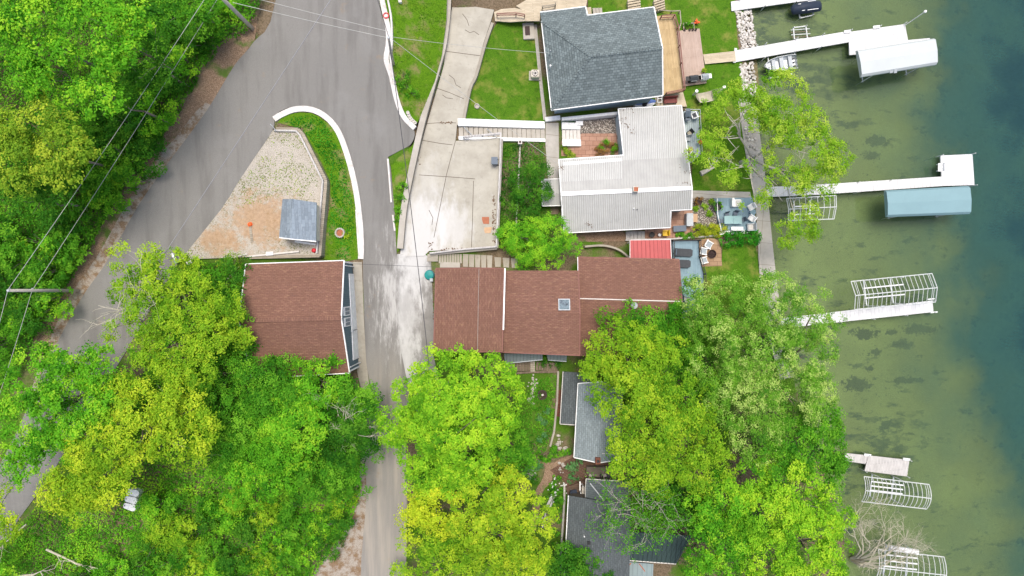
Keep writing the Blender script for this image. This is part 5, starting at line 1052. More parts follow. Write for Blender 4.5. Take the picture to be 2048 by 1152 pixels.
def round_table(label, px, py, z, rad, top, leg, h=.72):
    p = P(px, py, z); r = thing('table', label, 'table', p); MB().lathe(p + Vector((0, 0, h)), [(rad - .02, 0), (rad, .01), (rad, .03), (rad - .02, .04)], 24).build('tabletop', top, r)
    MB().lathe(p + Vector((0, 0, h - .05)), [(rad, 0), (rad + .015, .03), (rad, .05)], 24).build('rim', leg, r) if False else None
    for a in range(4): d = Vector((math.cos(a * 1.57 + .6), math.sin(a * 1.57 + .6), 0)); MB().tube([p + d * rad * .75, p + d * rad * .5 + Vector((0, 0, h))], .025, 6).build('leg', leg, r)
    return r
round_table('round glass table on the lounger deck by the roof corner', 1373, 583, 2.2, .64, 'table_glass', 'grey_metal'); round_table('small round glass table between two white chairs', 1502.5, 425, 1.15, .33, 'blue_deck', 'black', .5)
p = P(1462, 441, 1.15); r = thing('table', 'long pale glass table on the shore deck', 'table', p)
for x in (-.48, .48): MB().box(p + Vector((x, 0, .72)), (.94, .88, .035), .02).build('tabletop', 'table_glass', r, bevel=.015)
for x in (-.8, .8):
    for y in (-.35, .35): MB().tube([p + Vector((x, y, 0)), p + Vector((x, y, .7))], .03, 6).build('leg', 'grey_metal', r)
for (x, y, yaw, n) in ((1452, 430, .2, 'upper left'), (1469, 428, -.2, 'upper right'), (1482, 440, -1.4, 'right-hand'), (1440, 443, 1.5, 'far left')):
    chair({'upper left': 'slate sling chair pushed in above the long glass table by the planter', 'upper right': 'slate sling chair pushed in above the long glass table towards the sofa', 'right-hand': 'slate sling chair at the lake end of the long glass table', 'far left': 'slate sling chair at the hedge end of the long glass table'}[n], x, y, 1.15, yaw, 'slate_plastic', None, .5, arms=False, slim=True)
p = P(1470, 407, 1.15); r = thing('sofa', 'white outdoor loveseat at the top of the shore deck', 'sofa', p); MB().box(p + Vector((.1, 0, .25)), (.95, .8, .4), .05).build('seat', 'white_paint', r, bevel=.06); MB().box(p + Vector((-.42, .05, .45)), (.28, .95, .8), .05).build('backrest', 'white_paint', r, bevel=.06); MB().box(p + Vector((.22, -.02, .5)), (.55, .6, .12), .05).build('cushion', 'pale_stone', r, bevel=.03)
p = P(1472, 458, 1.15); r = thing('bench', 'white slatted bench along the lower edge of the shore deck', 'bench', p); MB().box(p + Vector((0, 0, .42)), (1.3, .42, .07)).build('seat', 'white_paint', r); 
for x in (-.55, .55): MB().box(p + Vector((x, 0, .19)), (.07, .4, .38)).build('leg', 'white_paint', r)
MB().box(p + Vector((0, -.2, .68)), (1.3, .06, .45)).build('backrest', 'white_paint', r)
def grill(label, px, py, z, yaw, mat, lid, l=1.5):
    p = P(px, py, z); r = thing('barbecue', label, 'barbecue', (0, 0, 0)); MB().box((0, 0, .45), (l * .5, .55, .8)).build('cabinet', mat, r, bevel=.04)
    MB().slab([(-l*.28, -.3, .95), (l*.28, -.3, .95), (l*.24, .0, 1.15), (l*.28, .3, .95), (-l*.28, .3, .95), (-l*.24, .0, 1.15)], .12).build('lid', lid, r, bevel=.03)
    for s in (-1, 1): MB().box((s * l * .38, 0, .86), (l * .24, .5, .05)).build('side_shelf', mat, r, bevel=.02)
    MB().tube([(-l*.2, -.36, 1.0), (l*.2, -.36, 1.0)], .02, 6).build('handle', 'grey_metal', r); place(r, p.x, p.y, z, yaw); return r
grill('black covered barbecue on the pink deck', 1383, 161, 1.35, math.radians(5), 'black', 'charcoal', 1.7); grill('white covered barbecue at the pink deck corner', 1406, 158, 1.35, math.radians(8), 'white_plastic', 'grey_cushion', 1.4)
grill('dark barbecue under a cover in the corner of the grey-green deck', 1372, 233, 1.5, math.radians(88), 'slate_plastic', 'slate_plastic', 1.3)
# hammock between two posts
a, b = on(1386, 190), on(1440, 182); r = thing('hammock', 'canvas hammock slung between two white posts on the lawn', 'hammock', (a + b) / 2)
for q in (a, b): MB().tube([q - Vector((0, 0, .3)), q + Vector((0, 0, 1.5))], .09, 10).build('post', 'white_plastic', r); MB().lathe(q + Vector((0, 0, 1.5)), [(.17, 0), (.17, .05), (.1, .06)], 14).build('cap', 'white_plastic', r)
Q = [P(1390, 187, 1.9), P(1423, 181, 1.9), P(1427, 201, 1.9), P(1400, 205, 1.9)]; V = []; F = []
for j in range(9):
    for i in range(9): s, t = i / 8, j / 8; q = Q[0].lerp(Q[1], s).lerp(Q[3].lerp(Q[2], s), t); V.append(q - Vector((0, 0, .3 * (1 - (2*s - 1) ** 2) + .2 * (1 - (2*t-1)**2))))
for j in range(8): F += [(j*9 + i, j*9 + i + 1, (j+1)*9 + i + 1, (j+1)*9 + i) for i in range(8)]
MB().add(V, F).build('cloth', 'canvas', r, smooth=True)
for q, e in ((a, (Q[0], Q[3])), (b, (Q[1], Q[2]))):
    m = MB(); top = q + Vector((0, 0, 1.45))
    for k in range(6): m.tube([top, e[0].lerp(e[1], k / 5)], .012, 4)
    m.build('rope', 'canvas', r)
for e in ((Q[0], Q[3]), (Q[1], Q[2])): MB().tube([e[0], e[1]], .03, 6).build('spreader_bar', 'timber', r)
# heat pump, hatch, fire rings, tank lid
p = on(1069, 152); r = thing('heat_pump', 'beige air-conditioning unit with round fan on a pad in the lawn', 'air conditioner', p); MB().box(p + Vector((0, 0, .06)), (1.3, 1.0, .16)).build('pad', 'concrete', r); MB().box(p + Vector((.05, 0, .55)), (.85, .8, .8)).build('casing', 'cream', r, bevel=.06); MB().lathe(p + Vector((.05, 0, .955)), [(.33, 0), (.33, .02), (.05, .03)], 16).build('fan_guard', 'iron', r)
m = MB()
for k in range(4): m.box(p + Vector((.05, 0, .99)), (.6, .12, .01), k * .785)
m.build('fan_blade', 'pale_stone', r)
p = on(1057, 64); r = thing('well_cover', 'concrete slab with a dark metal hatch by the timber ramp', 'hatch', p); MB().box(p + Vector((0, 0, .15)), (1.2, 1.75, .4), .06).build('slab', 'concrete', r, bevel=.03); MB().box(p + Vector((-.12, 0, .37)), (.52, .95, .06), .06).build('lid', 'iron', r)
def ring(label, px, py, rad, h, mat, fill, cat='fire pit', name='fire_pit', n=18, zoff=0):
    p = on(px, py); p.z += zoff; r = thing(name, label, cat, p)
    for k in range(n): a = 6.283 * k / n; MB().box(p + Vector((math.cos(a) * rad, math.sin(a) * rad, h / 2)), (.16, rad * 5.6 / n, h), a).build('block', mat, r)
    MB().lathe(p, [(rad - .06, .0), (rad - .06, h * .6), (.02, h * .65)], 16).build('bed', fill, r); return r
ring('round stone planter ring in the green strip by the white kerb', 681, 466, .42, .35, 'stone', 'rust', 'planter', 'planter', 16); ring('dark round fire ring in the shaded garden bed', 1084, 789, .45, .3, 'iron', 'dark_soil')
MB().box(on(1085, 789) + Vector((0, 0, .28)), (.22, .18, .12), .4).build('fire_log', 'pale_stone', None)
tag(bpy.data.objects['fire_log'], 'white block lying in the dark garden fire ring', 'block')
p = P(1422.5, 508, pz); r = thing('fire_pit', 'rusty iron fire bowl in the middle of the wooden patio', 'fire pit', p); MB().lathe(p, [(.22, 0), (.4, .2), (.46, .42), (.42, .42), (.3, .2), (.02, .14)], 16).build('bowl', 'iron', r)
m = MB()
for k in range(6): a = k * 1.047; m.tube([p + Vector((math.cos(a) * .44, math.sin(a) * .44, .42)), p + Vector((0, 0, .72))], .02, 5)
m.build('spark_guard', 'iron', r)
p = on(859, 550, None, .05); r = thing('tank_lid', 'teal round tank lid beside the driveway and brown roof', 'tank lid', p); MB().lathe(p, [(.48, -.1), (.48, .3), (.42, .38), (.1, .44), (.02, .44)], 24).build('lid', 'teal', r, smooth=False); MB().lathe(p, [(.5, -.1), (.54, .02), (.5, .08)], 24).build('rim', 'slate_plastic', r)
p = on(864, 560, None, .05); MB().box(p + Vector((0, 0, .3)), (.3, .3, .6)).build('meter_box', 'grey_metal', None, loc=p); tag(bpy.data.objects['meter_box'], 'small grey meter box below the teal tank lid', 'meter box')
p = on(989.5, 325, drive_z, .06); r = thing('trash_can', 'dark slate wheeled bin against the parking deck rail', 'trash can', p); MB().add([p + Vector(v) for v in ((-.24, -.26, 0), (.24, -.26, 0), (.24, .26, 0), (-.24, .26, 0), (-.32, -.36, .95), (.32, -.36, .95), (.32, .36, .95), (-.32, .36, .95))], [(0, 1, 2, 3), (4, 5, 6, 7), (0, 1, 5, 4), (1, 2, 6, 5), (2, 3, 7, 6), (3, 0, 4, 7)]).build('bin', 'slate_plastic', r, bevel=.03); MB().box(p + Vector((0, .0, .99)), (.66, .76, .08)).build('lid', 'slate_plastic', r, bevel=.03)
for y in (-.28, .28): MB().tube([p + Vector((.28, y - .04, .1)), p + Vector((.28, y + .04, .1))], .11, 10).build('wheel', 'black', r)
p = on(971, 441, drive_z, .07); tag(MB().box(p, (.75, .72, .05)).build('metal_plate', 'rust', loc=p, bevel=.01), 'rust-coloured square plate lying on the concrete parking deck', 'plate')
p = on(975, 461, drive_z, .07); tag(MB().slab([p + Vector(v) for v in ((-.4, -.3, .03), (.35, -.25, .03), (.45, .35, .03), (-.3, .3, .03))], .03).build('sand_patch', 'tan', loc=p), 'flat tan mat beside the rust-coloured plate', 'mat')
a = on(505, 485, lot_z, .12); b = on(501, 452, lot_z, .14); tag(MB().bar(a, b, .26, .2).build('timber_beam', 'timber', loc=a), 'grey timber beam lying on the sandy gravel', 'beam')
p = on(501, 449, lot_z, .1); r = thing('marker_cap', 'bright orange cap at the end of the timber beam', 'marker', p); MB().lathe(p, [(.22, 0), (.2, .12), (.1, .22), (.02, .24)], 12).build('cap', 'orange', r); MB().box(p + Vector((0, 0, .02)), (.45, .3, .04), .5).build('base', 'orange', r)
p = on(357, 519, None, .1); r = thing('mailbox', 'white tube mailbox knocked over beside the upper road', 'mailbox', p); MB().tube([p + Vector((-.35, .5, .5)), p + Vector((.15, -.05, .7))], .14, 10).build('tube', 'white_plastic', r); MB().box(p + Vector((.1, -.2, .25)), (.55, .3, .25), .4).build('box', 'canopy_blue', r); MB().tube([p, p + Vector((.1, -.2, .3))], .05, 6).build('post', 'grey_metal', r)
p = on(380, 525, None, .12); tag(MB().box(p, (.5, .4, .25), .5).build('block', 'pale_stone', loc=p, bevel=.02), 'pale block by the mailbox at the lot corner', 'block')
def cart(label, px, py, yaw):
    z = 9.2; p = P(px, py, z); r = thing('storage_bin', label, 'bin', (0, 0, 0), 'white bins in the clearing'); ol = [(-.55, -.26), (.3, -.33), (.52, -.24), (.6, 0), (.52, .24), (.3, .33), (-.55, .26), (-.62, .12), (-.62, -.12)]
    MB().slab([(x, y, .95) for x, y in ol], .9).build('body', 'white_plastic', r, bevel=.04); MB().slab([(x * 1.04, y * 1.04, 1.02) for x, y in ol], .07).build('lid', 'white_plastic', r, bevel=.03); MB().box((-.52, 0, 1.03), (.09, .12, .04)).build('handle', 'black', r); place(r, p.x, p.y, gz(p.x, p.y), yaw)
cart('white rounded bin nearest the yellow tree, first of the three', 265, 986, math.radians(-12)); cart('white rounded bin in the middle of the three', 262, 1000.5, math.radians(-14)); cart('white rounded bin lowest of the three in the clearing', 259, 1014.5, math.radians(-16))
def crate(name, label, cat, px, py, z, size, yaw, mat, lid=None):
    p = P(px, py, z); r = thing(name, label, cat, p); MB().box(p + Vector((0, 0, size[2] / 2)), size, yaw).build('body', mat, r, bevel=.02); MB().box(p + Vector((0, 0, size[2] + .03)), (size[0] * 1.04, size[1] * 1.04, .06), yaw).build('lid', lid or mat, r, bevel=.02); return r
crate('storage_cabinet', 'tall pale grey storage box beside the white roof notch', 'cabinet', 1375, 441, 1.1, (.7, 1.35, 1.0), 0, 'grey_metal'); crate('storage_bench', 'slate grey storage bench at the white roof corner', 'bench', 1357, 458, 1.2, (1.35, .62, .6), .05, 'grey_metal', 'slate_plastic'); crate('wooden_box', 'orange-tan wooden box by the shore deck', 'box', 1388, 437, 1.1, (.5, .85, .45), 0, 'tan'); crate('side_table', 'tan side table beside the black-cushioned chair', 'table', 1379, 301, 1.5, (.5, .5, .45), .6, 'tan')
crate('wooden_box', 'long white box at the head of the pebble bed', 'box', 1158, 248, 1.8, (.75, .45, .4), 0, 'white_plastic')
def pot(label, px, py, z, rad, mat, leafm=None, group=None, h=.35):
    p = P(px, py, z); r = thing('flower_pot', label, 'flower pot', p, group); MB().lathe(p, [(rad * .7, 0), (rad, h), (rad * .85, h), (rad * .8, h - .06), (.02, h - .06)], 14).build('pot', mat, r)
    if leafm:
        C, N, T = crown_pts([(p.x, p.y, p.z + h + rad * .3, rad * 1.25)], leaf=.07, cover=1.6, bough=rad * .5, ros=.1); leaf_obj('foliage', C, N, .07 * RNG.uniform(.7, 1.3, len(C)), T, leafm, r)
    return r
pot('black pot in the passage below the white roof', 1303, 470, 1.55, .3, 'black', None); pot('white pot beside the yellow chair', 1318, 470, 1.5, .17, 'white_plastic', None)
pot('big black planter on the shore deck', 1433, 414, 1.15, .45, 'black', 'mid_leaf', None, .6); pot('dark brown pot among the pebbles by the white roof', 1395, 403, 1.0, .42, 'iron', 'rust_leaf', None, .4)
pot('small dark pot at the pink deck edge', 1407, 143, 1.35, .2, 'iron', 'olive_leaf', None, .25); pot('orange-flowered pot on the lower deck rail', 1381, 632, 2.2, .22, 'rust', 'rust_leaf', None, .3); pot('second orange-flowered pot nearer the stepped white rail', 1383, 648, 2.2, .22, 'rust', 'rust_leaf', None, .3)
pot('black pot by the patio wall of the white-roofed house', 1237, 258, 1.8, .25, 'black', None); pot('black pot by the patio bed under the white roof edge', 1239, 284, 1.8, .25, 'black', None)
crate('door_mat', 'dark framed bench at the patio door', 'bench', 1237, 272, 1.8, (.4, .75, .35), 0, 'bark')
p = P(1396, 288, 1.5); r = thing('flower_pot', 'bright red flower basket on the grey-green deck rail', 'flower basket', p); MB().lathe(p + Vector((0, 0, .7)), [(.12, 0), (.22, .2), (.2, .2), (.02, .15)], 12).build('basket', 'rust', r); MB().ball(p + Vector((0, 0, 1.0)), .27, 8, .75).build('bloom', 'red', r, smooth=True); MB().tube([p, p + Vector((0, 0, .75))], .03, 6).build('post', 'black', r)
# potting frame with orange flowers
p = on(1378, 52); r = thing('planter', 'timber planter frame with a green shrub by the pink deck', 'planter', p); 
for a, b in (((1367, 46), (1388, 46)), ((1367, 46), (1368, 60)), ((1388, 46), (1388, 60))): MB().bar(P(*a, 1.5), P(*b, 1.5), .1, .3).build('side_board', 'timber', r)
C, N, T = crown_pts([(P(1378, 53, 1.4).x, P(1378, 53, 1.4).y, 1.45, .5)], leaf=.09, cover=1.6, bough=.3, ros=.14); leaf_obj('foliage', C, N, .09 * RNG.uniform(.7, 1.3, len(C)), T, 'mid_leaf', r)
p = P(1392, 44, 1.2); r = thing('flower_pot', 'bright orange flower clump in a pot at the lawn edge', 'flower pot', p); MB().lathe(p - Vector((0, 0, .4)), [(.16, 0), (.24, .35), (.02, .33)], 12).build('pot', 'iron', r)
m = MB(); rr = random.Random(4)
for k in range(14): m.ball(p + Vector((rr.gauss(0, .17), rr.gauss(0, .17), .1 + rr.uniform(0, .2))), .1, 6, .7)
m.build('bloom', 'orange', r)
for k, (x, y) in enumerate(((1369, 60), (1379, 60), (1385, 60), (1391, 60))): pot(('dark pot at the foot of the planter frame by its post', 'dark pot in front of the planter shrub', 'dark pot next to the planter shrub pot', 'dark pot at the outer corner of the pink deck')[k], x, y, 1.36, .13, 'iron', None, None, .22)
# red bench, blue kayaks
p = P(1339, 202, 1.3); r = thing('bench', 'red-brown bench below the golden timber deck', 'bench', p); MB().box(p + Vector((0, -.12, .45)), (1.45, .45, .08), .07).build('seat', 'red_brown', r); MB().box(p + Vector((0, .2, .75)), (1.45, .08, .5), .07, ('X', -.2)).build('backrest', 'red_brown', r)
for x in (-.62, .62): MB().box(p + Vector((x, -.02, .3)), (.08, .6, .6), .07).build('leg', 'red_brown', r)
def kayak(label, px, py, z, yaw, mat, l=2.4):
    p = P(px, py, z); r = thing('kayak', label, 'kayak', (0, 0, 0)); V = []; F = []
    for i in range(9): s = -1 + i / 4; w = .36 * (1 - abs(s) ** 2.4) + .02; V += [(s * l / 2, -w, .18 + .08 * s * s), (s * l / 2, -w * .6, .02 + .1 * s * s), (s * l / 2, w * .6, .02 + .1 * s * s), (s * l / 2, w, .18 + .08 * s * s), (s * l / 2, 0, .27 + .06 * s * s)]
    for i in range(8): F += [(i*5 + k, (i+1)*5 + k, (i+1)*5 + (k + 1) % 5, i*5 + (k + 1) % 5) for k in range(5)]
    F += [(0, 1, 2, 3, 4), (40, 41, 42, 43, 44)]; MB().add(V, F).build('hull', mat, r); MB().lathe((0, 0, .24), [(.24, 0), (.26, .06), (.22, .07)], 14).build('cockpit', 'black', r); place(r, p.x, p.y, z, yaw)
kayak('blue kayak stored under the slate roof eave', 1290, 206, 1.45, .12, 'blue'); kayak('white kayak beside the blue one', 1288, 210.5, 1.42, .12, 'white_plastic')
p = P(1316, 203, 1.3); r = thing('sawhorse', 'white metal rack beside the red bench', 'rack', p)
for x in (-.2, .25): MB().tube([p + Vector((x, -.4, 0)), p + Vector((x, -.3, .8)), p + Vector((x, .4, .8)), p + Vector((x, .5, 0))], .035, 6).build('frame', 'white_plastic', r)
for y in (-.3, .1, .4): MB().bar(p + Vector((-.2, y, .82)), p + Vector((.25, y, .82)), .06, .04).build('bar', 'white_plastic', r)
# little things
p = on(801, 4, None, 0); r = thing('utility_box', 'small white marker box in the grass bank', 'utility box', p); MB().box(p + Vector((0, 0, .2)), (.28, .4, .45), .2).build('body', 'white_plastic', r, bevel=.03); MB().box(p + Vector((0, 0, .45)), (.32, .44, .06), .2).build('lid', 'pale_stone', r)
p = on(773, 33, None, .17); tag(MB().lathe(p, [(.3, 0), (.3, .12), (.22, .14), (.22, .02), (.02, .02)], 14).build('reflector_ring', 'red', loc=p), 'red hoop lying on the white kerb', 'hoop')
p = on(954, 213); r = thing('stump', 'pale stump ring in the lawn beside the driveway', 'stump', p); MB().lathe(p, [(.3, -.1), (.27, .25), (.2, .26), (.18, .1), (.02, .08)], 12).build('stump', 'pale_bark', r)
p = on(954, 290, None, 0); tag(MB().box(p + Vector((.0, 0, .4)), (.5, .5, .9)).build('pillar', 'pale_stone', loc=p, bevel=.03), 'small square stone pillar in the weedy strip below the stairs', 'pillar') if False else None
p = on(1040, 288); r = thing('pillar', 'square stone pillar with dark cap below the long staircase', 'pillar', p); MB().box(p + Vector((0, 0, .5)), (.42, .42, 1.1)).build('shaft', 'pale_stone', r); MB().lathe(p + Vector((0, 0, 1.05)), [(.12, 0), (.12, .04), (.02, .05)], 10).build('cap', 'iron', r)
wall_thing('garden_wall', 'thin pale wall running down the weedy strip from the pillar', [(1040, 292), (1038, 340), (1035, 400), (1032, 455)], .16, .25, 'stone')
p = P(1137, 985, 2.6)
r = thing('chair', 'dark blue draped chair on the dark timber deck', 'chair', P(1147, 983, 2.6)); q = P(1147, 983, 2.6); MB().box(q + Vector((0, 0, .42)), (.7, .6, .16), .2).build('seat', 'navy', r, bevel=.05); MB().box(q + Vector((-.3, 0, .7)), (.16, .6, .5), .2).build('backrest', 'navy', r, bevel=.05)
for x in (-.25, .25): MB().box(q + Vector((x, 0, .18)), (.06, .5, .36), .2).build('leg', 'grey_metal', r)
crate('storage_bench', 'cream storage bench against the dark cottage wall', 'bench', 1167, 982, 2.6, (.45, 1.2, .6), 0, 'cream')
r = thing('railing', 'white gate posts on the dark timber deck', 'railing', P(1160, 965, 2.6))
for x, y in ((1160, 963), (1160, 981), (1164, 968)): q = P(x, y, 2.6); MB().box(q + Vector((0, 0, .5)), (.1, .1, 1.0)).build('post', 'white_paint', r)
MB().bar(P(1160, 963, 3.6), P(1160, 981, 3.6), .12, .06).build('rail', 'white_paint', r)
p = on(1212, 949, None, .05); r = thing('hot_tub', 'round black tub in the shaded brick patio', 'tub', p); MB().lathe(p, [(.75, 0), (.78, .6), (.6, .62), (.58, .4), (.02, .38)], 20).build('tub', 'black', r); MB().lathe(p + Vector((0, 0, .4)), [(.45, 0), (.45, .04), (.02, .06)], 16).build('cover', 'charcoal', r)
p = on(1194, 951, None, .05); r = thing('stone_bench', 'curved grey stone seat in the shaded brick patio', 'seat', p)
for k in range(7): a = .3 + k * .42; MB().box(p + Vector((math.cos(a) * .8, math.sin(a) * .6, .25)), (.35, .35, .5), a).build('block', 'stone', r)
MB().lathe(p, [(.5, 0), (.5, .3), (.02, .32)], 16).build('table', 'bark', r)
crate('timber_rack', 'brown log rack under the brick chimney', 'rack', 1200, 937, 2.0, (3.0, .7, .8), -.02, 'bark', 'dark_wall')
m = MB(); rr = random.Random(31)
for (a, b), n in (((1066, 762), 10), ((1064, 780), 14), ((1062, 800), 12), ((1067, 778), 10), ((1115, 882), 8), ((1120, 890), 8), ((1130, 900), 8), ((1123, 936), 10), ((1066, 940), 14), ((1063, 948), 10)):
    for k in range(n): p = on(a + rr.gauss(0, 3.5), b + rr.gauss(0, 6)); m.rock(p + Vector((0, 0, .05)), rr.uniform(.08, .2), rr.randrange(999))
o = m.build('rubble', 'stone'); kind(tag(o, 'pale stones edging the garden beds and path', 'rubble'), 'stuff')
p = on(1088, 1026); r = thing('garden_cross', 'grey timber cross frame standing by the garden path', 'trellis', p); MB().bar(p + Vector((-.9, .2, 1.8)), p + Vector((.6, -.1, 1.8)), .12, .1).build('crossbar', 'dock_wood', r); MB().bar(p + Vector((.1, .6, 1.9)), p + Vector((-.25, -.9, 1.9)), .12, .1).build('crossbar', 'dock_wood', r); MB().tube([p, p + Vector((0, 0, 1.85))], .06, 6).build('post', 'dock_wood', r)
def planks_on(label, a, b, w, mat, z=0.0, zf=None):
    p, q = on(*a, zf, .1 + z), on(*b, zf, .1 + z); tag(MB().bar(p, q, w, .08).build('plank', mat, loc=p), label, 'plank')
planks_on('grey plank leaning beside the garden path', (1104, 992), (1094, 1012), .25, 'dock_wood'); planks_on('second grey plank beside the garden path', (1109, 990), (1100, 1014), .2, 'dock_wood')
planks_on('long pale board on the lower lot wall', (500, 513), (600, 503), .16, 'pale_stone', .2, lot_z); planks_on('short white board at the lower lot corner', (535, 508), (549, 507), .35, 'white_paint', .3, lot_z); planks_on('dark plank along the foot of the shed gable', (590, 483), (632, 489), .18, 'white_paint', .0, lot_z)
planks_on('bleached board by the lot corner weeds', (462, 516), (496, 508), .14, 'pale_stone', .1, lot_z)
p = on(629, 501, lot_z); tag(MB().ball(p + Vector((0, 0, .2)), .24, 8, .8).build('bucket', 'red', loc=p), 'red bucket in the lower corner of the gravel lot', 'bucket')
for a, b, lab in (((547, 252), (556, 264), 'slanting grey stake at the tip of the gravel lot'), ((929, 258), (948, 276), 'slim handrail pole at the head of the long staircase'), ((975, 262), (1000, 283), 'slim handrail pole halfway down the long staircase')):
    p, q = on(*a, None, .9), on(*b, None, .5); tag(MB().tube([p, q], .04, 6).build('stake', 'grey_metal', loc=p), lab, 'stake')
p = on(960, 281, drive_z, .07); r = thing('hose', 'coiled pale hose on the parking deck below the staircase', 'hose', p)
m = MB(); m.tube([p + Vector((-1.3 + .22 * math.cos(k * .5), .22 * math.sin(k * .5), .03 + k * .001)) for k in range(40)], .025, 5); m.tube([p + Vector((-1.1, .1, .03)), p + Vector((-.3, -.05, .03)), p + Vector((.5, .1, .03)), p + Vector((1.6, .22, .03))], .025, 5); m.build('coil', 'pale_stone', r)
for px, py, yaw in ((877, 228, 0), (881, 234, 1)): pass
m = MB(); rr = random.Random(77)
for (x0, x1, y0, y1, n, zf_) in ((868, 882, 560, 690, 60, None), (866, 876, 590, 660, 60, None), (985, 991, 390, 490, 60, drive_z), (880, 985, 496, 501, 60, drive_z), (880, 905, 244, 248, 14, drive_z), (856, 866, 484, 505, 16, drive_z), (826, 842, 285, 330, 20, drive_z)):
    for k in range(n): p = on(rr.uniform(x0, x1), rr.uniform(y0, y1), zf_, .08); a = rr.uniform(0, 3.14); d = Vector((math.cos(a), math.sin(a), 0)) * rr.uniform(.04, .12); e = Vector((-d.y, d.x, 0)) * .7; m.add([p - d, p + e + Vector((0, 0, .02)), p + d, p - e + Vector((0, 0, .02))], [(0, 1, 2, 3)])
o = m.build('dead_leaves', 'brown_leaf'); kind(tag(o, 'brown dead leaves drifted against the house and parking deck rail', 'leaf litter'), 'stuff')

for k, (x, y) in enumerate(((816, 226), (818, 231), (820.5, 235.5), (823.5, 239.5), (827, 243), (830.5, 246))):
    p = on(x, y, None, .05); tag(MB().lathe(p, [(.17, -.1), (.17, .16), (.11, .17), (.1, .05), (.02, .04)], 10).build('edging_block', 'pale_stone', loc=p), 'small round edging block in the row behind the kerb end', 'edging block', 'row of round edging blocks behind the kerb end')
# ================================================================== trees
def T(label, lobes, mat, **kw): return tree('tree', label, lobes, mat, **kw)
ML = dict(leaf=.185, ros=.36, bough=1.0, cover=1.0, fill=1.0)
T('large bright green maple between the lower road and the brown house', [(895, 765, 72, 14), (960, 780, 70, 13), (840, 805, 62, 13), (795, 855, 45, 12), (900, 850, 85, 15), (975, 850, 62, 13), (850, 905, 66, 14), (930, 915, 66, 13), (860, 960, 50, 12), (1005, 805, 40, 11), (905, 960, 50, 12), (870, 810, 50, 14.5), (940, 850, 50, 14.5)], 'spring_leaf', trunk=(905, 880), r0=.35, **{**ML, 'cover': 1.35, 'fill': .8, 'bough': .8, 'ros': .27})
T('broad yellow-green maple beside the lower road at the bottom', [(960, 1040, 72, 13), (1020, 1000, 50, 12), (1060, 1050, 52, 12), (1000, 1085, 65, 13), (1060, 1110, 52, 11), (940, 1090, 55, 12), (1010, 955, 24, 10), (1035, 1140, 55, 11), (985, 950, 30, 10)], 'gold_leaf', trunk=(985, 1060), r0=.32, **{**ML, 'cover': 1.25, 'fill': .85, 'bough': .8, 'ros': .28})
T('golden-topped tree leaning over the lower road edge', [(870, 1022, 42, 12), (840, 1055, 36, 11), (845, 1000, 22, 10), (885, 1040, 30, 11)], 'bright_gold_leaf', trunk=(880, 1055), r0=.2, **ML)
T('mid-green tree at the bottom edge of the lower road', [(850, 1110, 55, 10), (905, 1125, 60, 10.5), (960, 1140, 45, 10), (825, 1145, 35, 8.5), (915, 1075, 35, 9)], 'lime_leaf', trunk=(890, 1120), **ML)
T('darker green tree tucked behind the large maple', [(990, 915, 48, 9.5), (1015, 885, 40, 8.5), (960, 950, 40, 9.5), (1030, 930, 38, 8.5), (1010, 860, 30, 8), (860, 975, 40, 9)], 'mid_leaf', trunk=(985, 915), **ML)
T('leafy sapling over the dark cottage roof at the bottom edge', [(1150, 1135, 48, 7), (1190, 1150, 40, 6.8), (1120, 1145, 35, 6.5)], 'wood_leaf', trunk=(1118, 1148), r0=.12, **ML)
T('yellow-green tree overhanging the brown roof and grey cottage', [(1235, 680, 52, 10.5), (1215, 730, 42, 9.5), (1280, 720, 62, 11.5), (1330, 745, 72, 12), (1270, 790, 68, 12), (1225, 780, 40, 9.5), (1380, 800, 72, 12), (1320, 850, 70, 12), (1270, 870, 48, 11), (1290, 930, 62, 11), (1390, 880, 66, 12), (1345, 940, 58, 10.5), (1420, 945, 52, 10.5)], 'lime_leaf', trunk=(1330, 820), r0=.38, **ML)
T('deep green tree between the brown roof and the poplar', [(1300, 655, 40, 8), (1345, 650, 42, 8), (1370, 690, 42, 8), (1400, 730, 48, 8.5), (1330, 690, 35, 8), (1250, 640, 32, 8.5), (1390, 760, 42, 8.5)], 'mid_leaf', trunk=(1375, 710), r0=.22, **ML)
PL = dict(leaf=.14, ros=.34, bough=.95, cover=.8, fill=.95)
T('tall pale-leaved poplar spreading over the shore walk and dock', [(1470, 640, 80, 11), (1550, 615, 66, 11), (1425, 610, 55, 9), (1400, 640, 45, 8), (1610, 640, 55, 10.5), (1645, 605, 30, 9), (1530, 700, 80, 13), (1455, 720, 72, 12), (1615, 720, 62, 11), (1590, 790, 74, 12), (1500, 800, 76, 12), (1540, 865, 66, 11), (1640, 790, 40, 10), (1450, 790, 50, 11), (1660, 660, 30, 9.5)], 'poplar_leaf', trunk=(1525, 735), r0=.36, **PL)
T('dark green tree at the shore above the grey timber dock', [(1630, 900, 66, 11), (1680, 905, 34, 9.5), (1590, 880, 45, 11), (1640, 850, 45, 10), (1660, 945, 34, 9.5), (1560, 930, 45, 11)], 'mid_leaf', trunk=(1610, 905), r0=.28, **ML)
T('lime green maple in the lower corner of the shore', [(1600, 1000, 68, 12), (1655, 1040, 55, 11), (1545, 1050, 72, 12), (1620, 1095, 74, 12), (1500, 980, 52, 11), (1680, 1085, 35, 10), (1560, 1130, 66, 11.5), (1650, 1145, 50, 11), (1590, 1050, 45, 12.5)], 'spring_leaf', trunk=(1580, 1060), r0=.34, **{**ML, 'cover': 1.25, 'fill': .85, 'bough': .85, 'ros': .28})
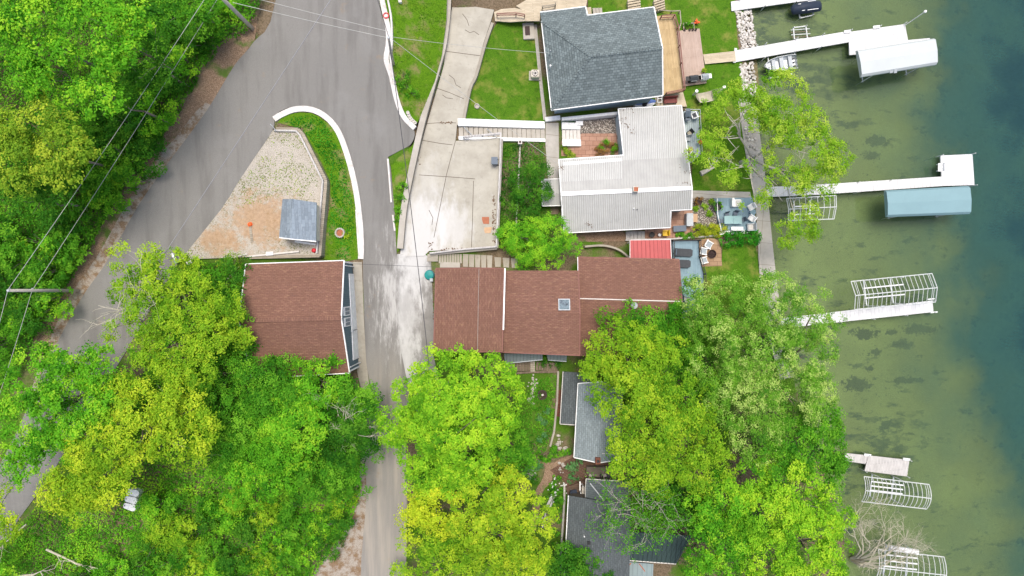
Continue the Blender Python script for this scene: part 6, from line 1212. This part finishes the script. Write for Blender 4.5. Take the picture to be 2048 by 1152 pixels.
T('dense green tree beside the green metal roof', [(1470, 1030, 60, 11), (1440, 1090, 60, 10.5), (1480, 1120, 58, 10.5), (1408, 1140, 36, 9), (1430, 1000, 48, 10)], 'maple_leaf', trunk=(1455, 1070), r0=.3, **ML)
T('shaded green tree behind the dark cottage', [(1370, 1010, 48, 7.5), (1330, 1000, 40, 7), (1400, 1040, 34, 7.5)], 'wood_leaf', trunk=(1372, 1030), r0=.2, **ML)
WL = dict(leaf=.15, ros=.32, bough=.8, cover=.9, fill=1.05, gap=.4)
T('open yellow-green tree leaning over the lake from the lawn', [(1450, 205, 34, 8), (1490, 190, 34, 8), (1570, 190, 55, 10), (1540, 215, 45, 10), (1600, 235, 58, 10.5), (1550, 265, 55, 10.5), (1635, 290, 52, 10.5), (1672, 310, 30, 9.5), (1655, 345, 38, 9.5), (1640, 375, 40, 9.5), (1600, 440, 50, 8), (1625, 400, 40, 8.5), (1445, 270, 42, 8), (1420, 310, 45, 7.5), (1445, 340, 38, 7.5), (1570, 400, 35, 8), (1515, 400, 24, 7), (1575, 320, 38, 9.5), (1525, 310, 30, 9), (1600, 345, 36, 9), (1560, 370, 28, 8.5), (1480, 240, 26, 8)], 'willow_leaf', trunk=(1482, 326), r0=.26, bark='pole_wood', **WL)
SP = dict(leaf=.155, ros=.32, bough=.85, cover=.95, fill=1.05, gap=.24)
T('open yellow-green tree leaning across the upper road', [(255, 520, 42, 17), (240, 565, 38, 16.5), (300, 570, 45, 17), (330, 535, 35, 16), (290, 625, 52, 17.5), (360, 600, 55, 17), (400, 660, 62, 17), (335, 690, 60, 17), (430, 610, 45, 15.5), (285, 720, 42, 17), (365, 745, 48, 16.5), (450, 680, 38, 15), (225, 655, 22, 15), (400, 540, 35, 14), (310, 760, 40, 16.5)], 'lime_leaf', trunk=(420, 655), r0=.36, **SP)
T('mid-green tree beside the upper road in the lower left', [(60, 765, 68, 17.5), (130, 745, 58, 17.5), (195, 745, 45, 16), (110, 825, 76, 18), (45, 850, 62, 17), (175, 820, 55, 17), (100, 890, 52, 17), (15, 800, 45, 16.5), (20, 910, 35, 16), (62, 905, 38, 16), (35, 955, 34, 15.5), (205, 785, 34, 16)], 'maple_leaf', trunk=(150, 800), r0=.36, **ML)
T('vivid yellow maple above the three white bins', [(330, 800, 62, 17), (265, 850, 74, 18), (345, 870, 66, 17.5), (190, 910, 74, 18), (140, 970, 66, 17.5), (182, 968, 50, 17.5), (258, 905, 36, 17), (105, 1010, 36, 16.5), (385, 820, 38, 16), (145, 1035, 34, 16.5), (230, 800, 45, 16)], 'gold_leaf', trunk=(285, 900), r0=.36, **ML)
T('yellow sliver of a crown at the lower left frame edge', [(-15, 1045, 42, 16), (-20, 1000, 30, 15.5), (10, 1065, 24, 15)], 'gold_leaf', trunk=(-30, 1040), **ML)
T('green crown cut by the lower left corner', [(-25, 1140, 40, 15)], 'maple_leaf', trunk=(-40, 1130), **ML)
GR = [('yellowish green tree left of the garage', (440, 640, 48, 14.5), (420, 590, 40, 14), 'mid_leaf'), ('green tree close against the garage roof corner', (440, 725, 55, 14), (490, 745, 45, 13.5), 'mid_leaf'), ('dense green tree below the garage', (540, 790, 66, 14.5), (500, 800, 45, 13.5), 'mid_leaf'), ('soft green tree between garage and lower road', (610, 790, 62, 14), (650, 770, 48, 13), 'maple_leaf'), ('green tree hanging over the lower road verge', (700, 800, 52, 12.5), (720, 835, 42, 12), 'mid_leaf'),
      ('rounded green tree right of the yellow maple', (450, 860, 62, 14), (420, 905, 50, 13.5), 'mid_leaf'), ('light green tree in the middle of the lower wood', (580, 880, 72, 15), (540, 840, 50, 14.5), 'maple_leaf'), ('dark green tree beside the bare twig thicket', (670, 890, 60, 13), (715, 890, 40, 11.5), 'wood_leaf'), ('broad green tree in the centre of the lower wood', (520, 950, 64, 14), (470, 960, 50, 13), 'maple_leaf'), ('green tree at the inner bend of the lower road', (640, 970, 62, 13.5), (690, 960, 42, 11.5), 'mid_leaf'),
      ('young green tree by the lot corner', (445, 565, 38, 12.5), (470, 540, 25, 11.5), 'wood_leaf'), ('green tree at the yellow maple edge', (390, 775, 45, 14), (410, 800, 35, 13.5), 'mid_leaf')]
for lab, a, b, mt in GR: T(lab, [a, b, ((a[0] * 1.3 + b[0] * .7) / 2 + 14, (a[1] + b[1]) / 2 - 16, a[2] * .6, a[3] - .4), (a[0] - 16, a[1] + 22, a[2] * .62, a[3] - .6)], mt, r0=.22, leaf=.16, ros=.34, bough=.95, cover=.95, fill=1.0)
UL = [('sunlit crown in the top left corner of the wood', [(25, 45, 60, 24), (75, 20, 50, 23), (-20, 20, 50, 23), (20, 100, 45, 23)], 'maple_leaf'), ('rounded bright crown below the corner crown', [(65, 112, 55, 23), (110, 130, 40, 22), (45, 150, 35, 21.5)], 'maple_leaf'), ('large bright crown at the top of the wood', [(185, 50, 68, 24), (245, 30, 50, 23), (150, 20, 40, 22.5), (215, 95, 45, 23)], 'maple_leaf'), ('bright crown in the heart of the wood', [(185, 160, 55, 22.5), (150, 195, 30, 21), (215, 180, 35, 21.5)], 'maple_leaf'), ('olive-yellow crown at the left of the wood', [(65, 260, 78, 22), (120, 290, 58, 21.5), (20, 320, 60, 21.5), (90, 330, 50, 20.5), (-10, 260, 45, 21)], 'olive_leaf'), ('dark green crown between the two cables', [(275, 110, 50, 19), (300, 60, 40, 19), (255, 160, 38, 18)], 'wood_leaf'), ('dark crown below the olive-yellow one', [(60, 395, 45, 18.5), (110, 385, 38, 18), (20, 400, 40, 18)], 'wood_leaf'), ('green crown at the frame top by the cables', [(360, 20, 40, 17), (395, 40, 30, 15.5), (330, 10, 30, 17)], 'mid_leaf')]
for lab, lb, mt in UL: T(lab, lb, mt, group='trees of the upper wood', r0=.13, leaf=.2, ros=.38, bough=1.1, cover=.95, fill=1.0)
SM = dict(leaf=.12, ros=.26, bough=.7, cover=1.0)
for lab, lb, mt in (('light green small tree by the white roof corner', [(1055, 480, 42, 7.5), (1100, 470, 42, 7.5), (1085, 510, 36, 7), (1140, 490, 26, 6.5), (1025, 470, 28, 7), (1045, 515, 26, 6.5), (1075, 450, 25, 7)], 'maple_leaf'), ('small dark green tree on the weedy strip', [(1050, 365, 32, 6.5), (1075, 345, 24, 6), (1060, 405, 32, 6.5), (1030, 395, 26, 6.5), (1080, 390, 22, 5.8)], 'wood_leaf')): T(lab, lb, mt, r0=.12, **SM)
# sparse twiggy trees: branches first, few leaves
def twigs(mb, p, d, L, r, depth, R, spread=.6, curl=.25):
    pts = [p]; q = p
    for k in range(4):
        d = (d + Vector((R.gauss(0, curl), R.gauss(0, curl), R.gauss(0, curl * .6)))).normalized(); q = q + d * L / 4; pts.append(q)
    mb.tube(pts, [r, r * .85, r * .7, r * .58, r * .45], 5)
    ends = [q]
    if depth > 0:
        for k in range(R.choice((3, 3, 4))):
            s = pts[R.choice((1, 2, 3, 4))]; e = (d + Vector((R.gauss(0, spread), R.gauss(0, spread), R.gauss(.05, spread * .45)))).normalized(); ends += twigs(mb, s, e, L * R.uniform(.5, .75), r * .5, depth - 1, R, spread, curl)
    return ends
def bare(label, trunk, tops, mat, leafmat=None, n_leaf=0, depth=3, r0=.2, seed=1, L=4.0, leaf=.14):
    g = on(*trunk); r = thing('tree', label, 'tree', g); R = random.Random(seed); mb = MB(); ends = []
    for px, py, z in tops:
        t = P(px, py, z); k = g.lerp(t, .35); k.z = g.z + (t.z - g.z) * .65; mb.tube([g - Vector((0, 0, .3)), g.lerp(k, .5) + Vector((0, 0, .3)), k], [r0, r0 * .8, r0 * .55], 7)
        d = (t - k); ends += twigs(mb, k, d.normalized(), d.length * .8 + .3, r0 * .5, depth, R)
    mb.build('trunk', mat, r)
    if leafmat:
        E = np.array([tuple(e) for e in ends]); idx = RNG.integers(0, len(E), n_leaf); C = E[idx] + RNG.normal(size=(n_leaf, 3)) * .22
        leaf_obj('crown', C, np.array((0, 0, 1.0)) + RNG.normal(size=C.shape) * .5, leaf * RNG.uniform(.7, 1.3, n_leaf), np.clip(RNG.normal(.5, .25, n_leaf), 0, 1), leafmat, r)
    return r
bare('leafless tan tree drooping over the bottom lift frame', (1700, 1120), [(1770, 1025, 4.5), (1800, 1050, 4.8), (1850, 1075, 4.5), (1830, 1110, 4.2), (1735, 1050, 4.6), (1780, 1090, 4.5), (1800, 1140, 4.2), (1740, 1130, 4.6), (1725, 1030, 4.4), (1815, 1070, 4.6), (1775, 1050, 4.8), (1840, 1130, 4.0)], 'dead_wood', None, 0, 4, .13, 5)
bare('twiggy thin-leaved tree over the dark cottage roof', (1300, 1040), [(1260, 985, 9), (1300, 1000, 9.5), (1330, 1050, 9), (1275, 1050, 9), (1240, 1030, 8.5), (1250, 1000, 8.5), (1225, 970, 8), (1280, 1010, 9)], 'pole_wood', 'mid_leaf', 5200, 3, .1, 9, leaf=.15)
bare('grey twig thicket in the lower wood', (688, 850), [(700, 820, 13.5), (690, 840, 13.5), (705, 850, 13), (680, 860, 13)], 'dead_wood', None, 0, 3, .1, 12)
bare('straggly bush at the garage corner', (460, 560), [(468, 555, 11), (478, 580, 11), (460, 590, 11), (470, 540, 10.5)], 'dead_wood', 'olive_leaf', 1500, 3, .1, 14)
bare('dead pale branch reaching over the upper road', (420, 655), [(205, 618, 17.5), (215, 628, 17)], 'dead_wood', None, 0, 2, .14, 16)
bare('second dead pale branch reaching over the upper road', (420, 640), [(285, 540, 16.5), (275, 525, 16.5)], 'dead_wood', None, 0, 2, .12, 19)
def branch(label, px, z, r, mat='dead_wood', seed=1):
    pts = [on(a, b, None, z) for a, b in px]; R = random.Random(seed); mb = MB(); mb.tube(pts, [r * (1 - .75 * k / (len(pts) - 1)) for k in range(len(pts))], 7)
    for k in range(1, len(pts)):
        d = (pts[k] - pts[k - 1]).normalized(); e = (d + Vector((R.uniform(-.8, .8), R.uniform(-.8, .8), .15))).normalized(); twigs(mb, pts[k].lerp(pts[k-1], .4), e, R.uniform(1, 2.4), r * .4, 1, R)
    tag(mb.build('fallen_branch', mat, loc=pts[0]), label, 'branch')
branch('pale fallen branch curving through the clearing below the bins', [(105, 1092), (140, 1108), (165, 1120), (200, 1128), (228, 1135)], .9, .11, seed=3); branch('thick pale fallen trunk at the bottom edge of the clearing', [(28, 1150), (55, 1145), (80, 1142), (92, 1136), (102, 1155)], .8, .14, seed=4)
branch('thin grey branch beside the road end', [(70, 1040), (40, 1065), (20, 1085), (2, 1095)], 1.2, .07, seed=6); branch('thin pale branch arching out of the yellow maple', [(390, 857), (415, 866), (440, 872), (460, 871)], 5.5, .05, seed=8)
branch('grey driftwood log lying in the long grass by the white roof', [(1400, 348), (1415, 341), (1428, 335)], .25, .3, 'pole_wood', 10)

# ================================================================== bushes, hedge, beds
bush('hedge', 'yellow-tipped trimmed hedge between the two deck areas', [(1392 + 9 * k, 462 - .8 * (k % 3), 12, 1.3) for k in range(6)], 'hedge_leaf', cat='hedge', leaf=.13, bough=.4)
bush('bush', 'lush bright green shrub along the shore deck edge', [(1447, 480, 14, 1.3), (1464, 478, 16, 1.4), (1483, 477, 16, 1.4), (1500, 474, 15, 1.3), (1512, 470, 9, 1.0), (1455, 488, 9, 1.0)], 'bright_leaf', leaf=.17, bough=.4)
bush('bush', 'gold and rust shrub bed in the paved patio', [(1212, 295, 12, .7), (1225, 292, 10, .8), (1200, 306, 10, .6)], 'rust_leaf', zf=patio_z, leaf=.1); bush('bush', 'green shrub at the patio corner by the white roof', [(1228, 300, 10, .8), (1215, 288, 9, .7), (1205, 297, 8, .6)], 'mid_leaf', zf=patio_z, leaf=.1); bush('bush', 'low mixed shrub below the short white staircase', [(1132, 308, 8, .6), (1142, 312, 7, .6), (1128, 296, 5, .5)], 'olive_leaf', zf=patio_z, leaf=.1)
bush('bush', 'pale variegated plants beside the white end wall', [(1128, 249, 5, .4), (1140, 248, 6, .4), (1148, 250, 5, .4)], 'hosta_leaf', zf=patio_z, leaf=.1)
bush('bush', 'dark leafy plants against the timber edging wall', [(1358, 472, 6, .6), (1368, 473, 7, .6), (1380, 472, 6, .6)], 'mid_leaf', leaf=.12)
bush('bush', 'leafy plants in the pebble bed beside the shore deck', [(1410, 412, 7, .7), (1418, 428, 6, .6), (1390, 417, 5, .5), (1424, 405, 6, .7)], 'willow_leaf', leaf=.11)
bush('bush', 'dark green shrub in the bend of the grass bank', [(806, 155, 14, 1.0), (812, 178, 12, .9), (826, 190, 12, .8)], 'mid_leaf', leaf=.14); bush('bush', 'low green shrub along the driveway wall foot', [(806, 375, 10, .9), (802, 400, 11, .9), (800, 425, 10, .8), (797, 440, 7, .6)], 'mid_leaf', leaf=.14)
bush('bush', 'yellow-green clump beside the stone planter ring', [(694, 468, 7, .5)], 'gold_leaf', leaf=.1)
bush('bush', 'large green fern bed beside the curved garden path', [(1095, 905, 16, .9), (1115, 900, 12, .8), (1080, 898, 10, .7), (1130, 906, 10, .7)], 'mid_leaf', leaf=.16); bush('bush', 'grey-green hosta bed between path and patio', [(1142, 935, 12, .8), (1158, 930, 12, .8), (1150, 950, 9, .7), (1140, 957, 8, .6)], 'hosta_leaf', leaf=.18); bush('bush', 'hosta clump left of the garden path', [(1068, 935, 12, .8), (1055, 945, 11, .8), (1078, 928, 8, .6)], 'hosta_leaf', leaf=.18)
wf = bush('bush', 'white-flowered shrub beside the garden path', [(1112, 975, 15, 1.0), (1104, 990, 13, 1.0), (1118, 992, 12, .9), (1112, 958, 9, .8)], 'mid_leaf', leaf=.15)
C, N, T_ = crown_pts([(P(1112, 980, 3.2).x, P(1112, 980, 3.2).y, 3.15, 1.1)], leaf=.13, cover=.1, bough=.4, ros=.16); k = RNG.random(len(C)) < .16; leaf_obj('flower', C[k] + np.array((0, 0, .15)), N[k], .16 * RNG.uniform(.8, 1.2, k.sum()), T_[k], 'white_flower', wf, slim=.9)['kind'] = 'stuff'
bush('bush', 'round clipped dark shrub beside the yellow maple', [(1060, 955, 9, .9)], 'wood_leaf', leaf=.1); bush('bush', 'second round clipped dark shrub nearer the path', [(1070, 958, 9, .9)], 'wood_leaf', leaf=.1)
bush('bush', 'blue-green hosta in the middle of the garden bed', [(1093, 822, 6, .5), (1088, 845, 5, .5), (1076, 835, 6, .5)], 'hosta_leaf', leaf=.2); bush('bush', 'second blue-green hosta lower in the garden bed', [(1090, 868, 6, .5), (1078, 880, 5, .5)], 'hosta_leaf', leaf=.2)
bush('bush', 'green strip of shrubs along the dark cottage wall', [(1115, 1015, 9, .8), (1116, 1035, 9, .8), (1114, 1060, 10, .8), (1113, 1085, 9, .8)], 'mid_leaf', leaf=.15)
bush('bush', 'overgrown shrub against the brown house lean-to', [(1098, 722, 12, 1.2), (1112, 725, 10, 1.0), (1085, 725, 7, .8)], 'wood_leaf', leaf=.14)
bush('bush', 'shade-loving shrub under the deep green tree by the deck', [(1392, 655, 14, 1.2), (1405, 690, 16, 1.2)], 'mid_leaf', leaf=.14)
# bushes of the two woods, each its own
rr = random.Random(5); k = 0
WB = [(430, 1090), (455, 1020), (500, 1060), (540, 1030), (590, 1060), (640, 1040), (470, 1125), (530, 1110), (580, 1130), (620, 1100), (660, 1090), (400, 1130), (360, 1110), (330, 1145), (420, 1040), (480, 990), (600, 1010), (560, 1085), (680, 1040), (690, 1000), (510, 1150), (440, 1150), (310, 1090), (345, 1050), (370, 1000), (330, 1000), (300, 1130), (395, 1060), (410, 990), (240, 1120), (180, 1145)]
for x, y in WB:
    mt = ('mid_leaf', 'maple_leaf', 'wood_leaf', 'lime_leaf')[k % 4]; k += 1; s = rr.uniform(20, 36)
    bush('bush', 'leafy green bush in the thicket at the bottom of the lower wood', [(x, y, s, rr.uniform(1.8, 3.2)), (x + rr.uniform(-20, 20), y + rr.uniform(-16, 16), s * .7, rr.uniform(1.2, 2.4))], mt, group='bushes of the lower thicket', leaf=.16, bough=.7, ros=.3, cover=1.1)
UBS = [(330, 120), (355, 170), (300, 190), (320, 240), (280, 260), (260, 320), (230, 280), (200, 340), (225, 390), (160, 350), (180, 430), (130, 440), (150, 500), (100, 490), (90, 560), (60, 520), (40, 590), (120, 540), (60, 640), (95, 630), (30, 680), (410, 90), (440, 50), (380, 130), (300, 310), (20, 470), (240, 220), (340, 60), (460, 20), (20, 560), (265, 375), (240, 200), (190, 260), (130, 600)]
for x, y in UBS:
    mt = ('wood_leaf', 'mid_leaf', 'wood_leaf', 'mid_leaf', 'maple_leaf')[k % 5]; k += 1; s = rr.uniform(26, 44)
    bush('bush', 'dark leafy bush in the undergrowth of the upper wood', [(x, y, s, rr.uniform(2, 4)), (x + rr.uniform(-22, 22), y + rr.uniform(-18, 18), s * .7, rr.uniform(1.4, 2.6))], mt, group='bushes of the upper wood', leaf=.17, bough=.75, ros=.32, cover=1.05)
# undergrowth and grass: nobody could count it
def mass(name, label, cat, parts, mat, leaf):
    Cs = [cover_pts(*a, leaf=leaf, **kw) for a, kw in parts]; C, N, T_ = (np.concatenate(q) for q in zip(*Cs)); o = leaf_obj(name, C, N, leaf * RNG.uniform(.6, 1.4, len(C)), T_, mat); kind(tag(o, label, cat), 'stuff')
wood = [(-80, -60), (535, -60), (535, 0), (505, 62), (448, 97), (405, 146), (372, 211), (334, 275), (284, 342), (230, 427), (178, 516), (128, 590), (78, 690), (40, 760), (-80, 800)]
mass('undergrowth', 'dense leafy undergrowth covering the upper wood floor', 'undergrowth', [((wood, 110, .3, 2.6), dict(gap=.14))], 'mid_leaf', .19)
low = [(380, 525), (490, 525), (492, 760), (690, 750), (712, 760), (735, 800), (725, 880), (722, 980), (700, 1060), (650, 1120), (600, 1200), (-80, 1200), (-80, 1120), (25, 1070), (100, 985), (240, 860), (330, 640)]
mass('undergrowth', 'leafy undergrowth and weeds covering the lower wood floor', 'undergrowth', [((low, 95, .1, 1.2), dict(gap=.2))], 'maple_leaf', .165)
mass('undergrowth', 'weedy ground cover under the shore trees', 'undergrowth', [(([(1230, 640), (1500, 600), (1540, 700), (1600, 820), (1660, 980), (1690, 1200), (1390, 1200), (1270, 960), (1260, 760)], 26, .1, .5), dict(gap=.4))], 'wood_leaf', .16)
mass('grass', 'lush weeds filling the strip inside the white kerb', 'grass', [((smooth([(570, 245), (620, 230), (650, 248), (680, 300), (700, 370), (708, 440), (708, 512), (662, 514), (660, 420), (664, 362), (618, 272)], 2, True), 70, .05, .4), dict(gap=.22))], 'bright_leaf', .13)
mass('grass', 'weeds on the strip below the parking deck', 'grass', [(([(1008, 288), (1088, 286), (1092, 450), (1000, 500), (1002, 380)], 90, .05, .8), dict(gap=.1))], 'wood_leaf', .14)
mass('grass', 'plants of the shaded garden bed', 'grass', [(([(1068, 760), (1112, 748), (1106, 860), (1092, 898), (1030, 900), (1010, 850), (1040, 810)], 75, .08, .5), dict(gap=.3))], 'mid_leaf', .16)
mass('grass', 'tufted grass of the bank between road and driveway', 'grass', [((lawnA, 45, .02, .14), dict(gap=.42))], 'grass_blade', .12)
mass('grass', 'grass blades of the lawns round the houses', 'grass', [(([(995, 46), (1060, 42), (1078, 110), (1086, 244), (926, 244), (952, 152)], 45, .01, .06), dict(gap=.32)), (([(1400, -20), (1470, 0), (1474, 90), (1484, 125), (1486, 200), (1506, 376), (1386, 380), (1386, 332), (1402, 308), (1398, 215), (1375, 215), (1372, 176), (1416, 170), (1414, 130), (1471, 124), (1470, 100), (1404, 106), (1396, 50), (1360, 20)], 45, .01, .06), dict(gap=.32)), (([(1410, 534), (1445, 532), (1446, 494), (1510, 490), (1522, 580), (1410, 600)], 45, .01, .06), dict(gap=.3))], 'grass_blade', .1)
mass('weeds', 'weeds sprouting through the gravel lot', 'weeds', [(([(556, 262), (596, 262), (640, 350), (630, 395), (565, 392), (470, 420), (500, 340)], 22, .01, .08), dict(gap=.44, zf=lot_z, lift=.09))], 'olive_leaf', .1)
mass('leaf_litter', 'dry leaves scattered on the verge of the upper road', 'leaf litter', [((smooth([(515, 32), (470, 62), (415, 112), (385, 160), (350, 225), (325, 270), (270, 340), (215, 430), (165, 520), (110, 600), (60, 700), (90, 730)], 2) + smooth([(140, 600), (215, 500), (300, 350), (350, 280), (400, 205), (460, 110), (520, 78)], 2), 26, .01, .05), dict(gap=.4))], 'dead_leaf', .13)
